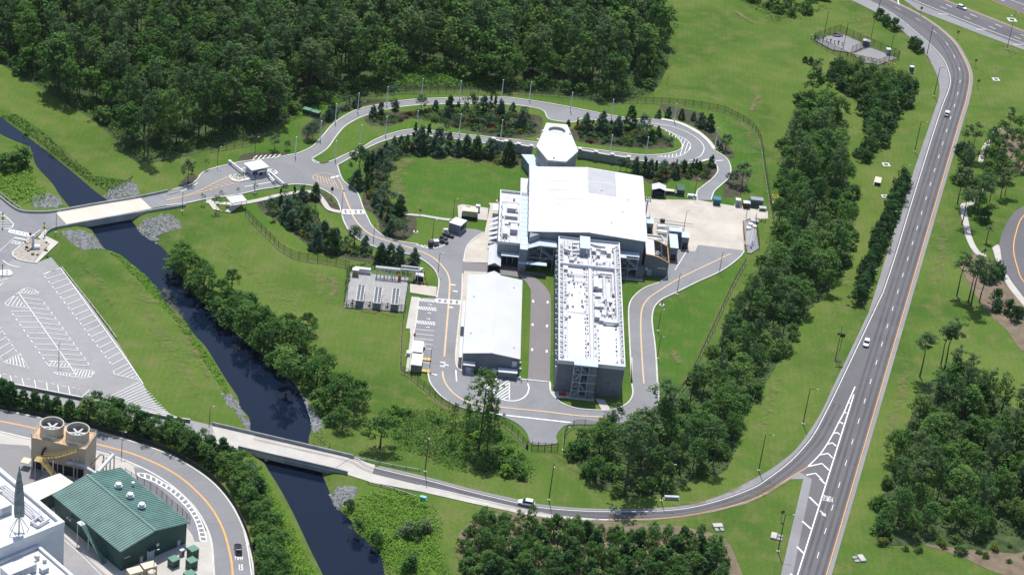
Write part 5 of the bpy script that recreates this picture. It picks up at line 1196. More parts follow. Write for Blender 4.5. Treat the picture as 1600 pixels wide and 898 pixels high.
F1 = [(-120, 30), (-20, 88), (26.7, 114), (66.8, 138), (110, 164), (150, 186), (187, 222), (213.9, 250), (240.6, 254), (267, 246), (327.5, 230), (400, 207), (463.5, 174), (520, 152), (607, 128), (640, 112), (700, 112), (734, 134), (800, 140), (883.5, 147), (940.4, 158), (957, 152), (1017, 144), (1036, 112), (1042, 87), (1042, 50), (1022, 6.7), (1010, -60), (985, -150), (-120, -150)]
wood(F1, 6.3, mix_forest, 'tall woodland tree in the dense dark forest beyond the entrance road', 'trees of the dense forest')
F2 = [(1250, 138), (1218, 225), (1213, 330), (1222, 400), (1180, 432), (1150, 480), (1105, 560), (1060, 625), (1030, 655), (960, 675), (905, 682), (890, 700), (905, 735), (965, 776), (1040, 772), (1095, 745), (1140, 735), (1165, 660), (1212, 580), (1235, 540), (1258, 500), (1300, 450), (1325, 415), (1340, 345), (1322, 240), (1315, 190), (1285, 150)]
wood(F2, 6.0, mix_strip, 'woodland tree in the belt of trees between the complex and the highway', 'trees of the belt beside the highway')
FC = [(1287, 112), (1302, 132), (1340, 160), (1352, 200), (1338, 245), (1350, 258), (1376, 242), (1388, 215), (1398, 185), (1420, 165), (1430, 142), (1405, 122), (1375, 120), (1335, 116), (1310, 104)]
wood(FC, 4.2, lambda x, y, e: (('bush', random.uniform(3, 5), 1, 'dark') if e < 2.5 else ('oak', random.uniform(5.5, 8), .85, 'dark') if rr() < .6 else ('tall', random.uniform(8, 10), 1.1, None)), 'dark bushy tree in the clump below the fenced utility yard', 'trees of the clump below the utility yard')
FE = [(1450, 606), (1428, 650), (1405, 700), (1385, 740), (1372, 790), (1370, 835), (1385, 846), (1440, 838), (1520, 838), (1600, 840), (1700, 850), (1700, 672), (1600, 645), (1545, 620), (1500, 596)]
wood(FE, 5.4, mix_strip, 'woodland tree in the dark wood in the lower right of the photo', 'trees of the lower right wood')
FG = [(724, 850), (730, 828), (756, 812), (800, 815), (850, 822), (920, 830), (1000, 838), (1080, 845), (1128, 856), (1140, 880), (1136, 985), (745, 985), (738, 890)]
wood(FG, 3.9, lambda x, y, e: (('bush', random.uniform(2.5, 5), 1, 'wood') if e < 2.5 else ('oak', random.uniform(4, 8), .7, 'rough' if rr() < .35 else None) if rr() < .45 else ('tall', random.uniform(6, 10.5), 1.0, None) if rr() < .55 else ('cone', random.uniform(6, 8), 1.2, 'red' if rr() < .02 else 'dark')), 'tree in the grove on sandy ground below the ramp road', 'trees of the grove below the ramp')
FT = [(1120, -30), (1160, 2), (1215, 22), (1250, 26), (1290, 10), (1300, -30), (1240, -80), (1100, -80)]
wood(FT, 6.0, mix_strip, 'tree in the thicket at the top edge of the photo beyond the mown field', 'trees of the top edge thicket')
FR = [(1520, 250), (1545, 222), (1575, 195), (1640, 190), (1680, 230), (1640, 300), (1590, 268), (1560, 290), (1535, 300)]
wood(FR, 6.5, lambda x, y, e: ('oak', random.uniform(5.5, 8.5), .9, None) if rr() < .7 else ('pine', random.uniform(12, 15), 1, None), 'dark tree in the planted bed inside the curve of the service road', 'trees near the service road bed')
# individuals up to the limit for each kind, the farthest ones as one mass
PENDING.sort(key=lambda t: t[2])
LIMIT = {'pine': 225, 'tall': 255, 'oak': 165, 'bush': 215, 'cone': 60}
cnt = {}; far = {}
for t in PENDING:
    k = t[0]; cnt[k] = cnt.get(k, 0)+1
    if cnt[k] <= LIMIT[k] and not (t[5] == 'trees of the dense forest' and t[2] > G(500, -10).y+40): tree(k, t[1], t[2], t[3], t[4], t[5], t[6], t[7])
    else: far.setdefault((k, t[6] or LEAFOF[k]), []).append(t)
def mass(name, items, leaf, q=.62):
    VV = []; n = 0; TB = MB()
    full = {'oak': 11, 'tall': 18.5, 'pine': 22, 'bush': 4.4, 'cone': 5.9}
    var = {}
    for t in items:
        k = t[0]
        if k not in var:
            var[k] = []
            for i in range(4):
                rng = np.random.default_rng(900+i); C, Rr, N, s = crown_np(k, rng, .9); var[k].append(leaves_np(C, [r*1.1 for r in Rr], [int(m*q) for m in N], s*1.28, rng, .75)[0])
        V = random.choice(var[k]); s = t[3]/full[k]; a = random.uniform(0, 6.28); ca, sa = math.cos(a), math.sin(a); wd = t[7]*s
        VV.append(np.stack([(V[:, 0]*ca-V[:, 1]*sa)*wd+t[1], (V[:, 0]*sa+V[:, 1]*ca)*wd+t[2], V[:, 2]*s], 1))
        if k in ('pine', 'tall'): TB.bar((t[1], t[2], 0), (t[1], t[2], t[3]*.85), .22, 5, .08)
    V = np.concatenate(VV); o = link(name, quads_mesh(name, V, len(V)//4, LM[leaf]), kind='stuff'); 
    tag(o, 'far trees of the dense forest running together into one dark mass', 'forest')
    if TB.v: t_ = TB.build('trunks', M_BARKP, o, kind='stuff')
    return o
for (k, leaf), it in far.items(): mass('far_forest', it, leaf)
print('WOOD', cnt, {k: len(v) for k, v in far.items()})
# ---- single and planted trees; (base pixel, height or top pixel)
def at(q): g = G(*q); return g.x, g.y
def hof(base, top):
    b = G(*base); best = 1
    lo, hi = 0.5, 40
    for _ in range(30):
        m_ = (lo+hi)/2; w_ = Vector((b.x, b.y, m_-CH)); v = 449-CF*(w_.dot(_U))/w_.dot(_F)
        if v > top: lo = m_
        else: hi = m_
    return lo
for u, v, h, wd in ((285, 425, 9, .95), (318, 455, 10, .9), (345, 472, 8.5, .95), (362, 452, 8, .8), (305, 425, 7, .8), (385, 520, 10, 1), (412, 545, 9.5, 1), (425, 545, 11, 1), (465, 545, 10.5, 1), (410, 515, 9, .9), (448, 520, 8, .9), (385, 500, 7.5, 1), (480, 520, 7.5, 1), (495, 600, 9.5, .85), (525, 640, 11, .95), (552, 650, 10.5, .9), (535, 625, 10, .9), (560, 632, 9, .9), (512, 588, 8, .7), (362, 490, 7, .9), (500, 565, 6, .7), (535, 668, 8, .8)):
    x, y = at((u, v)); tree('oak', x, y, h, 'dark spreading tree on the east bank of the canal between the two bridges', 'trees on the east canal bank', wid=wd*1.02, z=-.8)
for u, v in [(275+14*k_+random.uniform(-5, 5), 412+q_) for k_, q_ in enumerate((8, 22, 36, 52, 62, 76, 92, 104, 116, 128, 140, 152, 166, 180)) if k_ % 3 != 1]+[(300, 440), (330, 470), (352, 492), (365, 475), (395, 520), (430, 535), (438, 562), (470, 580), (478, 605), (498, 625), (515, 600), (470, 545), (500, 640), (520, 660), (410, 500), (385, 480), (285, 400), (318, 418)]:
    x, y = at((u, v)); tree('bush', x, y, random.uniform(3.5, 6), 'bushy growth at the foot of the trees on the east canal bank', 'bushes on the east canal bank', leaf=random.choice(('wood', 'wood', 'rough')), z=-.4, wid=1.15)
x, y = at((448, 598)); tree('tall', x, y, 12, 'yellow-green tree standing out among the dark trees on the east canal bank', leaf='rough', wid=1.5, z=0)
x, y = at((594, 700)); tree('oak', x, y, 10.5, 'lone dark round tree on the mown grass south of the canal trees', wid=.95)
x, y = at((748, 702)); tree('sparse', x, y, 27, 'very tall thin-crowned tree standing in front of the warehouse corner', wid=.95, leaf='wood')
x, y = at((760, 712)); tree('sparse', x, y, 20, 'slightly shorter thin-crowned tree just beside the tallest one by the gate', wid=.8, leaf='wood')
x, y = at((705, 690)); tree('sparse', x, y, 13.5, 'thin half-bare tree at the left end of the thicket by the site fence', wid=.6, leaf='rough')
x, y = at((728, 688)); tree('sparse', x, y, 12.5, 'second thin half-bare tree in the thicket, nearer the tall tree', wid=.55, leaf='rough')
for u, v, tp, lab in ((1437, 588, 515, 'tall leaning pine in front of the big oak of the lower right wood'), (1470, 570, 505, 'slim pine rising behind the big oak at the lower right wood'), (1476, 575, 498, 'second slim pine rising close behind the big oak'), (1495, 462, 395, 'pine with a spreading crown west of the sandy bed by the service road'), (1513, 472, 402, 'slim pine on the sandy bed, second from the left'), (1517, 478, 398, 'slim pine on the sandy bed with the longest shadow'), (1530, 472, 408, 'slim pine on the east side of the sandy bed'), (1503, 350, 290, 'pine beside the upper end of the concrete footpath'), (1527, 332, 268, 'pine right of the footpath fork'), (1496, 318, 258, 'pine left of the footpath fork'), (1563, 308, 262, 'pine north of the service road curve'), (1570, 305, 262, 'second pine north of the service road curve'), (1546, 315, 270, 'thin pine between the footpath and the service road'), (976, 770, 560, None), (1003, 760, 588, None), (1030, 690, 590, None)):
    x, y = at((u, v)); h = hof((u, v), tp)
    tree('pine', x, y, min(h, 26), lab or 'very tall pine rising above the belt of trees at the bend of the site road', None if lab else 'tall pines at the bend', wid=1.45)
x, y = at((1488, 622)); tree('oak', x, y, 13, 'big dark oak at the top of the lower right wood', wid=1.1)
for u, v, h in ((1520, 300, 5), (1538, 345, 6), (1556, 470, 5), (1557, 485, 4.5), (1575, 488, 5), (1585, 500, 5.5), (1592, 495, 4), (1545, 440, 6), (1560, 430, 6), (1500, 240, 6), (1508, 262, 7), (1498, 285, 6)):
    x, y = at((u, v)); tree('bush', x, y, h, 'dark bush in the sandy planted bed beside the service road', 'bushes beside the service road', leaf='dark', wid=.8)
for x, y in fill([(1496, 238), (1520, 232), (1545, 250), (1562, 300), (1540, 335), (1505, 330), (1492, 290)], 7.5, None):
    k_ = rr(); tree('pine' if k_ < .35 else 'oak' if k_ < .75 else 'bush', x, y, random.uniform(12, 17) if k_ < .35 else random.uniform(5, 8) if k_ < .75 else random.uniform(3, 5), 'tree in the loose group along the path right of the highway', 'trees along the path right of the highway', wid=1.1)
for x, y in fill([(1366, 846), (1440, 842), (1540, 842), (1640, 845), (1640, 885), (1560, 880), (1470, 862), (1380, 862)], 5.0, None):
    if rr() < .7: tree('bush', x, y, random.uniform(1.2, 3), 'low scrub along the lower edge of the lower right wood', 'scrub of the lower right wood', leaf=random.choice(('rough', 'wood', 'olive')), wid=1.2)
for x, y in fill([(585, 645), (640, 640), (700, 646), (775, 672), (812, 700), (830, 745), (795, 745), (720, 732), (690, 715), (740, 700), (690, 668), (640, 660), (600, 668)], 4.2, None):
    if rr() < .75: tree('bush', x, y, random.uniform(1.3, 3.4), 'uneven shrub in the green thicket south-west of the gate', 'shrubs of the thicket near the gate', leaf=random.choice(('rough', 'rough', 'wood', 'bright')), wid=1.2)
# bushes by the highway bend
for u, v, h, lab in ((1374, 30, 5, 'dark bush at the upper end of the row between utility yard and highway'), (1384, 38, 5, 'dark bush in the middle of the row between utility yard and highway'), (1395, 46, 5.5, 'dark bush at the lower end of the row between utility yard and highway'), (1426, 74, 5, 'dark round bush at the highway bend, left of the pair'), (1433, 80, 5, 'dark round bush at the highway bend, right of the pair'), (1257, 97, 2.5, 'small round bush alone on the grass left of the utility yard'), (1266, 100, 3, 'small dark bush next to a smaller one left of the utility yard')):
    x, y = at((u, v)); tree('bush', x, y, h, lab, leaf='dark', wid=.9)
hedge = SG([(1411, 290), (1395, 330), (1385, 355), (1372, 385), (1362, 412), (1352, 443), (1342, 474)])
for p, d in along(hedge, 3.1):
    tree('bush', p.x+random.uniform(-.6, .6), p.y, random.uniform(5.5, 8), 'dark clipped tree in the long row beside the highway', 'trees of the row beside the highway', leaf='dark', wid=.68, name='row_tree')
# row and screen in the lower left
for k, (u, v, h) in enumerate(((-6, 625, 7), (4, 629, 8), (17, 634, 8), (36.6, 639, 6.4), (54.6, 642, 6.6), (71.7, 645, 6.2), (88, 648, 6), (109, 654.5, 6.4), (126, 657, 5.6))):
    x, y = at((u, v)); tree('cone', x, y, h, 'dense conical evergreen in the row along the inner road fence', 'evergreens along the inner road fence', leaf='dark', wid=1.25, name='evergreen_tree')
scr = SG([(142, 661), (185, 673), (220, 681), (255, 691), (285, 702), (310, 714), (335, 731), (356, 752), (375, 776), (390, 803), (400, 832), (408, 862), (413, 892), (416, 930)])
for off in (.3, 3.6):
    for p, d in along(offset(scr, off), 3.7):
        k_ = rr(); g = p
        if off > 8 and (g-G(330, 660)).length < 16: continue
        tree('oak' if k_ < .45 else 'tall' if k_ < .75 else 'cone', g.x+random.uniform(-1, 1), g.y+random.uniform(-1, 1), random.uniform(5, 8.5), 'tree in the dense curved screen between the inner road and the canal', 'trees of the curved screen', leaf='wood' if k_ < .65 else 'dark' if k_ < .975 else 'red', wid=.95 if k_ < .45 else 1.35)
for u, v, h in ((408, 850, 7), (420, 875, 7.5), (432, 868, 6), (425, 900, 8), (440, 893, 6), (445, 905, 6.5), (415, 830, 6)):
    x, y = at((u, v)); tree('oak', x, y, h, 'dark tree on the west canal bank at the bottom edge of the photo', 'trees at the bottom canal bank', wid=.9, z=0)
for u, v, h, lf in ((638, 835, 4.5, 'grey'), (650, 838, 4.5, 'wood'), (662, 830, 4, 'grey'), (640, 890, 5, 'wood'), (560, 826, 3.5, 'wood'), (588, 845, 3.5, 'wood'), (20, 262, 6, 'wood'), (35, 258, 7, 'wood'), (8, 265, 6, 'wood'), (40, 215, 2, 'rough'), (730, 890, 4, 'wood'), (545, 790, 2.5, 'wood'), (800, 735, 4, 'rough'), (815, 745, 3.5, 'rough'), (790, 742, 3.5, 'bright')):
    x, y = at((u, v)); tree('bush', x, y, h, 'bush growing in the rough vegetation along the canal and ramp', 'bushes in the rough vegetation', leaf=lf, z=0)
# ---- palms
def palm(base, h, label, group=None):
    g = G(*base); r = thing('palm_tree', label, 'palm', (g.x, g.y, 0), random.uniform(0, 6.28), group); r.scale = (h/8,)*3
    if 'palm' not in PROTO:
        b = MB(); b.bar((0, 0, 0), (.15, .05, 3.6), .22, 8, .19); b.bar((.15, .05, 3.6), (.1, .1, 7.2), .19, 8, .17); tm = b.mesh('trunk'); tm.materials.append(M_BARKP)
        rng = np.random.default_rng(5); VV = []
        for k in range(34):
            a = rng.random()*6.283; el = rng.uniform(-.6, 1.2); L_ = rng.uniform(1.7, 2.4)
            for s in range(7):
                t0, t1 = s/7, (s+1)/7
                def pt(t): return np.array([.1+L_*t*math.cos(a)*math.cos(el), .1+L_*t*math.sin(a)*math.cos(el), 7.2+L_*t*math.sin(el)-1.1*t*t*L_*.5])
                p0, p1 = pt(t0), pt(t1); sd_ = np.array([-math.sin(a), math.cos(a), 0]); w0 = .42*math.sin(math.pi*(.15+.85*t0))+.03; w1 = .42*math.sin(math.pi*min(1, .15+.85*t1))+.02
                up = np.array([0, 0, .16])
                VV += [[p0, p1, p1+sd_*w1-up*w1, p0+sd_*w0-up*w0], [p0, p0-sd_*w0-up*w0, p1-sd_*w1-up*w1, p1]]
        V = np.array(VV).reshape(-1, 3); cm = quads_mesh('crown', V, len(V)//4, LM['palm']); PROTO['palm'] = (cm, tm)
    cm, tm = PROTO['palm']; link('trunk', tm, r); link('crown', cm, r); return r
palm((133, 662), 8.6, 'palm rising above the evergreen row, left trunk of the pair'); palm((139, 661), 8.4, 'palm rising above the evergreen row, right trunk of the pair')
palm((1093, 848), 6.5, 'lone palm standing apart on the grass beside the grove'); palm((1018, 850), 7.5, 'palm in the grove, left of the two tallest'); palm((1040, 852), 7, 'palm in the grove, right of the two tallest')
for q in ((1122, 862), (1128, 882), (1120, 880), (1080, 880), (1000, 860), (1105, 885), (1060, 872), (960, 852), (985, 880), (905, 850), (1030, 885), (870, 860), (940, 890), (820, 845), (785, 870), (1050, 895), (1110, 870), (1075, 860), (840, 885)): palm(q, random.uniform(5, 7), 'palm among the trees of the grove below the ramp', 'palms of the grove')
for q in ((1388, 172), (1395, 182), (1372, 205), (1392, 165), (1429, 142), (1378, 222), (1386, 196), (1420, 150), (1348, 235)): palm(q, random.uniform(5, 6.5), 'palm on the highway side of the clump below the utility yard', 'palms of the clump')
palm((1541, 378), 6.5, 'palm on the sandy strip beside the footpath'); palm((1535, 408), 5, 'small palm just below the footpath end')
# ---- planted garden trees
T5 = crop(560, 130, 5.9885); T3 = c3(800, 0); TL = crop(960, 170, 5.9875); TG = crop(380, 280, 6.417); T6 = c3(400, 300)
garden = []
def g_(f, lst, grp):
    for it in lst:
        x_, yb_, yt_, k_ = it[:4]; b = f((x_, yb_))[0]; t = f((x_, yt_))[0]; garden.append((b, t[1], k_, grp, it[4] if len(it) > 4 else None))
g_(T5, [(135, 325, 210, 'cone'), (208, 300, 180, 'cone'), (345, 255, 150, 'cone'), (330, 165, 20, 'round'), (585, 262, 115, 'round'), (720, 250, 155, 'cone'), (850, 262, 115, 'cone'), (830, 330, 220, 'cone'), (1165, 270, 110, 'cone'), (1235, 225, 110, 'column'), (1275, 225, 110, 'column'), (1325, 290, 150, 'cone'), (1440, 275, 180, 'cone'), (1520, 420, 250, 'cone'), (1545, 330, 215, 'round'), (930, 250, 170, 'cone'), (1340, 400, 300, 'cone'), (1225, 400, 300, 'round'), (905, 400, 310, 'round')], 'trees on the west half of the loop road island')
g_(T5, [(525, 520, 370, 'column'), (655, 525, 368, 'column'), (575, 632, 400, 'cone'), (745, 655, 408, 'cone'), (850, 575, 455, 'cone'), (920, 670, 515, 'cone'), (1000, 655, 480, 'cone'), (1095, 690, 500, 'cone'), (1220, 690, 515, 'cone'), (1400, 745, 545, 'cone'), (455, 565, 480, 'cone'), (395, 595, 485, 'cone'), (330, 600, 495, 'cone'), (265, 605, 545, 'column'), (125, 775, 625, 'column'), (75, 805, 635, 'column'), (200, 765, 600, 'cone'), (290, 770, 580, 'round'), (250, 900, 725, 'round'), (350, 690, 590, 'round'), (230, 700, 610, 'round'), (440, 640, 560, 'cone'), (500, 640, 560, 'cone'), (650, 650, 580, 'cone'), (830, 660, 590, 'cone'), (700, 640, 540, 'cone'), (1290, 650, 560, 'cone'), (120, 900, 780, 'column'), (70, 960, 840, 'column'), (120, 980, 880, 'column'), (180, 860, 740, 'round')], 'trees around the oval lawn')
g_(T3, [(345, 610, 530, 'cone'), (420, 615, 520, 'cone'), (490, 625, 545, 'cone'), (548, 600, 495, 'cone'), (610, 645, 535, 'round'), (680, 640, 590, 'cone'), (305, 590, 550, 'column'), (262, 590, 560, 'cone'), (375, 605, 560, 'column'), (460, 600, 560, 'cone'), (650, 660, 605, 'cone'), (740, 680, 640, 'round')], 'trees on the east half of the loop road island')
g_(TL, [(190, 600, 450, 'cone'), (270, 605, 440, 'column'), (325, 625, 475, 'cone'), (385, 575, 475, 'column'), (450, 645, 485, 'round'), (575, 570, 475, 'column'), (570, 645, 520, 'cone'), (640, 590, 475, 'column'), (730, 570, 470, 'column'), (760, 555, 465, 'column'), (905, 540, 435, 'cone'), (870, 640, 560, 'round'), (660, 580, 480, 'column'), (790, 580, 490, 'cone'), (110, 590, 470, 'round'), (50, 590, 460, 'round'), (700, 620, 540, 'cone')], 'trees between the hall and the loop road')
g_(TL, [(735, 105, 25, 'cone'), (805, 165, 30, 'cone'), (885, 195, 50, 'cone'), (625, 95, 0, 'cone'), (500, 80, -20, 'cone'), (410, 85, 0, 'cone'), (1035, 385, 240, 'round'), (990, 380, 320, 'cone'), (1105, 715, 580, 'round'), (1190, 720, 500, 'round'), (1065, 690, 600, 'round'), (960, 340, 290, 'cone')], 'trees on the outer slope of the loop road')
g_(TG, [(725, 690, 480, 'cone'), (890, 725, 490, 'cone'), (930, 640, 490, 'cone'), (1030, 700, 570, 'round'), (1110, 650, 470, 'round'), (630, 475, 280, 'cone'), (645, 570, 430, 'round'), (440, 410, 170, 'cone'), (380, 260, 160, 'cone'), (720, 195, 40, 'cone'), (600, 205, 55, 'cone'), (510, 175, 65, 'column'), (480, 480, 300, 'cone'), (560, 350, 220, 'round'), (270, 320, 180, 'round'), (290, 410, 300, 'round'), (810, 560, 410, 'cone'), (375, 185, 90, 'column'), (420, 330, 200, 'cone'), (490, 330, 220, 'cone'), (690, 560, 480, 'round'), (540, 520, 400, 'round')], 'trees in the garden beside the entrance road')
g_(T6, [(460, 250, 160, 'round'), (510, 280, 205, 'cone'), (580, 330, 242, 'cone'), (625, 325, 237, 'cone'), (665, 335, 248, 'cone'), (738, 345, 263, 'cone'), (585, 115, 58, 'column'), (615, 140, 70, 'column'), (625, 200, 125, 'cone'), (650, 205, 130, 'round'), (670, 98, 15, 'cone'), (560, 60, -5, 'cone'), (640, 60, 0, 'round'), (690, 205, 150, 'round'), (600, 40, -40, 'round')], 'trees along the road west of the warehouse')
g_(crop(400, 0, 2.9925), [(480, 830, 665, 'round', 'pine'), (520, 800, 715, 'column'), (540, 770, 705, 'column'), (605, 720, 665, 'cone'), (340, 560, 495, 'cone'), (355, 545, 480, 'cone'), (420, 505, 440, 'round'), (85, 700, 630, 'round'), (145, 700, 655, 'round'), (470, 500, 440, 'cone'), (240, 655, 585, 'round'), (265, 650, 570, 'round'), (1000, 560, 440, 'round', 'pine'), (890, 620, 560, 'round', 'pine'), (470, 880, 790, 'cone'), (520, 890, 820, 'column')], 'trees planted along the loop road entrance')
g_(crop(260, 220, 7.485), [(250, 485, 225, 'round'), (580, 835, 640, 'sapling'), (640, 700, 580, 'sapling'), (420, 745, 615, 'sapling'), (840, 630, 545, 'sapling'), (1040, 605, 500, 'sapling'), (1280, 545, 470, 'sapling'), (460, 340, 210, 'sapling'), (1390, 600, 500, 'round')], 'young trees along the entrance road')
for (b, t, k_, grp, lf) in garden:
    x, y = at(b); h = max(2.2, min(12, hof(b, t)))
    adj = {'cone': 'conical bluish-green', 'column': 'narrow dark columnar', 'round': 'open-crowned grey-green', 'sapling': 'small thin pale-green'}[k_]
    lf = lf or {'cone': random.choice(('juniper', 'juniper', 'dark')), 'column': 'dark', 'round': random.choice(('juniper', 'grey', 'juniper')), 'sapling': 'grey'}[k_]
    tree(k_, x, y, h, adj+' tree among the '+grp, grp+', '+k_, leaf=lf, wid=1.12 if k_ == 'cone' else 1.0)
# ---- shrubs in the beds (individuals), then ground cover as leafy mats
beds = {'west island': [(572, 188), (650, 174), (760, 172), (835, 182), (838, 210), (790, 215), (760, 210), (700, 196), (640, 186), (600, 196)], 'east island': [(900, 198), (1000, 203), (1040, 213), (1048, 226), (1000, 231), (905, 222)], 'oval lawn': [(608, 255), (604, 300), (612, 318), (642, 345), (605, 368), (590, 340), (572, 310), (574, 262), (600, 230), (700, 233), (818, 245), (790, 257), (690, 242), (625, 248)], 'hall': [(1000, 278), (988, 256), (1040, 260), (1110, 256), (1114, 272), (1100, 282), (1060, 278), (1030, 284)], 'entrance garden': [(405, 318), (440, 303), (490, 300), (500, 345), (520, 370), (560, 397), (640, 405), (560, 404), (500, 392), (445, 352)], 'outer slope': [(1036, 168), (1100, 182), (1118, 200), (1146, 246), (1120, 222), (1090, 198)], 'east slope': [(1135, 290), (1162, 275), (1165, 290), (1150, 303)], 'loop entrance': [(478, 220), (472, 205), (488, 190), (520, 172), (560, 157), (600, 157), (556, 166), (520, 184)], 'entrance verge': [(372, 250), (390, 240), (440, 240), (430, 245), (390, 250)]}
nshrub = 0
for bn_, pl in beds.items():
    for x, y in fill(pl, 2.6 if bn_ not in ('entrance garden', 'oval lawn') else 3.4, None):
        if nshrub > 285 or rr() < .25: continue
        c_ = random.choice(('rough', 'dark', 'dark', 'red', 'olive', 'juniper', 'dark', 'rough')); nshrub += 1
        nm_ = {'rough': 'mid-green', 'dark': 'dark green', 'red': 'russet', 'olive': 'yellow-green', 'juniper': 'bluish-green'}[c_]
        tree('shrub', x, y, random.uniform(.9, 2.0), nm_+' low shrub in the planting bed of the '+bn_, nm_+' shrubs, '+bn_, leaf=c_, wid=random.uniform(1, 1.4), z=0)
def leaf_field(name, poly_px, dens, size, hmax, leaf, label, z=None, clump=2.2, poly=None, h0=0.15, fade=True):
    P = poly or [(q.x, q.y) for q in GG(poly_px)]; xs0 = np.array([p[0] for p in P]); ys0 = np.array([p[1] for p in P])
    area = abs(sum(P[i][0]*P[(i+1) % len(P)][1]-P[(i+1) % len(P)][0]*P[i][1] for i in range(len(P))))/2
    n = int(area*dens*1.0); bx_ = (xs0.max()-xs0.min())*(ys0.max()-ys0.min()); N = int(n*bx_/max(area, 1))
    X_ = RNG.uniform(xs0.min(), xs0.max(), N); Y_ = RNG.uniform(ys0.min(), ys0.max(), N); _, ins = seg_dist(X_, Y_, P); d_, _ = seg_dist(X_[ins], Y_[ins], P); X_, Y_ = X_[ins], Y_[ins]
    kp = (not fade) | (RNG.random(len(X_)) < np.clip(d_/3.5, .08, 1)*(.55+.45*np.sin(X_*.5+np.sin(Y_*.7)*2)**2)); X_, Y_, d_ = X_[kp], Y_[kp], d_[kp]
    ph = RNG.uniform(0, 6.28, 6); k = 2*math.pi/clump/2
    f = (np.sin(X_*k+ph[0]+1.3*np.sin(Y_*k*.6+ph[3]))+np.sin(Y_*k*1.1+ph[1]+1.2*np.sin(X_*k*.7+ph[4]))+.8*np.sin((X_+Y_)*k*.45+ph[2]))/2.8*.5+.5
    hh = h0+hmax*np.clip(f, 0, 1)**1.3*np.clip(d_/1.2, .15, 1); Z_ = ground_z(X_, Y_)+hh*RNG.uniform(.55, 1.0, len(X_))
    nr = RNG.normal(size=(len(X_), 3))*.5; nr[:, 2] += .9; nr /= np.linalg.norm(nr, axis=1)[:, None]; t = np.cross(nr, RNG.normal(size=nr.shape)); t /= np.linalg.norm(t, axis=1)[:, None]; b = np.cross(nr, t)
    s = size*RNG.uniform(.6, 1.4, len(X_))[:, None]; pos = np.stack([X_, Y_, Z_], 1); V = np.stack([pos-t*s, pos-b*s*.7, pos+t*s, pos+b*s*.7], 1).reshape(-1, 3)
    return tag(link(name, quads_mesh(name, V, len(V)//4, LM[leaf]), kind='stuff'), label, 'vegetation')
UG = 'undergrowth'
leaf_field(UG, [(556, 775), (600, 762), (655, 770), (680, 790), (696, 820), (690, 850), (700, 880), (706, 930), (612, 930), (603, 890), (575, 845), (560, 822), (535, 790)], 16, .25, 1.0, 'bright', 'bright green creeper and weeds on the east bank below the lower bridge', clump=3)
leaf_field(UG, [(398, 730), (415, 740), (434, 775), (458, 818), (482, 868), (505, 910), (470, 960), (430, 960), (425, 890), (415, 840), (395, 785), (385, 755)], 16, .25, 1.0, 'bright', 'bright green weeds on the west bank below the lower bridge', clump=3, fade=False)
leaf_field(UG, [(163, 386), (172, 387), (192, 397), (228, 420), (258, 455), (290, 492), (316, 535), (345, 575), (360, 612), (352, 614), (330, 580), (305, 545), (275, 500), (240, 462), (212, 432), (185, 405)], 8, .28, .8, 'bright', 'bright green reeds along the west canal bank', clump=2.5, fade=False)
leaf_field(UG, [(488, 668), (500, 664), (520, 690), (530, 708), (505, 702), (488, 692)], 5, .3, .9, 'rough', 'rough growth on the east bank just above the lower bridge')
leaf_field(UG, [(576, 640), (640, 635), (690, 640), (720, 660), (780, 668), (812, 690), (838, 735), (832, 757), (790, 750), (720, 738), (680, 728), (620, 700), (605, 684), (618, 668)], 10, .28, 1.7, 'rough', 'tangled green thicket south-west of the gate', clump=4)
leaf_field(UG, [(0, 252), (45, 250), (60, 285), (88, 310), (60, 322), (20, 320), (-20, 300), (-20, 240)], 6, .34, 1.0, 'bright', 'rough growth on the west bank above the entrance bridge', clump=3)
leaf_field(UG, [(0, 175), (14, 183), (60, 215), (100, 248), (140, 280), (175, 300), (200, 292), (208, 275), (195, 282), (150, 275), (110, 244), (70, 208), (25, 178)], 6, .28, .8, 'rough', 'dark reeds along the east bank above the entrance bridge', clump=2, fade=False)
leaf_field(UG, [(-30, 75), (27, 112), (67, 136), (110, 162), (150, 184), (190, 226), (216, 252), (268, 245), (330, 230), (400, 208), (465, 176), (520, 153), (610, 140), (735, 137), (885, 148), (942, 160), (1018, 146), (1042, 108), (1046, 60), (1020, 55), (1010, 105), (980, 125), (930, 135), (880, 128), (740, 118), (690, 105), (630, 105), (520, 132), (460, 150), (400, 185), (330, 208), (270, 225), (215, 228), (190, 200), (150, 160), (100, 140), (40, 100), (-30, 50)], 3.5, .36, 2.2, 'rough', 'brushy undergrowth along the edge of the dense forest', clump=4, fade=False)
leaf_field(UG, [(610, 138), (735, 136), (790, 140), (760, 118), (700, 100), (650, 98), (620, 112)], 6, .34, 1.8, 'bright', 'pale green brush at the forest edge behind the loop road', clump=3)
leaf_field(UG, [(525, 150), (560, 146), (605, 140), (640, 138), (600, 145), (540, 158), (500, 172), (470, 185), (440, 196), (470, 172)], 8, .28, .9, 'bright', 'bright low weeds along the fence at the forest edge', clump=2, fade=False)
leaf_field(UG, [(940, 160), (960, 150), (1000, 150), (1030, 140), (1045, 112), (1052, 120), (1035, 145), (1000, 158)], 3, .32, 1.0, 'bright', 'bright low weeds at the right end of the forest edge', clump=2)
leaf_field(UG, F2, 2.6, .36, 2.0, 'rough', 'undergrowth beneath the belt of trees beside the highway', clump=4)
leaf_field(UG, [(1208, 332), (1225, 330), (1240, 400), (1200, 430), (1170, 450), (1190, 400)], 6, .32, 1.0, 'bright', 'bright weeds at the yard side of the belt of trees', clump=2.5)
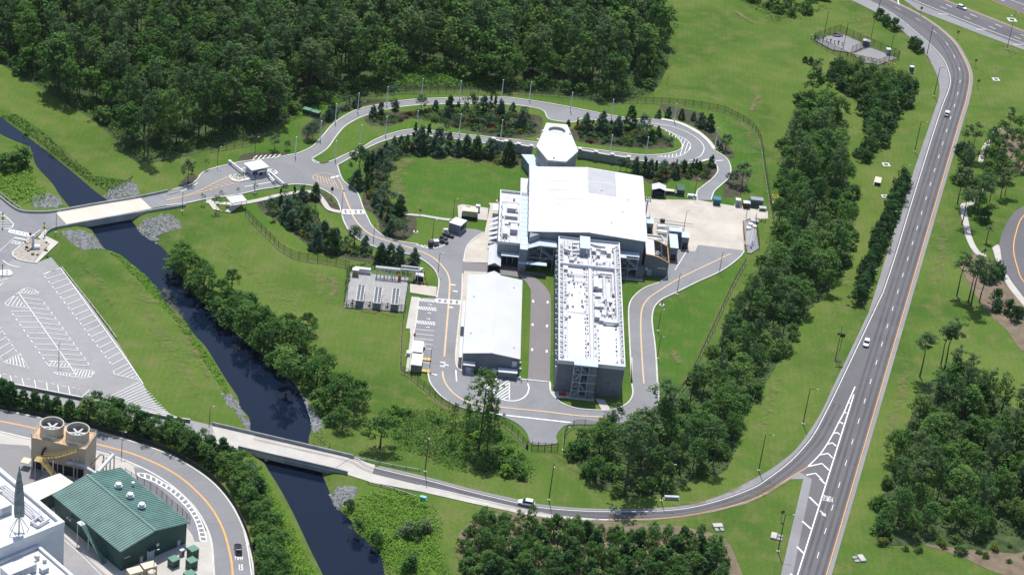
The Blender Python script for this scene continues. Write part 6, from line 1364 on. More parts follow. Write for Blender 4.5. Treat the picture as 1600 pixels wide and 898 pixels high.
leaf_field(UG, [(1285, 95), (1300, 108), (1330, 130), (1352, 160), (1352, 195), (1338, 245), (1350, 262), (1380, 244), (1395, 200), (1430, 160), (1432, 140), (1400, 118), (1350, 108)], 2.4, .32, 1.4, 'wood', 'low dense growth in the clump below the utility yard', clump=3)
leaf_field(UG, [(1130, -10), (1190, 22), (1200, 40), (1250, 32), (1300, 14), (1290, 4), (1240, 22), (1160, -8)], 2.6, .34, 1.3, 'rough', 'rough growth at the top edge of the mown field', clump=3)
leaf_field(UG, FE, 1.4, .36, 2.0, 'wood', 'undergrowth beneath the lower right wood', clump=4)
leaf_field(UG, FG, 1.4, .34, 1.4, 'wood', 'undergrowth beneath the grove below the ramp', clump=3)
leaf_field(UG, [(240, 375), (280, 400), (330, 440), (380, 470), (430, 490), (490, 520), (520, 570), (560, 620), (530, 650), (500, 650), (490, 625), (440, 580), (395, 558), (350, 520), (300, 470), (285, 440), (275, 405)], 2.0, .34, 1.4, 'wood', 'undergrowth along the east canal bank under the trees', clump=3)
for nm_, pl, lf, hm in (('loop road island', beds['west island'], 'dark', 1.3), ('east loop island', beds['east island'], 'dark', 1.3), ('oval lawn', beds['oval lawn'], 'dark', .6), ('entrance garden', beds['entrance garden'], 'dark', .6), ('hall', beds['hall'], 'red', .8), ('loop entrance', beds['loop entrance'], 'dark', .9)):
    leaf_field('groundcover', pl, 5.5 if lf == 'dark' else 3.2, .24, hm, lf, 'low clipped planting covering the bed of the '+nm_, clump=2, fade=False)
# ================================================================== street furniture, vehicles, small structures
M_POLEW = mat('pale_pole', (0.78, 0.79, 0.80), 0.5, 0.05, 0.5); M_POLED = mat('dark_pole', (0.035, 0.035, 0.038), 0.5, 0.1, 0.5)
def place_protos(proto_, spots, labels, group):
    for i, (loc, rz) in enumerate(spots):
        o = proto_ if i == 0 else dup(proto_)
        o.location = loc; o.rotation_euler = (0, 0, rz); o['label'] = labels[i] if isinstance(labels, (list, tuple)) else labels
        if group: o['group'] = group
def lamp(h, mt, arm, head, name='street_lamp', pr=.13):
    r = thing(name, '-', 'street lamp')
    b = MB(); b.bar((0, 0, 0), (0, 0, h), pr, 8, pr*.62); b.build('pole', mt, r)
    b = MB(); b.box((0, 0, .03), (.7, .7, .25)); b.build('footing', M_KERB, r)
    if arm:
        b = MB(); b.bar((0, 0, h-.12), (arm, 0, h+.15), .06, 6); b.build('arm', mt, r)
        b = MB(); b.box((arm+.2, 0, h+.05), (.6, .26, .12)); b.build('lamp_head', head, r)
    else:
        b = MB(); b.cyl((0, 0, h), .22, .25, 10); b.build('lamp_head', head, r)
    return r
hp = lamp(12.6, M_POLED, 2.0, M_GALV, pr=.16)
hw = [((1428.95, 237.3), 'dark lamp post on the highway verge beside the clump with palms'), ((1254.5, 662.2), 'dark lamp post on the grass inside the ramp bend, upper of two'), ((1215.4, 861.1), 'dark lamp post beside the painted gore at the bottom of the photo'), ((1185.3, 735), 'dark lamp post on the grass inside the ramp bend, lower of two'), ((857.5, 781.1), 'dark lamp post on the ramp verge just right of the white car'), ((664, 736.7), 'dark lamp post on the ramp verge at the end of the guard rail'), ((1448, 86.9), 'dark lamp post on the inner side of the highway bend, upper'), ((1459, 151), 'dark lamp post on the inner side of the highway bend, lower'), ((1033, 782), 'dark lamp post in front of the belt of trees at the ramp'), ((1401, 306), 'dark lamp post at the upper end of the clipped tree row'), ((1379, 380), 'dark lamp post in the middle of the clipped tree row'), ((1347, 473), 'dark lamp post at the lower end of the clipped tree row'), ((1372.8, 15), 'dark lamp post at the top of the highway bend')]
rot = {0: 0, 1: 0, 2: 0, 3: 0, 6: 0, 7: 0, 4: -1.5, 5: -1.5}
place_protos(hp, [(tuple(G(*q)), rot.get(i, 0)) for i, (q, l_) in enumerate(hw)], [l_ for q, l_ in hw], 'dark lamp posts along the highway and ramp')
dp = lamp(15.5, M_POLED, 2.2, M_TRIM); place_protos(dp, [(tuple(G(1573.3, 76.9)), .9)], ['tallest dark lamp post, between the two highways'], None)
b = MB(); b.bar((0, 0, 15.4), (-2.2, 0, 15.65), .06, 6); b.build('arm', M_POLED, dp); b = MB(); b.box((-2.5, 0, 15.5), (.9, .35, .16)); b.build('lamp_head', M_TRIM, dp)
cam_p = thing('camera_pole', 'dark pole carrying black traffic equipment boxes beside the highway', 'pole', tuple(G(1305, 562.2)))
b = MB(); b.bar((0, 0, 0), (0, 0, 12.6), .13, 8, .07); b.build('pole', M_POLED, cam_p)
b = MB(); b.box((.7, 0, 8.6), (1.5, .5, 1.2)); b.build('equipment_box', M_BLACK, cam_p)
b = MB(); b.box((-.6, 0, 9.2), (.7, .4, .7)); b.build('sensor', M_BLACK, cam_p)
b = MB(); b.bar((.75, .0, 3.4), (.75, 0, 8.6), .1, 6); b.bx(-.2, 1.8, -.9, .9, .05, .2); b.build('bracket', M_POLED, cam_p)
wp = lamp(7.4, M_POLEW, 0, M_TRIM, pr=.2)
ws = [(461.2, 244.9), (500.2, 218.9), (523.6, 192), (558.7, 175.4), (603.8, 165.4), (658.3, 152), (717.8, 155.4), (783.3, 153.7), (826.7, 157), (890.9, 173.8), (954.7, 184.5), (1053, 190.5), (1117.5, 228.9), (952.7, 240.6), (1008.9, 243.9), (602.2, 212.5), (650.6, 203), (717.5, 208), (782, 217.2), (523.6, 250.6), (562.7, 226)]
side = ['outer'.strip()]*13+['inner']*8
wl_lab = ['pale lamp post by the loop road, outer side, '+d_ for i, d_ in enumerate(('nearest the entrance junction', 'second from the junction', 'third from the junction, on the bend', 'fourth from the junction', 'beside the tall round tree', 'standing against the pale brush', 'above the dark island trees', 'beside the two narrow cypresses', 'above the pavilion hatching', 'just right of the pavilion hatching', 'at the start of the concrete apron', 'among the conifers of the outer slope', 'at the end of the wide kerb'))]+['pale lamp post by the loop road, inner side, '+d_ for d_ in ('right of the pavilion', 'at the retaining wall end', 'on the rising bend', 'beside the narrow cypress', 'above the oval lawn trees', 'left of the retaining wall', 'at the junction island tip', 'behind the pine at the junction')]
place_protos(wp, [(tuple(G(*q)), 0) for q in ws], wl_lab, 'pale lamp posts round the loop road')
sp = lamp(7.6, M_POLED, .8, M_GALV, pr=.11)
ss = [((339.5, 261.4), 'thin dark lamp post at the kerb above the striped median'), ((398, 246), 'thin dark lamp post at the drop-off bay'), ((284.7, 330), 'thin dark lamp post at the east end of the entrance bridge'), ((87.6, 363.5), 'thin dark lamp post at the west end of the entrance bridge'), ((397.4, 302), 'thin lamp post in front of the gatehouse'), ((533.7, 330), 'thin dark lamp post at the first crosswalk'), ((582.8, 383.5), 'thin dark lamp post on the bend above the conifer row'), ((684, 428.7), 'thin dark lamp post at the kerb above the transformer'), ((707.4, 343), 'thin dark lamp post behind the dark open shed'), ((675, 376), 'thin dark lamp post behind the parked carts'), ((91.8, 570), 'dark lamp post in the middle of the parking lot'), ((671, 578), 'thin dark lamp post by the ramps of the site trailers'), ((1124, 425), 'thin dark lamp post on the east road kerb, upper'), ((1057.3, 460), 'thin dark lamp post on the east road kerb, middle'), ((1028, 517), 'thin dark lamp post on the east road kerb by the hydrant'), ((1027, 560), 'thin dark lamp post on the east road kerb, lower'), ((880, 703), 'thin dark lamp post right of the steel gate'), ((1165.5, 341), 'thin dark lamp post at the corner of the pale yard'), ((1155.5, 313), 'thin dark lamp post behind the utility boxes of the yard'), ((1084, 311), 'thin dark lamp post beside the green container'), ((326.5, 671.5), 'thin dark lamp post at the west end of the lower bridge'), ((1068, 361), 'thin dark lamp post behind the yard sheds'), ((190, 712), 'dark lamp post beside the corner of the green-roofed building'), ((240, 897), 'dark lamp post among the transformer cabinets')]
place_protos(sp, [(tuple(G(*q)), .6) for q, l_ in ss], [l_ for q, l_ in ss], 'thin dark lamp posts of the site')
up = lamp(11.5, M_POLED, .8, M_BLACK)
place_protos(up, [(tuple(G(*q)), .5) for q in ((1287.6, 55), (1317, 78), (1359, 69), (1388, 98))], ['dark lamp post at the left end of the utility yard', 'dark lamp post in front of the left pad of the utility yard', 'dark lamp post behind the middle of the utility yard', 'dark lamp post at the right end of the utility yard'], 'lamp posts of the utility yard')
# ---- signs
def sign(q, h, w_, hh, mt, lab, rz=0.0, back=None, shape='rect'):
    r = thing('road_sign', lab, 'sign', tuple(G(*q)), rz); b = MB(); b.bar((0, 0, 0), (0, 0, h), .06, 6); b.build('post', M_POLED, r)
    b = MB()
    if shape == 'rect': b.bx(-w_/2, w_/2, -.05, .0, h-hh*.5, h+hh*.5)
    else:
        n = {'diamond': 4, 'octagon': 8}[shape]; off = 0 if n == 4 else math.pi/8
        P = [(w_/2*math.cos(off+2*math.pi*k/n), w_/2*math.sin(off+2*math.pi*k/n)+h) for k in range(n)]
        b.add([(x, -.06, z_) for x, z_ in P]+[(x, -.01, z_) for x, z_ in P], [tuple(range(n)), tuple(range(2*n-1, n-1, -1))]+[((k+1) % n, k, n+k, n+(k+1) % n) for k in range(n)])
    b.build('plate', mt, r); return r
M_RUST = mat('brown_sign_back', (0.23, 0.11, 0.07), 0.7, 0.1, 1); M_SIGNY = mat('yellow_green_sign', (0.62, 0.72, 0.03), 0.5, 0.05, 1)
for q, l_ in (((1495.2, 60.5), 'brown-backed road sign between the two highways, middle'), ((1523, 105), 'brown-backed road sign between the two highways, lower'), ((1438, 23), 'dark-backed road sign at the tip between the two highways'), ((1527, 137), 'brown-backed road sign on the outer verge of the highway bend'), ((1220.5, 813), 'brown-backed road sign beside the gore lamp post')): sign(q, 3.0, 1.3, 1.3, M_RUST, l_, .3, shape='octagon')
for q, l_ in (((69, 370), 'yellow-green pedestrian crossing sign at the end of the bridge parapet'), ((4.5, 355), 'yellow-green pedestrian crossing sign at the striped island on the left edge')):
    s_ = sign(q, 3.4, 1.5, 1.5, M_SIGNY, l_, .25, shape='diamond')
    b = MB(); b.bx(-.12, .12, -.08, -.065, 3.0, 3.6); b.bx(-.3, .3, -.08, -.065, 3.25, 3.35); b.bar((0, -.075, 3.0), (-.22, -.075, 2.75), .05, 4); b.bar((0, -.075, 3.0), (.22, -.075, 2.75), .05, 4); b.build('pictogram', M_BLACK, s_)
    b = MB(); b.box((0, 0, 4.8), (.5, .5, .35)); b.bar((0, 0, 3.4), (0, 0, 4.8), .05, 6); b.build('beacon', M_BLACK, s_)
sign((47, 378), 2.9, 1.0, 1, M_RED, 'red stop sign on the planted corner by the crosswalk', .4, shape='octagon')
sign((656, 336), 1.9, .9, .9, M_RED, 'small red sign on the pale footpath left of the lawn', .1, shape='octagon')
sign((518, 310), 3.6, .9, 1.3, M_POLED, 'dark information sign on the mulched corner of the entrance garden', .2)
# monument on the corner bed
sheet('gravel_bed', mat('tan_gravel', (0.40, 0.36, 0.31), 1, .15, 1.0), KC((118, 465), (130, 440), (215, 370), (275, 320), (350, 330), (440, 330), (470, 365), (330, 520), (290, 545), (200, 525), (130, 490)), n=2)
sheet('sidewalk', M_WALK, KC((365, 300), (420, 235), (445, 250), (415, 290), (550, 357), (345, 552), (310, 548), (470, 370), (350, 312)), n=1)
b = MB(); b.wall(SG(KC((345, 550), (200, 528), (130, 492), (118, 465), (130, 440), (215, 370), (275, 318), (380, 245))), .4, 0, _Z[0]+.12); b.build('kerb', M_KERB, kind='structure')
mo = thing('entrance_pylon', 'grey-violet pylon on a rock base in the planted corner of the parking lot', 'pylon', tuple(G(51.5, 387)))
b = MB(); b.box((0, 0, .9), (.9, .6, 3.6), .2); b.build('column', M_ROOFG, mo); b = MB(); b.box((1.1, -.5, 0), (2.2, 2, 1.0), .3); b.build('base', M_GALV, mo); b = MB(); b.box((1.2, -.4, 1.01), (2.0, 1.5, .2), .3); b.build('cap', M_TRIM, mo)
for k in range(16):
    x, y = at(KC((random.uniform(200, 460), random.uniform(350, 500)))[0]); 
    if k < 14: tree('shrub', x, y, random.uniform(.5, 1.0), 'small tufted shrub in the gravel bed round the pylon', 'shrubs of the gravel bed', leaf=random.choice(('olive', 'rough', 'red')), z=0)
isl_ = MB(); isl_.prism([(q.x, q.y) for q in GG(KC((-40, 618), (90, 615), (118, 640), (115, 660), (90, 672), (-40, 672)))], 0, _Z[0]+.13); isl_.build('traffic_island', M_KERB, kind='structure')
for q, hh in (((4, 430), 3.4), ((11, 429), 1.2)):
    r = thing('marker_post', 'dark post with a cap on the small traffic island' if hh > 2 else 'short white post on the small traffic island', 'post', tuple(G(*q))); b = MB(); b.bar((0, 0, 0), (0, 0, hh), .1, 8); b.build('post', M_POLED if hh > 2 else M_TRIM, r); b = MB(); b.box((0, 0, hh), (.35, .35, .4)); b.build('cap', M_POLED if hh > 2 else M_TRIM, r)
# ---- fences
mn = bpy.data.materials.new('chain_link'); mn.use_nodes = True; nn_ = mn.node_tree.nodes; ll_ = mn.node_tree.links; pp = nn_['Principled BSDF']; pp.inputs['Base Color'].default_value = (.03, .033, .033, 1); pp.inputs['Roughness'].default_value = .6
tb = nn_.new('ShaderNodeBsdfTransparent'); mm = nn_.new('ShaderNodeMixShader'); mm.inputs[0].default_value = .30; ll_.new(tb.outputs[0], mm.inputs[1]); ll_.new(pp.outputs[0], mm.inputs[2]); ll_.new(mm.outputs[0], nn_['Material Output'].inputs[0])
POST = {}; M_STRIP = mat('weathered_strip', (.24, .22, .18), .9, .2, .4)
def fence(pts, h, lab, step=3.05, base=True, smoothed=True, mt=None, solid=None):
    P = SG(pts) if smoothed else GG(pts); O_ = P[0].copy(); r = thing('chain_link_fence', lab, 'fence', tuple(O_)); Q = [p-O_ for p in P]
    b = MB(); n = len(Q); b.add([(p.x, p.y, .05) for p in Q]+[(p.x, p.y, h) for p in Q], [(i, i+1, n+i+1, n+i) for i in range(n-1)]); b.build('mesh_panel', solid or mn, r)
    b = MB(); b.tube([(p.x, p.y, h) for p in Q], .045, 4); b.build('top_rail', M_POLED, r)
    if base: b = MB(); b.wall(Q, .32, 0, .05); b.build('mow_strip', M_STRIP, r)
    if h not in POST: b = MB(); b.cyl((0, 0, 0), .075, h+.25, 6); me = b.mesh('post'); me.materials.append(M_POLED); POST[h] = me
    for p, d in along(Q, step): link('post', POST[h], r, loc=(p.x, p.y, 0))
    return r
fence([(383, 334.5), (400, 353), (422, 375), (439, 391.4), (465.7, 404.7), (512.5, 411.7), (545, 418.7)], 2.6, 'dark chain-link fence along the lower edge of the entrance garden')
fence([(633, 488), (629.5, 500), (627, 534), (625.6, 577), (630, 583), (640, 589), (666.7, 610.6), (686, 628), (700.6, 637), (735, 648), (775, 658.7), (795, 671), (811, 685), (824.4, 702)], 2.4, 'dark chain-link fence from the chiller yard round to the steel gate')
fence([(880, 704), (881, 690), (884, 676), (905, 666), (960, 672), (1020, 655), (1050, 628), (1074, 597), (1095.7, 554), (1120.8, 500.5), (1145, 448), (1166, 410)], 2.4, 'chain-link fence along the belt of trees east of the site', step=3.4)
fence([(1208, 347), (1204, 323.4), (1199.5, 295), (1193.8, 258.5), (1189.6, 228.5), (1182, 208.4), (1168.8, 195), (1150.4, 184.2), (1135.4, 176.7), (1114, 171.5), (1077.4, 165.4), (1034, 162), (987, 160.4), (947, 163.7)], 2.4, 'long dark chain-link fence curving along the mown field')
fence([(947, 163.7), (890, 152), (800, 147), (734, 145.4), (634, 145.4), (573.8, 150.4), (533.7, 157), (483.5, 167), (463.5, 173.8), (433.4, 197.2), (400, 217.2), (389.6, 226.7), (359.5, 232), (328.8, 237.4)], 2.4, 'dark chain-link fence at the foot of the dense forest')
fence([(-30, 632), (0, 638.5), (66.8, 651.5), (150.4, 670), (213.9, 688), (262, 705), (302, 727), (336, 752), (363, 785), (384, 827), (394, 865), (399, 900)], 1.4, 'black screened fence beside the curved inner road', step=2.6, solid=mat('fence_screen', (.04, .043, .045), .8, .1, .5))
fence(KS((205, 190), (280, 235), (345, 270), (430, 320), (520, 400), (600, 465), (670, 540)), 2.2, 'thin chain-link fence between the green-roofed building and the painted arc', step=2.4, base=False)
fence([(1271, 64), (1310, 50.5), (1358, 72), (1405, 92), (1372, 105), (1330, 97), (1288, 76), (1271, 64)], 3.4, 'tall grey chain-link fence round the utility yard', step=3.4, smoothed=False)
fence([(1358, 73), (1329, 85)], 3.4, 'chain-link fence dividing the two pads of the utility yard', step=3.2, smoothed=False)
fence([(546, 417), (541, 479), (631, 487), (639, 437)], 2.4, 'chain-link fence on the lower sides of the chiller yard', step=3.0, smoothed=False)
fence([(1180, 344), (1186, 392)], 2.4, 'chain-link fence along the outer side of the pipe store', step=2.6, smoothed=False)
fence([(0, 708), (50, 700)], 2.2, 'chain-link fence behind the beige cooling tower yard', base=False, smoothed=False) if False else None
gt = thing('steel_gate', 'black steel double gate across the concrete gate drive', 'gate', tuple(G(830, 702)))
O_ = G(830, 702); E_ = G(871, 705); dv = E_-O_; L_ = dv.length; gt.rotation_euler = (0, 0, math.atan2(dv.y, dv.x))
for k in range(5): b = MB(); b.bx(L_*k/4-.08, L_*k/4+.08, -.08, .08, 0, 2.9); b.build('post', M_POLED, gt)
for k in range(2):
    b = MB()
    for z_ in (.2, 1.3, 2.5): b.bx(L_*k/2+.1, L_*(k+1)/2-.1, -.03, .03, z_, z_+.08)
    for j in range(18): x = L_*k/2+.15+j*(L_/2-.3)/17; b.bx(x-.02, x+.02, -.02, .02, .2, 2.5)
    b.build('leaf', M_POLED, gt)
b = MB(); b.box((-1.2, .6, 0), (.7, .5, 1.3)); b.build('gate_motor', mat('green_cabinet', (.05, .12, .09), .6, .1, .5), gt)
def guard(pts, lab, h=.75, step=3.8, mt=None):
    P = SG(pts); O_ = P[0].copy(); r = thing('guard_rail', lab, 'guard rail', tuple(O_)); Q = [p-O_ for p in P]
    b = MB(); b.wall(Q, .12, h-.32, h); b.build('beam', mt or M_GALV, r)
    b = MB(); b.box((0, 0, 0), (.18, .18, h)); me = b.mesh('post'); me.materials.append(M_BARK)
    for p, d in along(Q, step): link('post', me, r, loc=(p.x, p.y, 0))
guard([(553, 715.5), (590, 724), (630, 731.5), (657, 736)], 'steel guard rail on wooden posts along the far side of the ramp'); guard([(575, 755), (610, 764), (652, 778)], 'steel guard rail along the near side of the ramp above the creeper')
guard(KK((480, -5), (590, 135), (700, 270), (830, 440), (910, 550)), 'low guard rail along the canal side of the parking lot', mt=M_KERB, step=3.4)
guard([(0, 303), (20, 319), (34, 329)], 'steel guard rail at the left edge before the entrance bridge')
lw = thing('low_wall', 'long low dark wall between the parking lot and the lower road', 'wall', tuple(G(90, 617))); O_ = G(90, 617)
b = MB(); b.wall([p-O_ for p in SG([(-40, 597), (6.2, 602), (93.6, 618.5), (160, 632), (215, 645), (262, 655), (297, 660)])], .35, 0, 1.1); b.build('wall', M_WALLD, lw)
b = MB(); b.wall([p-O_ for p in SG([(-40, 597), (6.2, 602), (93.6, 618.5), (160, 632), (215, 645), (262, 655), (297, 660)])], .45, 1.11, 1.2); b.build('coping', M_KERB, lw)
# ---- cars
M_CARW = mat('white_car_paint', (.80, .80, .80), .25, .02, .5, spec=.6); M_CARB = mat('black_car_paint', (.012, .012, .015), .2, .02, .5, spec=.6)
M_TYRE = mat('tyre_rubber', (.018, .018, .018), .9, .1, 1); M_RIM = mat('alloy_rim', (.5, .5, .52), .3, .05, 1, metal=.6); M_LAMP = mat('headlamp_glass', (.6, .62, .65), .15, .02, 1); M_TAIL = mat('tail_lamp', (.4, .02, .02), .3, .02, 1); M_CARG = mat('car_glass', (.012, .016, .022), .08, .02, 1, spec=.6)
def loft(st, mtn, nm, par):
    b = MB(); n = len(st[0]); vs = []; fs = []
    for ring_ in st: vs += ring_
    for i in range(len(st)-1):
        for j in range(n): fs.append((i*n+j, i*n+(j+1) % n, (i+1)*n+(j+1) % n, (i+1)*n+j))
    fs += [tuple(range(n-1, -1, -1)), tuple(range((len(st)-1)*n, len(st)*n))]; b.add(vs, fs); o = b.build(nm, mtn, par)
    me = o.data; bm = bmesh.new(); bm.from_mesh(me); bmesh.ops.recalc_face_normals(bm, faces=bm.faces); bm.to_mesh(me); bm.free(); return o
def car(q, ang, lab, mt, suv=False):
    r = thing('car', lab, 'car', (*tuple(G(*q))[:2], _Z[0]*.6), ang); L = 4.7; hb = 1.0 if suv else .88; hr = 1.72 if suv else 1.45
    def sec(x, w, zb, zt): c = .12; return [(x, -w+c, zb), (x, w-c, zb), (x, w, zb+.25), (x, w, zt-.16), (x, w-.1, zt), (x, -w+.1, zt), (x, -w, zt-.16), (x, -w, zb+.25)]
    body = [sec(-2.34, .74, .42, .72 if not suv else .86), sec(-2.2, .86, .28, hb), sec(-1.2, .93, .22, hb+.03), sec(.9, .93, .22, hb), sec(1.7, .9, .24, hb-.09), sec(2.2, .82, .3, hb-.2), sec(2.36, .66, .42, hb-.32)]
    loft(body, mt, 'body', r)
    def cs(x, w, zt): return [(x, -w, hb-.04), (x, w, hb-.04), (x, w-.13*(zt-hb)/.6-.02, zt), (x, -w+.13*(zt-hb)/.6+.02, zt)]
    xr, xf = (-2.15, 1.15) if suv else (-1.95, 1.1)
    gl_ = loft([cs(xr, .84, hb), cs(xr+.45, .86, hr-.07), cs(.25, .86, hr-.06), cs(xf, .86, hb)], M_CARG, 'windows', r)
    def rs(x, w, z0): return [(x, -w, z0), (x, w, z0), (x, w-.05, z0+.07), (x, -w+.05, z0+.07)]
    loft([rs(xr+.38, .72, hr-.10), rs(xr+.6, .76, hr-.06), rs(0, .76, hr-.05), rs(.3, .72, hr-.09)], mt, 'roof', r)
    for x in (-1.42, 1.42):
        for s_ in (-1, 1):
            b = MB(); b.cyl((x, s_*.80-.11, .34), .34, .22, 14, rot=Matrix.Rotation(-math.pi/2, 3, 'X')); wv_ = b.build('wheel', M_TYRE, r)
            b = MB(); b.cyl((x, s_*.80-.12, .34), .21, .24, 10, rot=Matrix.Rotation(-math.pi/2, 3, 'X')); b.build('rim', M_RIM, wv_)
    for s_ in (-1, 1):
        b = MB(); b.bx(2.14, 2.3, s_*.62-.17, s_*.62+.17, .58, .74); b.build('headlight', M_LAMP, r); b = MB(); b.bx(-2.36, -2.25, s_*.68-.14, s_*.68+.14, .66, .84); b.build('tail_light', M_TAIL, r)
        b = MB(); b.bx(.95, 1.15, s_*1.0-.1, s_*1.0+.1, .92, 1.05); b.build('mirror', mt, r)
    return r
def heading(a, bb): d = G(*bb)-G(*a); return math.atan2(d.y, d.x)
car((822, 788.5), heading((836, 791), (808, 786)), 'white estate car driving left on the ramp road', M_CARW, True)
car((1353.5, 538), heading((1376, 460), (1350, 545)), 'white car on the highway beside the lower dashed lines', M_CARW)
car((1479.5, 180), heading((1474, 200), (1484, 168)), 'white car on the highway just below the bend', M_CARW, True)
car((1502, 14), heading((1495, 10), (1540, 29)), 'white saloon car on the upper highway in the top right corner', M_CARW)
car((372, 861), heading((375, 890), (369, 845)), 'black car on the curved inner road above the painted speed', M_CARB, True)
# ---- gatehouse, gates, shelter
KGp = lambda *p: KG(*p)
gi = MB(); gi.prism([(q.x, q.y) for q in SG(KG((728, 435), (740, 412), (800, 405), (930, 405), (1000, 420), (1100, 400), (1180, 345), (1260, 350), (1300, 380), (1290, 402), (1240, 412), (1130, 440), (1000, 460), (850, 488), (770, 475), (728, 435)), 0, 3)][:-1], 0, _Z[0]+.13); gi.build('traffic_island', M_KERB, kind='structure')
leaf_field('clipped_hedge', KG((740, 430), (765, 408), (920, 405), (960, 430), (930, 460), (850, 475), (780, 462)), 9, .2, 1.3, 'dark', 'low clipped hedge on the gatehouse island, left end', clump=3, h0=.5, fade=False)
leaf_field('clipped_hedge', KG((1180, 352), (1255, 352), (1288, 380), (1275, 400), (1210, 405)), 9, .2, 1.3, 'dark', 'low clipped hedge on the gatehouse island, right end', clump=3, h0=.5, fade=False)
ga = G(*KG((1040, 430))[0]); gb_ = G(*KG((1175, 402))[0]); a_ = math.atan2(gb_.y-ga.y, gb_.x-ga.x); W_ = (gb_-ga).length
gh = thing('gatehouse', 'small grey gatehouse with a flat white roof on the entrance island', 'building', tuple(ga), a_)
b = MB(); b.bx(-1.2, W_, 0, 4.6, 0, 3.1); b.build('wall', M_STEEL, gh); b = MB(); b.bx(-1.9, W_+.4, -.6, 5.2, 3.12, 3.4); b.build('roof', M_ROOF, gh)
b = MB(); b.bx(1.6, 2.6, -.06, -.01, .1, 2.3); b.build('door', M_BLACK, gh); b = MB(); b.bx(-1.1, 1.0, -.05, -.01, 1.1, 2.4); b.build('window', M_GLASS, gh); b = MB(); b.bx(.9, 3.1, -1.2, -.02, 2.4, 2.55); b.build('door_canopy', M_STEEL, gh)
def boom(a, bb, lab):
    A_, B_ = G(*a), G(*bb); d = B_-A_; L_ = d.length; r = thing('barrier_gate', lab, 'barrier gate', tuple(A_), math.atan2(d.y, d.x))
    b = MB(); b.box((0, 0, 0), (.9, .9, 1.5)); b.build('cabinet', M_TRIM, r); b = MB(); b.box((.6+L_/2, 0, 1.0), (L_, .5, .55)); b.build('boom', M_ROOF, r); b = MB(); b.box((L_+.4, 0, 0), (.6, .6, 1.5)); b.build('rest_post', M_TRIM, r)
boom(*KG((738, 275), (888, 395)), 'white barrier gate across the inbound lane left of the gatehouse'); boom(*KG((1212, 408), (1360, 535)), 'white barrier gate across the outbound lane, right one'); boom(*KG((1180, 420), (1250, 500)), 'shorter white barrier gate beside the gatehouse corner')
ca = thing('waiting_shelter', 'flat white canopy on posts over the footpath by the entrance road', 'shelter', (0, 0, 0))
C4 = [G(*q, 3.0) for q in KG((695, 660), (885, 635), (945, 705), (765, 738))]; ctr = sum(C4, Vector())/4; ca.location = (ctr.x, ctr.y, 0)
b = MB(); b.prism([(q.x-ctr.x, q.y-ctr.y) for q in C4], 2.95, 3.2, bottom=True); b.build('roof', M_ROOFG, ca)
for q in C4: b = MB(); p_ = (q-ctr)*.93; b.bar((p_.x, p_.y, 0), (p_.x, p_.y, 2.95), .1, 6); b.build('post', M_STEEL, ca)
for k in range(6): t = (k+.5)/6; b = MB(); p_ = (C4[0].lerp(C4[1], t)-ctr)*.98; q_ = (C4[3].lerp(C4[2], t)-ctr)*.98; b.beam((p_.x, p_.y, 3.24), (q_.x, q_.y, 3.24), .12, .06); b.build('roof_seam', M_ROOF, ca)
# ---- boxes, sheds and machines standing about: local builder
def machine(name, q, size, rz, lab, cat, mt, top=None, louv=True, group=None):
    r = thing(name, lab, cat, (*tuple(G(*q))[:2], .06), rz, group); a, c, h_ = size
    b = MB(); b.box((0, 0, .12), (a, c, h_-.12)); b.build('housing', mt, r); b = MB(); b.box((0, 0, 0), (a+.4, c+.4, .12)); b.build('plinth', M_WALK, r)
    b = MB(); b.box((0, 0, h_+.003), (a+.12, c+.12, .1)); b.build('lid', top or mt, r)
    if louv:
        b = MB()
        for k in range(5): b.bx(-a*.36, a*.36, -c/2-.04, -c/2-.005, .4+k*(h_-.8)/5, .4+k*(h_-.8)/5+.12)
        b.build('louvre', M_DARK, r)
    return r
M_TEAL = mat('teal_steel', (.03, .17, .22), .5, .1, .5); M_GRN = mat('dark_green_steel', (.035, .10, .07), .5, .1, .5); M_CREAM = mat('cream_steel', (.62, .55, .42), .5, .06, .5); M_TAN = mat('tan_steel', (.45, .38, .27), .6, .1, .5); M_NAVY = mat('navy_steel', (.04, .06, .12), .5, .1, .5)
machine('skip_container', (1062.5, 302), (2.6, 4.2, 2.2), BTH, 'dark green waste container at the north edge of the yard', 'container', M_GRN); machine('skip_container', (1119, 319), (2.5, 2.6, 2.3), BTH, 'teal waste container at the north edge of the yard', 'container', M_TEAL)
machine('utility_cabinet', (1152, 322), (1.7, 1.7, 2.6), BTH, 'white-topped utility cabinet left of the dark transformer', 'cabinet', M_STEEL, M_ROOF); machine('transformer', (1165.5, 324.5), (2.3, 2.0, 2.1), BTH, 'dark transformer between reddish bollards at the yard edge', 'transformer', M_BLACK, M_TRIM); machine('switchgear', (1181, 321), (4.4, 2.4, 2.6), BTH, 'wide dark grey switchgear cabinet at the right end of the yard edge', 'switchgear', M_WALLD, M_WALL); machine('utility_cabinet', (1191, 329), (2.4, 1.6, 1.2), BTH, 'low grey cabinet at the far right corner of the yard', 'cabinet', M_GALV)
for k, q in enumerate(((1158.5, 326), (1160, 321), (1171, 326), (1173, 322))): 
    r = MB(); r.cyl((0, 0, 0), .14, 1.1, 8); r.cyl((0, 0, 1.1), .15, .06, 8); r.build('bollard', M_RED, label='reddish bollard guarding the dark transformer at the yard edge', cat='bollard', group='bollards at the yard transformer', loc=tuple(G(*q)))
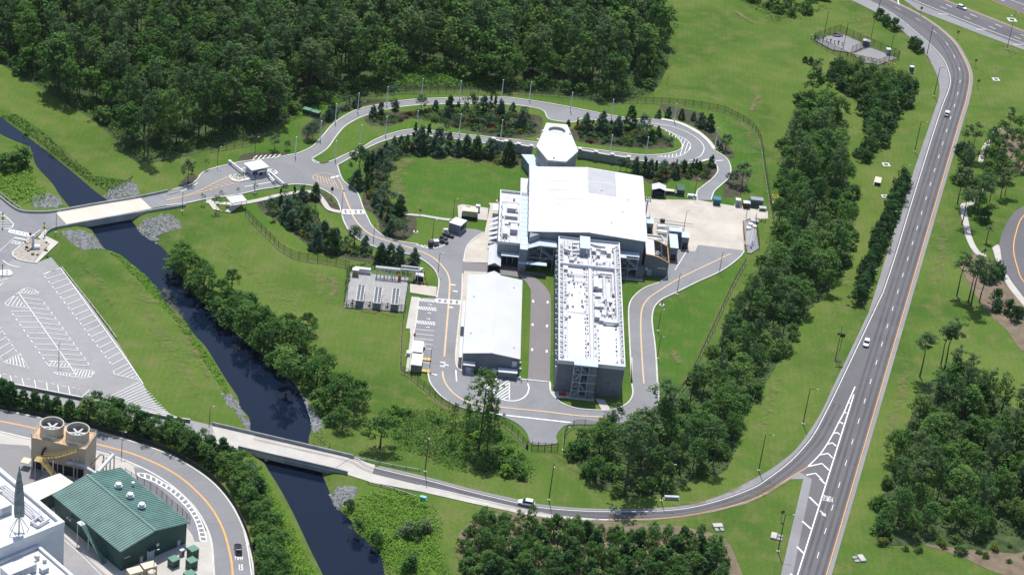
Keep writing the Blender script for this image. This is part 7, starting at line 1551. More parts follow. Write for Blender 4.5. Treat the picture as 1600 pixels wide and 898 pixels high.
for k in range(6):
    r = MB(); r.cyl((0, 0, 0), .16, 1.0, 8); r.cyl((0, 0, 1.0), .17, .08, 8); r.build('bollard', M_RED if k % 2 else M_KERB, label='%s bollard in the short row at the right corner of the yard' % ('reddish' if k % 2 else 'pale'), cat='bollard', group='%s bollards at the yard corner' % ('reddish' if k % 2 else 'pale'), loc=tuple(G(1182+k*2.7, 345.5+k*.35)))
yc = thing('safety_cage', 'yellow steel cage standing by the fence at the edge of the woods', 'cage', tuple(G(1209, 317)), .2)
b = MB()
for x in (-1, 1):
    for y in (-.8, .8): b.bx(x-.08, x+.08, y-.08, y+.08, 0, 2.8)
for z_ in (.4, 1.5, 2.7):
    for y in (-.8, .8): b.bx(-1, 1, y-.07, y+.07, z_, z_+.14)
    for x in (-1, 1): b.bx(x-.07, x+.07, -.8, .8, z_+.15, z_+.28)
b.build('frame', mat('safety_yellow', (.72, .50, .08), .5, .05, .5), yc); b = MB(); b.bx(-1, 1, -.8, .8, .2, .3); b.build('floor', M_GALV, yc)
# pipe store
sheet('store_slab', M_SHLD, crop(1080, 290, 7.486)((612, 425), (740, 400), (790, 740), (700, 800), (650, 790)), n=1)
st = thing('pipe_store', 'narrow store of grey pipes and pallets inside the fence at the yard edge', 'store', tuple(G(1172, 372)), -.12)
for k in range(12): b = MB(); x = -1.6+.28*k; b.bar((x, -8+rr()*3, .3+.2*(k % 3)), (x+.2, 3+rr()*6, .3+.2*(k % 3)), .12, 6); b.build('pipe', random.choice((M_GALV, M_DUCT, M_STEEL)), st)
b = MB(); b.bx(.8, 1.3, -8, -3, .05, .7); b.build('pallet_stack', mat('blue_plastic', (.07, .10, .28), .5, .1, .5), st)
for k, (x, y, c_) in enumerate(((-.8, 9, M_TRIM), (.8, 8, M_CREAM), (-.4, 12, M_GALV), (1.0, 12, M_STEEL), (-1.2, 6, M_TRIM))): b = MB(); b.bx(x-.7, x+.7, y-.9, y+.9, .05, .9); b.build('crate', c_, st)
ob = MB(); ob.wall([p for p in GG(crop(1080, 290, 7.486)((605, 430), (620, 560), (645, 770)))], .3, 0, .8); ob.build('low_kerb_wall', M_RUST, label='reddish low edging between the yard and the pipe store', cat='edging')
# open sheds
def open_shed(q, size, h, rz, lab, gable=False, roofm=None):
    r = thing('open_shed', lab, 'shed', tuple(G(*q)), rz); a, c = size; b = MB()
    b.bx(-a/2, a/2, c/2-.12, c/2, 0, h-.02); b.bx(-a/2, -a/2+.12, -c/2, c/2-.13, 0, h-.02); b.build('wall', M_BLACK, r)
    b = MB()
    if gable:
        for s_ in (-1, 1): b.add([(0, -c/2-.3, h+.9), (s_*(a/2+.3), -c/2-.3, h), (s_*(a/2+.3), c/2+.3, h), (0, c/2+.3, h+.9), (0, -c/2-.3, h+.78), (s_*(a/2+.3), -c/2-.3, h-.12), (s_*(a/2+.3), c/2+.3, h-.12), (0, c/2+.3, h+.78)], [(0, 1, 2, 3), (7, 6, 5, 4), (0, 4, 5, 1), (1, 5, 6, 2), (2, 6, 7, 3)])
    else: b.bx(-a/2-.2, a/2+.2, -c/2-.2, c/2+.2, h, h+.2)
    b.build('roof', roofm or M_ROOFG, r)
    for x in (-a/2+.06, a/2-.06): b = MB(); b.bx(x-.08, x+.08, -c/2, -c/2+.16, 0, h-.02); b.build('post', M_STEEL, r)
    b = MB(); b.bx(-a*.35, a*.3, -c*.1, c*.35, .1, 1.3); b.build('stored_goods', M_NAVY, r)
    return r
open_shed((1028, 305), (4.4, 3.6), 3.0, BTH, 'small open shed with a pale gable roof in the north corner of the yard', True)
s2 = machine('tool_bin', (1045, 303), (3.4, 1.6, 1.4), BTH, 'navy tool bin with a cream lid right of the small open shed', 'bin', M_NAVY, M_CREAM)
for k, q in enumerate(((1052, 304), (1056, 305.5))):
    r = thing('hand_truck', 'small black wheeled cart beside the navy tool bin, %s' % ('left' if k == 0 else 'right'), 'cart', tuple(G(*q)), .3); b = MB(); b.box((0, 0, .35), (.8, .7, .5)); b.build('body', M_BLACK, r)
    for s_ in (-1, 1): b = MB(); b.cyl((s_*.3, -.35, .2), .2, .1, 10, rot=Matrix.Rotation(-math.pi/2, 3, 'X')); b.build('wheel', M_TYRE, r)
r = machine('low_trailer', (1081, 308), (3.0, 1.3, .8), BTH, 'low white trailer right of the dark green container', 'trailer', M_TRIM, louv=False)
# shed and generator west of the hall
C4 = [G(*q, 3.6) for q in crop(660, 310, 9.98)((415, 375), (520, 290), (700, 345), (600, 432))]; ctr = sum(C4, Vector())/4; rs_ = thing('bin_store', 'dark-walled shed with a bright white roof beside the service apron', 'shed', (ctr.x, ctr.y, 0))
Q = [(q-ctr) for q in C4]; Q = [Vector((q.x, q.y, 0)) for q in Q]
b = MB(); b.prism([(q.x, q.y) for q in Q], 3.45, 3.65, bottom=True); b.build('roof', M_ROOF, rs_)
b = MB(); I_ = [q*.94 for q in Q]; b.wall([I_[0], I_[3]], .15, 0, 3.43); b.wall([I_[0], I_[1]], .15, 0, 3.43); b.wall([I_[1], I_[2]], .15, 0, 3.43); b.build('wall', M_WALLD, rs_)
for t in (0, .33, .66, 1): b = MB(); p_ = I_[3].lerp(I_[2], t); b.box((p_.x, p_.y, 0), (.15, .15, 3.43)); b.build('post', M_STEEL, rs_)
b = MB(); b.wall([I_[3], I_[2]], .06, .1, 1.2); b.build('rail', M_GALV, rs_)
b = MB(); p_ = (I_[0]+I_[2])/2; b.box((p_.x, p_.y, .05), (2.6, 2.0, 1.6), .6); b.build('stored_goods', M_BLACK, rs_)
gn = thing('generator', 'long cream generator housing on a concrete pad west of the hall', 'generator', tuple(G(733.5, 340)), BTH)
b = MB(); b.bx(-2.7, 2.7, -1.5, 1.5, .05, 1.1); b.build('base_tank', M_BLACK, gn); b = MB(); b.bx(-2.6, 2.5, -1.4, 1.4, 1.1, 3.0); b.build('housing', M_TAN, gn); b = MB(); b.bx(-2.7, 2.6, -1.5, 1.5, 3.0, 3.15); b.build('roof', M_CREAM, gn); b = MB(); b.bx(-2, .4, 1.6, 2.8, .2, 2.6); b.build('radiator', M_TRIM, gn); b = MB(); b.bx(-1.6, 0, 1.9, 2.5, 2.6, 2.9); b.build('fan_grille', M_BLACK, gn)
machine('utility_cabinet', (746, 331), (1.4, 1.3, 2.4), BTH, 'grey utility cabinet with a pale top behind the generator', 'cabinet', M_GALV, M_TRIM)
# carts and bins at the service apron
for k, (q, rz_) in enumerate((((693, 374.5), 1.0), ((697, 369.5), 1.0), ((703, 371), 1.0), ((688, 379), 1.0), ((694, 380.5), 1.0))):
    r = thing('utility_cart', 'dark utility cart parked at the service apron, number %s from the road' % ('first', 'second', 'third', 'fourth', 'fifth')[k] if False else 'dark utility cart in the cluster parked at the service apron', 'cart', tuple(G(*q)), BTH-.45, 'utility carts at the service apron')
    b = MB(); b.box((0, 0, .35), (2.6, 1.2, .5)); b.box((-.6, 0, .86), (.9, 1.1, .4)); b.build('body', M_BLACK, r); b = MB(); b.box((.6, 0, .86), (1.2, 1.0, .15)); b.build('bed', M_NAVY, r)
    for x in (-.9, .9):
        for s_ in (-.6, .6): b = MB(); b.cyl((x, s_-.06, .25), .25, .12, 10, rot=Matrix.Rotation(-math.pi/2, 3, 'X')); b.build('wheel', M_TYRE, r)
machine('waste_bin', (672.5, 386), (1.5, 1.5, 2.0), .3, 'tall dark bin at the left end of the cart cluster', 'bin', M_BLACK, louv=False); machine('waste_bin', (681, 382.5), (1.6, 1.6, 1.6), .3, 'grey-blue bin with a pale lid beside the carts', 'bin', M_WALL, M_TRIM, louv=False); machine('ice_box', (696, 362.5), (1.4, .9, 1.0), .3, 'small white box behind the parked carts', 'box', M_TRIM, louv=False)
wl2 = MB(); wl2.band(SG([(650, 383), (664, 388), (676, 389), (690, 386), (697, 381)]), .3, nz()); [wl2.band(GG([(658+k*5, 383.5+k*.4), (663+k*5, 388.3)]), .25, _Z[0]+.003) for k in range(4)]; wl2.build('apron_white_lines', M_WHITE, kind='structure')
# site trailers
for k, (q, lab) in enumerate(((G(*KB((245, 390))[0], 2.9), 'white-roofed site trailer in the parking bays, upper of two'), (G(*KB((237, 525))[0], 2.9), 'white-roofed site trailer in the parking bays, lower of two'))):
    r = thing('site_trailer', lab, 'trailer', (q.x, q.y, 0), BTH-.03)
    b = MB(); b.bx(-1.55, 1.55, -3.6, 3.6, .35, 2.75); b.build('body', mat('olive_grey_cladding', (.20, .21, .17), .7, .1, .5), r); b = MB(); b.bx(-1.65, 1.65, -3.7, 3.7, 2.77, 2.95); b.build('roof', M_ROOF, r); b = MB(); b.bx(-1.4, 1.4, -3.4, 3.4, 0, .35); b.build('skirting', M_BLACK, r)
    b = MB(); b.bx(1.7, 4.6, -2.9, -1.6, .3, .5); b.build('ramp', mat('amber_ramp', (.70, .42, .10), .6, .08, .5), r); b = MB()
    for x in (1.8, 3.2, 4.5):
        for y in (-2.9, -1.6): b.bx(x-.04, x+.04, y-.04, y+.04, .5, 1.4)
    b.build('ramp_rail', M_GALV, r); b = MB(); b.bx(1.56, 1.6, -2.7, -1.8, .4, 2.4); b.build('door', M_STEEL, r)
machine('site_bench', (660.5, 545), (1.3, .9, 1.0), 0, 'grey step unit beside the upper site trailer', 'steps', M_GALV, louv=False); machine('air_handler', (637.5, 555), (1.0, 1.6, 1.2), 0, 'white and green equipment box on the grass behind the trailers', 'box', M_TRIM, louv=False)
# hydrants
for q, l_ in (((1034, 476), 'red fire hydrant on a gravel ring by the east road'), ((779, 314), 'red and white fire hydrant at the head of the forecourt slab'), ((647.7, 525), 'red fire hydrant at the bay walk beside the parking bays'), ((749, 368), 'small red valve post on the lawn west of the shed')):
    if q[0] == 749: q = (649.5 if False else 650, 366.5)
    if 'valve' in l_: q = (747-97.5+.0, 362)
    r = thing('fire_hydrant', l_, 'hydrant', tuple(G(*q))); b = MB(); b.cyl((0, 0, 0), .28, .9, 10); b.cyl((0, 0, .9), .28, .3, 10, .1); b.build('barrel', M_RED, r); b = MB(); b.bar((-.45, 0, .6), (.45, 0, .6), .12, 8); b.build('nozzle', M_TRIM, r); b = MB(); b.cyl((0, 0, .03), .9, .06, 12); b.build('pad', M_WALK, r)
# ---- chillers
cv = [((563.5, 457), 'chiller with two rows of black fans, left of three'), ((590.5, 460.5), 'chiller with two rows of black fans, middle of three'), ((618, 462.5), 'chiller with two rows of black fans, right of three')]
fanme = MB(); fanme.cyl((0, 0, 0), .5, .16, 12); fanme = fanme.mesh('fan'); fanme.materials.append(M_BLACK)
bl_ = MB(); [bl_.beam((0, 0, .19), (.42*math.cos(k*1.256), .42*math.sin(k*1.256), .19), .16, .02) for k in range(5)]; blademe = bl_.mesh('fan_blades'); blademe.materials.append(M_WALLD)
for q, l_ in cv:
    t_ = G(*q, 2.6); r = thing('chiller', l_, 'chiller', (t_.x, t_.y, .06), BTH, 'chillers in the gravel yard')
    b = MB(); b.bx(-1.15, 1.15, -5.0, 4.6, .3, 2.4); b.build('body', M_GALV, r); b = MB(); b.bx(-1.2, 1.2, -5.05, 4.65, 2.42, 2.6); b.build('fan_deck', M_TRIM, r)
    b = MB(); b.bx(-1.1, 1.1, -5.12, -5.02, .4, 2.2); b.build('control_panel', M_WALLD, r); b = MB(); b.bx(-1, 1, -4.6, 4.3, 0, .3); b.build('skid', M_BLACK, r)
    for k in range(7):
        for s_ in (-.56, .56): f = link('fan', fanme, r, loc=(s_, -4.2+k*1.36, 2.6)); link('fan_blades', blademe, f)
    b = MB(); b.tube([(-1.2, -4, 1.2), (-2.6, -4, 1.2), (-2.6, -4, 0)], .16, 8); b.build('pipe', M_DUCT, r); b = MB(); b.bx(-2.4, -1.9, -3.4, -2.8, .05, 1.5); b.build('pump', M_BLACK, r)
pr = thing('pipe_bridge', 'rack of large white chilled-water pipes behind the chillers', 'pipe rack', tuple(G(613, 436)), BTH)
b = MB(); [b.bx(x-.1, x+.1, y-.1, y+.1, 0, 3.6) for x in (-5.2, -2.6, 0, 2.6, 5.4, 8.0) for y in (-.9, .9)]; b.build('post', M_STEEL, pr, kind='stuff')
b = MB(); b.bar((-5.6, -.5, 3.9), (2.2, -.5, 3.9), .34, 10); b.build('pipe', M_DUCT, pr); b = MB(); b.bar((-5.6, .5, 3.7), (8.3, .5, 3.7), .3, 10); b.build('pipe', M_DUCT, pr); b = MB(); b.tube([(2.4, 1.2, 4.4), (8.6, 1.2, 4.4), (8.6, -.6, 4.4)], .34, 10); b.build('pipe', M_DUCT, pr)
for k in range(6): b = MB(); x = -5.0+k*1.15; b.bar((x, -.5, 3.8), (x, -1.6, .5), .17, 8); b.build('riser', M_DUCT, pr)
for k in range(4): b = MB(); x = 2.6+k*1.4; b.bar((x, .6, 3.8), (x, -1.2, .6), .17, 8); b.build('riser', M_GALV, pr)
b = MB(); b.bx(1.8, 2.6, -1.2, -.4, .1, 2.2); b.build('valve', M_RED, pr); b = MB(); b.bx(4.6, 5.6, -1.4, -.6, .1, 1.4); b.build('pump', M_CREAM, pr); b = MB(); b.bx(6.6, 7.4, -1.6, -.6, .1, 1.6); b.build('pump', M_BLACK, pr)
machine('utility_cabinet', (555, 431), (2.0, 1.6, 2.4), BTH, 'white-topped cabinet in the left corner of the chiller yard', 'cabinet', M_SHLD if False else M_TAN, M_ROOF); machine('tank_skid', (566, 427), (5.2, 1.2, 1.8), BTH, 'row of white tanks along the back of the chiller yard', 'tank', M_TRIM, M_DUCT, louv=False)
leaf_field('clipped_hedge', K6((425, 345), (450, 350), (445, 380), (415, 530), (470, 538), (465, 545), (408, 540)), 9, .24, 1.9, 'dark', 'tall clipped hedge on the left side of the chiller yard', clump=2.5, h0=.6, fade=False); leaf_field('clipped_hedge', K6((440, 345), (560, 345), (720, 365), (730, 395), (710, 395), (560, 365), (440, 365)), 9, .24, 1.9, 'dark', 'tall clipped hedge along the back of the chiller yard', clump=2.5, h0=.6, fade=False)
sheet('gravel_bed', M_SAND, K6((735, 375), (775, 365), (790, 430), (740, 430)), n=1)
machine('transformer', (655, 438), (2.4, 2.0, 2.0), BTH, 'dark transformer with a pale top ringed by red bollards', 'transformer', M_BLACK, M_ROOFG)
for q in ((647, 428), (646.5, 436), (648, 443), (663, 429), (664, 437), (661.5, 445), (668, 447), (666, 444)): r = MB(); r.cyl((0, 0, 0), .14, 1.1, 8); r.cyl((0, 0, 1.1), .15, .05, 8); r.build('bollard', M_RED, label='red bollard round the dark transformer above the parking bays', cat='bollard', group='red bollards round the transformer', loc=tuple(G(*q)))
machine('meter_box', (658, 424.5), (.9, .7, 1.2), 0, 'small white meter box behind the red bollards', 'box', M_TRIM, louv=False)
for q, l_ in (((480, 178), 'dark green utility box at the forest edge, left of the pair'), ((493, 182), 'dark green utility box at the forest edge, right of the pair')): machine('utility_box', q, (3.0, 2.0, 1.9), -.3, l_, 'utility box', M_GRN, mat('green_lid', (.10, .24, .16), .6, .08, .5))
# ---- utility yard contents
sheet('utility_pad', M_SHLD, [(1273, 64), (1310, 52), (1356, 72), (1330, 84), (1300, 79)], n=1); sheet('utility_pad', M_SHLD, [(1332, 85), (1358, 75), (1402, 92), (1372, 103), (1345, 98)], n=1)
cc = thing('cable_reel_stack', 'dark coils of hose lying on the left pad of the utility yard', 'coil', tuple(G(1303, 57)))
for k in range(3): b = MB(); P_ = [(1.8*math.cos(t)+k*.9, 1.4*math.sin(t)+k*.3, .2+.25*k) for t in [i*math.pi/8 for i in range(17)]]; b.tube(P_, .16, 6); b.build('hose', M_BLACK, cc)
vr = thing('valve_rack', 'row of dark valves and risers along the left pad of the utility yard', 'valve rack', tuple(G(1290, 66)), -.25)
for k in range(9): b = MB(); b.bar((-6+k*1.6, 0, 0), (-6+k*1.6, 0, 1.6), .16, 6); b.box((-6+k*1.6, 0, 1.2), (.6, .5, .6)); b.build('valve', M_BLACK if k % 2 else M_GALV, vr)
yr = thing('valve_rack', 'row of yellow and orange pipework along the right pad of the utility yard', 'valve rack', tuple(G(1358, 95)), -.3)
MY = MATS['safety_yellow']
for k in range(12): b = MB(); b.bar((-9+k*1.7, 0, 0), (-9+k*1.7, 0, 1.3), .17, 6); b.bar((-9+k*1.7, 0, 1.2), (-8+k*1.7, .4, 1.2), .15, 6); b.build('pipe', MY if k % 3 else M_ORANGE, yr)
machine('pump_house', (1387, 86), (1.8, 1.8, 2.6), .2, 'small white-topped cabinet at the right end of the utility yard', 'cabinet', M_GALV, M_ROOF); machine('utility_cabinet', (1353, 72), (3.0, 2.2, 2.4), -.2, 'grey cabinet group between the two pads of the utility yard', 'cabinet', M_WALL, M_GALV)
machine('utility_cabinet', (1423.5, 113), (1.5, 1.5, 2.4), .2, 'dark cabinet with a white lid below the utility yard', 'cabinet', M_WALLD, M_TRIM)
# ---- drain inlets with aprons
def inlet(q, s_, lab, rz=0.2):
    r = thing('drain_inlet', lab, 'drain', (*tuple(G(*q))[:2], .02), rz); b = MB(); b.ring([(-s_, -s_), (s_, -s_), (s_, s_), (-s_, s_)], [(-s_*.5, -s_*.5), (s_*.5, -s_*.5), (s_*.5, s_*.5), (-s_*.5, s_*.5)], 0, .12); b.build('apron', M_KERB, r); b = MB(); b.bx(-s_*.5, s_*.5, -s_*.5, s_*.5, -.02, .03); b.build('grate', M_DARK, r)
for q, s_, l_ in (((1384.5, 257.5), 1.4, 'square concrete drain inlet on the grass above the generator box'), ((1556, 124.5), 1.4, 'square concrete drain inlet on the grass right of the highway bend'), ((1581, 31.5), 1.9, 'square concrete drain inlet in the median of the upper highway'), ((1382, 307), 1.1, 'small concrete drain inlet beside the clipped tree row')): inlet(q, s_, l_)
machine('utility_vault', (1371, 286), (2.2, 4.6, 1.2), -.15, 'long white-lidded utility vault on the grass left of the clipped tree row', 'vault', M_BLACK, M_CREAM)
def headwall(q, rz, lab):
    r = thing('culvert_end', lab, 'culvert', (*tuple(G(*q))[:2], 0), rz); b = MB(); b.bx(-1.4, 1.4, -.8, .8, 0, .6); b.build('headwall', M_WALK, r)
    for x in (-.75, .75): b = MB(); b.bx(x-.5, x+.5, -2.4, -1.02, 0, .35); b.build('pipe_end', M_BARR, r)
headwall((1121, 822), .3, 'pale concrete culvert end on the grass beside the lone palm'); headwall((1209, 838), 1.4, 'pale concrete culvert end beside the gore lamp post'); headwall((1346, 873), -1.2, 'pale concrete culvert end at the edge of the lower right wood')
machine('site_sign_box', (661, 781), (1.6, .8, 1.1), -.2, 'small turquoise box on the creeper beside the lower guard rail', 'box', mat('turquoise_paint', (.18, .55, .50), .5, .05, .5), louv=False); machine('barrier_block', (1049, 779), (4.0, .8, .8), .15, 'grey guard block lying at the edge of the belt of trees', 'block', M_GALV, louv=False)
# ---- riprap
def rocks(poly_px, n, smin, smax, lab, mt):
    leaf_field('undergrowth', poly_px, 1.1, .26, .7, 'rough', 'weeds growing through the '+lab, clump=5)
    P = [(q.x, q.y) for q in GG(poly_px)]; x0 = min(p[0] for p in P); x1 = max(p[0] for p in P); y0 = min(p[1] for p in P); y1 = max(p[1] for p in P); b = MB(); k = 0
    while k < n:
        x, y = random.uniform(x0, x1), random.uniform(y0, y1)
        if not inside(P, x, y) or rr()*2.6 > edge_dist(P, x, y)+.5*math.sin(x*1.7)+.6: continue
        k += 1; s_ = random.uniform(smin, smax); z_ = gz(x, y)
        vs = [(x+s_*random.uniform(.6, 1)*dx, y+s_*random.uniform(.6, 1)*dy, z_+s_*random.uniform(.5, .8)*dz) for dx, dy, dz in ((1, 0, .2), (.3, .9, .1), (-.9, .4, .3), (-.5, -.9, .1), (.6, -.8, .2), (.1, .1, 1.1))]
        b.add(vs, [(0, 1, 5), (1, 2, 5), (2, 3, 5), (3, 4, 5), (4, 0, 5)])
    o = b.build('riprap', mt, kind='stuff'); tag(o, lab, 'rocks')
M_ROCK = mat('grey_riprap', (.33, .33, .335), .9, .35, 1.0, bump=.3)
for pl, n, l_ in (([(95, 362), (110, 359), (140, 360), (152, 365), (165, 388), (150, 389), (128, 391), (112, 380)], 900, 'grey riprap on the near west abutment of the entrance bridge'), ([(208, 347), (235, 339), (264, 332), (280, 345), (286, 356), (255, 366), (245, 374), (224, 366)], 900, 'grey riprap on the near east abutment of the entrance bridge'), ([(50, 305), (75, 302), (92, 304), (102, 318), (88, 325), (55, 325), (48, 315)], 700, 'grey riprap on the far west abutment of the entrance bridge'), ([(160, 300), (185, 288), (205, 282), (222, 300), (215, 305), (175, 312)], 700, 'grey riprap on the far east abutment of the entrance bridge'), ([(345, 616), (358, 612), (373, 620), (377, 636), (391, 652), (391, 668), (380, 666), (368, 640), (355, 632)], 500, 'grey riprap on the west bank above the lower bridge'), ([(466, 606), (475, 608), (488, 632), (506, 658), (506, 668), (492, 672), (484, 650), (476, 628)], 600, 'grey riprap on the east bank above the lower bridge'), ([(512, 762), (530, 757), (558, 760), (556, 774), (540, 786), (525, 790)], 500, 'brownish riprap on the east bank below the lower bridge'), ([(385, 722), (400, 728), (410, 738), (398, 742), (384, 735)], 250, 'grey riprap on the west bank below the lower bridge')): rocks(pl, n, .2, .62, l_, M_ROCK)
# ================================================================== plant compound in the lower left corner
FR_ = R(47.5)
M_GREENROOF = mat('green_metal_roof', (.105, .215, .188), .5, .16, .25); M_GREENWALL = mat('dark_green_wall', (.028, .075, .062), .6, .1, .4); M_BEIGE = mat('beige_concrete', (.50, .41, .30), .8, .08, .3, stain=.1); M_BEIGE2 = mat('beige_fan_stack', (.52, .47, .38), .7, .08, .4); M_WHITEWALL = mat('white_wall', (.58, .60, .64), .7, .05, .3); M_YST = mat('yellow_steel', (.40, .31, .11), .5, .1, .5); M_VERD = mat('weathered_green_grey', (.23, .28, .30), .8, .30, .6)
gr = thing('green_building', 'dark green building with a ribbed green gable roof in the lower left', 'building', (-90.4, 481.6, 0), FR_)
GWd, GLn, GE, GR_ = 21.3, 30.4, 6.9, 8.9          # width along x, length along y
b = MB(); prof = [(.3, 0), (GWd-.3, 0), (GWd-.3, GE-.15), (GWd/2, GR_-.15), (.3, GE-.15)]
b.add([(x, y, z_) for y in (.3, GLn-.3) for x, z_ in prof], [(0, 1, 2, 3, 4), (9, 8, 7, 6, 5), (1, 6, 7, 2), (5, 0, 4, 9)]); b.build('wall', M_GREENWALL, gr)
for (xa, za, xb, zb) in ((-.2, GE, GWd/2, GR_), (GWd/2, GR_, GWd+.2, GE)):
    b = MB(); P = [(xa, -.1, za), (xb, -.1, zb), (xb, GLn+.1, zb), (xa, GLn+.1, za)]; b.add([(p[0], p[1], p[2]-.14) for p in P]+P, [(3, 2, 1, 0), (4, 5, 6, 7), (0, 1, 5, 4), (1, 2, 6, 5), (2, 3, 7, 6), (3, 0, 4, 7)]); o = b.build('roof', M_GREENROOF, gr)
    rib = MB(); rib.beam((xa, 0, za+.07), (xb, 0, zb+.07), .22, .17); rm_ = rib.mesh('roof_rib'); rm_.materials.append(M_GREENROOF)
    for k in range(38): link('roof_rib', rm_, o, loc=(0, .2+k*.81, 0))
b = MB(); b.beam((GWd/2, -.12, GR_+.12), (GWd/2, GLn+.12, GR_+.12), .7, .14); b.build('ridge_cap', M_GREENROOF, gr)
for x in (-.28, GWd+.28): b = MB(); b.bx(x-.1, x+.1, 0, GLn, GE-.3, GE+.02); b.build('gutter', M_GREENROOF, gr)
for (x, y) in ((14.4, 21.5), (14.2, 16.0), (14.0, 10.6)):
    z_ = GE+(GR_-GE)*(1-abs(x-GWd/2)/(GWd/2)); b = MB(); b.cyl((x, y, z_-.1), 1.0, .7, 16); o = b.build('roof_fan', M_GREENROOF, gr); b = MB(); b.cyl((x, y, z_+.62), 1.05, .25, 16); b.cyl((x, y, z_+.88), .8, .7, 16); b.build('fan_cowl', M_TRIM, o)
b = MB(); b.cyl((18.8, 21.0, 7.5), .4, .8, 12); b.cyl((18.8, 21.0, 8.3), .45, .3, 12); b.build('roof_vent', M_TRIM, gr)
for (x, w_, h_) in ((9.6, 2.4, 3.4), (6.6, 1.0, 2.2), (18.6, 1.0, 2.2)): b = MB(); b.bx(x-w_/2, x+w_/2, .2, .28, 0, h_); b.build('door', M_STEEL, gr)
b = MB(); b.bx(11.3, 12.1, .18, .27, 3.4, 4.2); b.build('sign_plate', M_TRIM, gr)
b = MB(); b.bx(8.2, 11.0, -.9, .25, 3.6, 3.75); b.build('door_canopy', M_GREENWALL, gr)
for x in (1.2, 1.9, 2.5): b = MB(); b.bx(x, x+.35, .1, .27, 3.9, 4.2); b.build('wall_lamp', M_TRIM, gr)
for k in range(2): b = MB(); b.bar((-.9, 21.5+k*1.2, 4.2), (.3, 21.5+k*1.2, 4.2), .35, 10); b.build('exhaust_pipe', M_GALV, gr)
b = MB(); b.beam((-1.2, 15.0, 6.6), (-1.2, 5.2, .2), 1.2, .14)
b.build('stair_flight', M_GREENROOF, gr)
for s_ in (-1.8, -.6):
    b = MB(); b.beam((s_, 15, 7.7), (s_, 5.2, 1.3), .06, .08); [b.bar((s_, 15-k*1.2, 6.6-k*.79), (s_, 15-k*1.2, 7.7-k*.79), .035, 5) for k in range(9)]; b.build('handrail', M_GREENWALL, gr)
b = MB(); b.bx(-1.9, -.3, 15, 17, 6.5, 6.65); b.build('landing', M_GALV, gr)
for y in (16.8, 12.0): b = MB(); b.bar((-1.7, y, 0), (-1.7, y, 6.4 if y > 15 else 4.5), .12, 6); b.build('stair_post', M_TRIM, gr)
# white building
wb = thing('white_building', 'tall white flat-roofed building in the bottom left corner with rooftop machinery', 'building', (-105.3, 481.9, 0), FR_)
b = MB(); b.bx(-45, 0, 0, 60, 0, 12.6); b.build('wall', M_WHITEWALL, wb); b = MB(); box_walls(b, -45.1, .1, -.1, 60.1, 12.0, 13.7, 1.1); b.build('parapet', M_TRIM, wb); b = MB(); b.bx(-43.9, -1.05, 1.05, 58.9, 12.62, 12.7); b.build('roof', M_ROOF, wb)
b = MB(); b.bx(-45, -8, -40, -.15, 0, 9.2); b.build('annex', M_WHITEWALL, wb); b = MB(); box_walls(b, -45.1, -7.9, -40.1, -.12, 9.0, 10.1, .8); b.build('annex_parapet', M_TRIM, wb); b = MB(); b.bx(-44.2, -8.75, -39.2, -.95, 9.2, 9.3); b.build('annex_roof', M_ROOF, wb)
for a in ((-9.5, 14.5, 3.4, 5.5, 2.6), (-8.6, 21, 4.5, 5, 2.2), (-14, 20, 3.6, 7, 2.4), (-16, 30, 6, 6, 2.6)): rtu(wb, a[0], a[1], 12.7, a[2], a[3], a[4])
for k in range(4): duct([(-3.0-k*.75, 4.5+k*.5, 13.3), (-3.0-k*.75, 22, 13.3), (-6, 23+k, 13.3)], .2, wb, name='pipe')
duct([(-2.2, 3.4, 13.4), (-6.2, 2.6, 13.4), (-6.6, 5.0, 13.4), (-3.2, 5.8, 13.4), (-2.0, 8, 13.4)], .32, wb); duct([(-4, 4, 13.2), (-4, 8, 13.2)], .28, wb)
for a in ((-18, -6.5, 8, 4, 2.4), (-22, -13, 9, 5, 2.2), (-12.5, -9.5, 2.0, 1.6, 1.3), (-13.5, -5, 2.2, 2.2, 1.4)): rtu(wb, a[0], a[1], 9.3, a[2], a[3], a[4])
b = MB(); b.cyl((-11.0, -4.2, 9.3), .7, 1.3, 14); b.cyl((-10.2, -6.4, 9.3), .55, 1.0, 14); b.build('roof_vent', M_DUCT, wb)
b = MB(); b.bx(-.2, .08, 2.0, 2.5, 3.4, 3.8)
b.build('alarm_box', M_RED, wb)
# tapering sheet-metal spire on the roof
g0 = G(29.7, 832, 12.7); spi = thing('spire', 'tall weathered blue-green spire on a braced pole on the white roof', 'spire', tuple(g0), .35)
b = MB(); b.bar((0, 0, 0), (0, 0, 5.6), .2, 10); b.build('pole', M_GALV, spi)
zs_ = [5.4, 7.5, 10, 12, 13.2, 15, 16.2, 18.2, 18.6, 20.4]; ws_ = [1.2, 1.22, 1.15, 1.05, .98, .85, .62, .42, .26, .12]
for i in range(len(zs_)-1):
    b = MB(); w0, w1 = ws_[i], ws_[i+1]*1.03; vs = [(sx*w_, sy*w_*.75, z_) for z_, w_ in ((zs_[i], w0), (zs_[i+1]-.02, w1)) for sx, sy in ((-1, -1), (1, -1), (1, 1), (-1, 1))]; b.add(vs, [(3, 2, 1, 0), (4, 5, 6, 7), (0, 1, 5, 4), (1, 2, 6, 5), (2, 3, 7, 6), (3, 0, 4, 7)]); b.build('cladding_stage', M_VERD, spi)
for a in (.4, 2.3, 3.6, 5.2): b = MB(); b.bar((2.8*math.cos(a), 2.8*math.sin(a), .1), (.1*math.cos(a), .1*math.sin(a), 5.2), .1, 6); b.bar((2.8*math.cos(a), 2.8*math.sin(a), .1), (2.8*math.cos(a+.8), 2.8*math.sin(a+.8), 2.6), .05, 5); b.build('brace', M_GALV, spi)
b = MB(); b.box((0, 0, 0), (2.4, .9, .3)); b.build('base', M_GALV, spi)
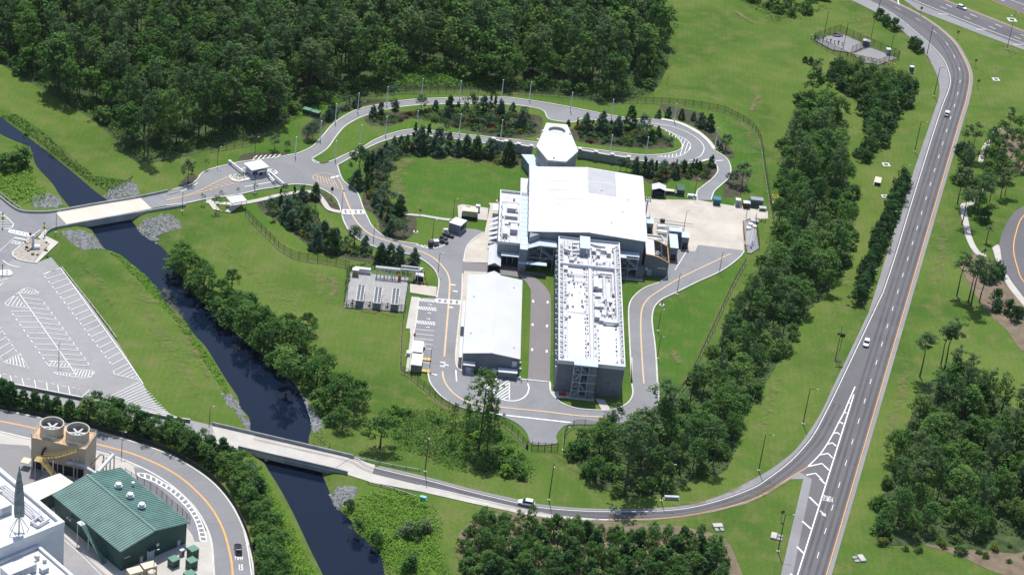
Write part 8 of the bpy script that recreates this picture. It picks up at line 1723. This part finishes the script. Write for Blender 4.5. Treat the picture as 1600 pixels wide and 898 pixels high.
# cooling tower
ct = thing('cooling_tower', 'beige cooling tower with two round fan stacks and a yellow stair', 'cooling tower', (-123.4, 521.7, 0), R(-8.8))
CW, CD, CHh = 15.5, 8.0, 10.3
b = MB(); b.bx(0, CW, 0, CD, 3.6, CHh); b.build('casing', M_BEIGE, ct); b = MB(); b.bx(.4, CW-.4, .4, CD-.4, 0, 3.6); b.build('basin', M_DARK, ct); b = MB(); b.bx(-.2, CW+.2, -.2, CD+.2, CHh+.01, CHh+.2); b.build('deck', mat('orange_beige_deck', (.58, .40, .25), .8, .08, .4), ct)
for k in range(6): b = MB(); b.bx(.1+k*(CW-.5)/5, .4+k*(CW-.5)/5, -.02, .3, 0, 3.59); b.build('column', M_TRIM, ct)
b = MB(); b.bx(CW-.4, CW-.01, 0.1, CD-.1, 0, 3.59); b.build('side_wall', M_BEIGE, ct)
for x in (4.3, 11.6):
    n = 32; o_ = [(x+3.15*math.cos(2*math.pi*k/n), 4+3.15*math.sin(2*math.pi*k/n)) for k in range(n)]; i_ = [(x+2.95*math.cos(2*math.pi*k/n), 4+2.95*math.sin(2*math.pi*k/n)) for k in range(n)]
    b = MB(); b.ring(o_, i_, CHh+.2, CHh+3.1); fs_ = b.build('fan_stack', M_BEIGE2, ct)
    b = MB(); o2 = [(x+(p[0]-x)*1.03, 4+(p[1]-4)*1.03) for p in o_]; b.ring(o2, i_, CHh+3.11, CHh+3.3); b.build('rim', M_BEIGE2, fs_)
    b = MB(); b.cyl((x, 4, CHh+.21), 2.94, .05, 32); b.build('shaft_floor', M_DARK, fs_)
    for k in range(6):
        a = k*math.pi/3+.3; b = MB(); b.beam((x+.3*math.cos(a), 4+.3*math.sin(a), CHh+1.9), (x+2.8*math.cos(a), 4+2.8*math.sin(a), CHh+1.9), .62, .09); b.build('fan_blade', M_GALV, fs_)
    b = MB(); b.cyl((x, 4, CHh+.3), .45, 1.9, 12); b.build('fan_hub', M_GALV, fs_)
for (p, q) in (((0, 0), (CW, 0)), ((CW, 0), (CW, CD)), ((CW, CD), (0, CD)), ((0, CD), (0, 0))):
    P_ = [Vector((*p, 0)), Vector((*q, 0))]; b = MB()
    for z_ in (.7, 1.2): b.bar((*p, CHh+.2+z_), (*q, CHh+.2+z_), .05, 5)
    for v_, d_ in along(P_, 1.55): b.bar((v_.x, v_.y, CHh+.2), (v_.x, v_.y, CHh+1.4), .05, 5)
    b.build('railing', M_BEIGE2, ct)
b = MB(); b.tube([(3.4, -.2, 5.2), (3.4, -.7, 6.4), (3.8, -.7, 7.6), (4.3, -.2, 8.2)], .28, 8); b.build('pipe', M_BLACK, ct)
def yst(a, bb, w_=1.1):
    a, bb = Vector(a), Vector(bb); b = MB(); d = (bb-a); s_ = d.cross(Vector((0, 0, 1))).normalized()*w_/2; n = max(2, int(abs(d.z)/.28))
    for k in range(n): c_ = a.lerp(bb, (k+.5)/n); b.box((c_.x, c_.y, c_.z), (.3, .9, .05), math.atan2(d.y, d.x))
    for sg in (-1, 1):
        b.beam(a+s_*sg, bb+s_*sg, .1, .3)
        for z_ in (.55, 1.1): b.bar(a+s_*sg+Vector((0, 0, z_)), bb+s_*sg+Vector((0, 0, z_)), .06, 5)
        for k in range(7): c_ = a.lerp(bb, k/6)+s_*sg; b.bar(c_, c_+Vector((0, 0, 1.1)), .05, 5)
    b.build('stair_flight', M_YST, ct)
yst((13.6, -1.4, 10.2), (8.6, -2.2, 7.6)); yst((8.6, -2.2, 7.6), (4.4, -2.6, 6.4)); yst((4.6, -4.0, 6.3), (8.4, -5.6, 4.0)); yst((8.4, -5.6, 4.0), (13.4, -8.0, .4))
b = MB(); b.bx(2.6, 4.8, -4.6, -1.9, 6.2, 6.35); b.build('landing', M_YST, ct)
for (x, y) in ((3.0, -4.4), (4.4, -2.2), (8.4, -2.0), (12.8, -1.6), (13.6, -1.0), (8.4, -5.2)): b = MB(); b.bar((x, y, 0), (x, y, 6.3 if x < 8 else 8), .13, 6); b.build('stair_post', M_GALV, ct)
b = MB(); b.bx(-2.6, -.2, -1.2, 1.4, 2.2, 2.4); b.build('side_platform', M_CREAM, ct)
# pipes behind the green building
pw = thing('pipe_run', 'large white pipe rising from the yard beside the cooling tower', 'pipe', tuple(G(162, 735)))
def wl_(u, v, z_): q = G(u, v, z_)-pw.location; return (q.x, q.y, z_)
b = MB(); b.bar(wl_(153, 737, 5), wl_(177, 710, 6.2), .55, 12); b.build('pipe', M_ROOF, pw); b = MB(); b.tube([wl_(104, 722, 5.5), wl_(128, 726, 5.2), wl_(152, 741, 4.6)], .5, 12); b.build('pipe', M_DUCT, pw)
b = MB(); b.tube([wl_(140, 729, 2), wl_(157, 709, 5.2), wl_(162, 711, 5), wl_(162, 728, 1)], .22, 8); b.build('pipe', M_BEIGE2, pw)
for u, v in ((166, 735), (172, 728), (160, 740), (178, 732)): b = MB(); q = G(u, v)-pw.location; b.bar((q.x, q.y, 0), (q.x, q.y, 4.6), .2, 6); b.build('support', M_GALV, pw)
# low cream roof
cr_ = thing('low_annex', 'low building with a flat cream roof between the cooling tower and the white building', 'building', (-115.0, 508.2, 0))
C4 = [Vector((-122.0, 506.6, 0)), Vector((-113.9, 514.5, 0)), Vector((-109.2, 511.0, 0)), Vector((-116.6, 501.0, 0))]; Q = [q-Vector((-115, 508.2, 0)) for q in C4]
b = MB(); b.prism([(q.x*.95, q.y*.95) for q in Q], 0, 4.7); b.build('wall', M_GREENWALL, cr_); b = MB(); b.prism([(q.x, q.y) for q in Q], 4.72, 5.0, bottom=True); b.build('roof', mat('cream_roof', (.78, .70, .60), .7, .04, .3), cr_)
# cabinets south of the green building
gl_ = MATS['green_lid']
for q, sz, l_ in (((301, 869), (2.3, 2.2, 2.6), 'green transformer cabinet nearest the painted arc'), ((299, 887), (2.3, 2.2, 2.6), 'green transformer cabinet in front of the one nearest the arc'), ((271, 884), (2.3, 2.2, 2.4), 'green transformer cabinet beside the green building wall'), ((296, 906), (2.6, 2.3, 2.2), 'green transformer cabinet cut by the bottom edge of the photo')): machine('transformer', q, sz, FR_, l_, 'transformer', M_GRN, gl_)
for q, sz, l_ in (((232, 897), (3.6, 2.4, 3.0), 'cream-topped switch cabinet by the green building door, right'), ((210, 905), (3.6, 2.4, 3.0), 'cream-topped switch cabinet by the green building door, left')): machine('switch_cabinet', q, sz, FR_-.2, l_, 'cabinet', M_TAN, M_CREAM)
machine('meter_cabinet', (284, 868), (1.2, .8, 1.9), FR_, 'slim grey meter cabinet between two green transformers', 'cabinet', M_GALV)
tk = MB(); tk.cyl((0, 0, 0), 1.1, 2.4, 16); tk.cyl((0, 0, 2.4), 1.1, .3, 16, .4); tk.build('water_tank', M_CREAM, label='round cream tank beside the cream-topped cabinets', cat='tank', loc=tuple(G(236, 903)))
sheet('yard_road', M_LOT, [(100, 838), (165, 898), (190, 930), (140, 960), (90, 920)], n=1)
b = MB(); b.wall(SG([(100, 845), (130, 872), (160, 902)]), .3, 0, _Z[0]+.12); b.build('kerb', M_KERB, kind='structure')
# ================================================================== worn and dry patches in the mown grass (thin turf, sand showing through)
wm_ = bpy.data.materials.new('worn_turf'); wm_.use_nodes = True; n = wm_.node_tree.nodes; l = wm_.node_tree.links; p = n['Principled BSDF']; c = coords(n, l, 'World')
l.new(ramp(n, l, noise(n, l, .5, 5, .7, c), [(.3, (.17, .165, .062)), (.55, (.23, .20, .105)), (.75, (.33, .27, .18))]), p.inputs['Base Color']); p.inputs['Roughness'].default_value = 1; p.inputs['Specular IOR Level'].default_value = .03
at_ = n.new('ShaderNodeAttribute'); at_.attribute_name = 'fade'
mu = n.new('ShaderNodeMath'); mu.operation = 'MULTIPLY_ADD'; mu.inputs[1].default_value = 1.5; mu.inputs[2].default_value = -.62; l.new(noise(n, l, .32, 6, .72, c, .8), mu.inputs[0])
ad = n.new('ShaderNodeMath'); ad.operation = 'ADD'; l.new(mu.outputs[0], ad.inputs[0]); l.new(at_.outputs['Fac'], ad.inputs[1])
sh = ramp(n, l, ad.outputs[0], [(.45, (0, 0, 0)), (1.0, (.8, .8, .8))]); tr = n.new('ShaderNodeBsdfTransparent'); mx = n.new('ShaderNodeMixShader')
l.new(sh, mx.inputs[0]); l.new(tr.outputs[0], mx.inputs[1]); l.new(p.outputs[0], mx.inputs[2]); l.new(mx.outputs[0], n['Material Output'].inputs[0])
def worn(pts, w_, k=.8):
    k *= .72
    P = SG(pts); z = nz(); b = MB(); fade = []; n_ = len(P); rows = [-1, -.6, 0, .6, 1]; N_ = normals2(P)
    for i, q in enumerate(P):
        e = min(1, min(i, n_-1-i)/max(1, n_*.25)); ww = w_*(.55+.45*e)
        for r_ in rows: q2 = q+N_[i]*(r_*ww/2); b.v.append((q2.x, q2.y, z)); fade.append(k*(1-abs(r_))*e)
    for i in range(n_-1):
        for j in range(4): a = i*5+j; b.f.append((a, a+1, a+6, a+5))
    me = b.mesh('worn_turf'); a_ = me.attributes.new('fade', 'FLOAT', 'POINT'); a_.data.foreach_set('value', fade); me.materials.append(wm_); link('worn_turf', me, kind='structure')
worn([(690, 248), (650, 250), (624, 265), (620, 290), (632, 318), (655, 330)], 13); worn([(640, 252), (700, 250), (760, 256), (800, 266)], 12, .7); worn([(1110, 183), (1150, 195), (1170, 212), (1180, 240), (1183, 275)], 14, .7)
worn([(1192, 140), (1183, 155), (1175, 170), (1172, 188)], 5, 1.0); worn([(1140, 12), (1165, 30), (1190, 42)], 5, 1.0)
worn([(515, 425), (522, 450), (508, 480)], 7, .9); worn([(480, 405), (500, 440), (495, 470)], 12, .6); worn([(548, 484), (590, 489), (630, 496)], 6, .8); worn([(400, 445), (440, 470), (500, 480)], 14, .55)
worn([(1052, 545), (1056, 560), (1062, 572)], 5, 1.0); worn([(1085, 470), (1098, 480)], 6, .8); worn([(1000, 793), (1080, 786), (1140, 768), (1190, 738)], 5, .8); worn([(700, 778), (760, 795), (850, 812), (940, 818), (1060, 812)], 6, .7)
worn([(1480, 320), (1470, 400), (1462, 470)], 16, .6); worn([(1430, 530), (1410, 600), (1395, 660), (1370, 760)], 8, .7); worn([(1590, 530), (1600, 560)], 8, .9); worn([(1450, 470), (1490, 440)], 8, .7); worn([(1560, 60), (1580, 80), (1600, 85)], 10, .7); worn([(1330, 20), (1345, 40), (1350, 70)], 14, .6)
worn([(40, 200), (90, 235), (150, 275)], 10, .6); worn([(190, 400), (230, 480), (280, 570), (330, 640)], 16, .6); worn([(240, 420), (290, 520), (340, 620)], 8, .7); worn([(110, 390), (160, 450), (200, 530)], 7, .6)
worn([(310, 345), (360, 400), (420, 450), (520, 530)], 14, .5); worn([(640, 600), (690, 635), (740, 655)], 6, .8); worn([(900, 700), (930, 750), (980, 782)], 9, .6); worn([(1230, 560), (1200, 640), (1170, 720)], 9, .6); worn([(1140, 790), (1200, 765), (1240, 752)], 6, .8); worn([(1335, 400), (1310, 480), (1280, 540)], 10, .55)
worn([(720, 835), (716, 860), (728, 890)], 6, .9); worn([(840, 705), (880, 720), (960, 790)], 7, .6); worn([(700, 790), (705, 830), (715, 870)], 9, .5); worn([(860, 250-0), (862, 250)], 1, .1) if False else None

# tyre-darkened bands in the highway lanes
tm_ = bpy.data.materials.new('tyre_wear'); tm_.use_nodes = True; n = tm_.node_tree.nodes; l = tm_.node_tree.links; p = n['Principled BSDF']; c = coords(n, l, 'World')
p.inputs['Base Color'].default_value = (.052, .049, .053, 1); p.inputs['Roughness'].default_value = .7
at_ = n.new('ShaderNodeAttribute'); at_.attribute_name = 'fade'; m1 = n.new('ShaderNodeMath'); m1.operation = 'MULTIPLY'; l.new(at_.outputs['Fac'], m1.inputs[0]); l.new(ramp(n, l, noise(n, l, .09, 5, .6, c), [(.3, (.25, .25, .25)), (.7, (.9, .9, .9))]), m1.inputs[1])
tr = n.new('ShaderNodeBsdfTransparent'); mx = n.new('ShaderNodeMixShader'); l.new(m1.outputs[0], mx.inputs[0]); l.new(tr.outputs[0], mx.inputs[1]); l.new(p.outputs[0], mx.inputs[2]); l.new(mx.outputs[0], n['Material Output'].inputs[0])
def tyre(P, w_, k):
    z = nz(); b = MB(); fade = []; N_ = normals2(P)
    for i, q in enumerate(P):
        for r_ in (-1, -.4, 0, .4, 1): q2 = q+N_[i]*(r_*w_/2); b.v.append((q2.x, q2.y, z)); fade.append(0 if abs(r_) == 1 else k)
    for i in range(len(P)-1):
        for j in range(4): a = i*5+j; b.f.append((a, a+1, a+6, a+5))
    me = b.mesh('tyre_wear'); a_ = me.attributes.new('fade', 'FLOAT', 'POINT'); a_.data.foreach_set('value', fade); me.materials.append(tm_); link('tyre_wear', me, kind='structure')
for o_ in (-1.0, -2.7, -4.8, -6.4): tyre(offset(HYL, o_), 1.0, .5)
for o_ in (1.1, 2.8): tyre([q for q in offset(HL, o_) if q.y < G(1300, 630).y], 1.0, .45)
for o_ in (1.2, 3.0, 4.9, 6.6): tyre(offset(H2, o_), 1.0, .45)
# ================================================================== summer haze: one closed box of thin air round the whole scene
hb_ = MB(); hb_.bx(-8000, 8000, -2500, 15000, -8, 420)
hm = bpy.data.materials.new('haze'); hm.use_nodes = True; n = hm.node_tree.nodes; n.remove(n['Principled BSDF'])
pv = n.new('ShaderNodeVolumePrincipled'); pv.inputs['Color'].default_value = (.92, .95, 1, 1); pv.inputs['Density'].default_value = .000012; pv.inputs['Anisotropy'].default_value = .2
hm.node_tree.links.new(pv.outputs[0], n['Material Output'].inputs['Volume'])
ho_ = hb_.build('haze', hm, kind='stuff'); tag(ho_, 'thin pale summer haze over the whole site', 'haze')
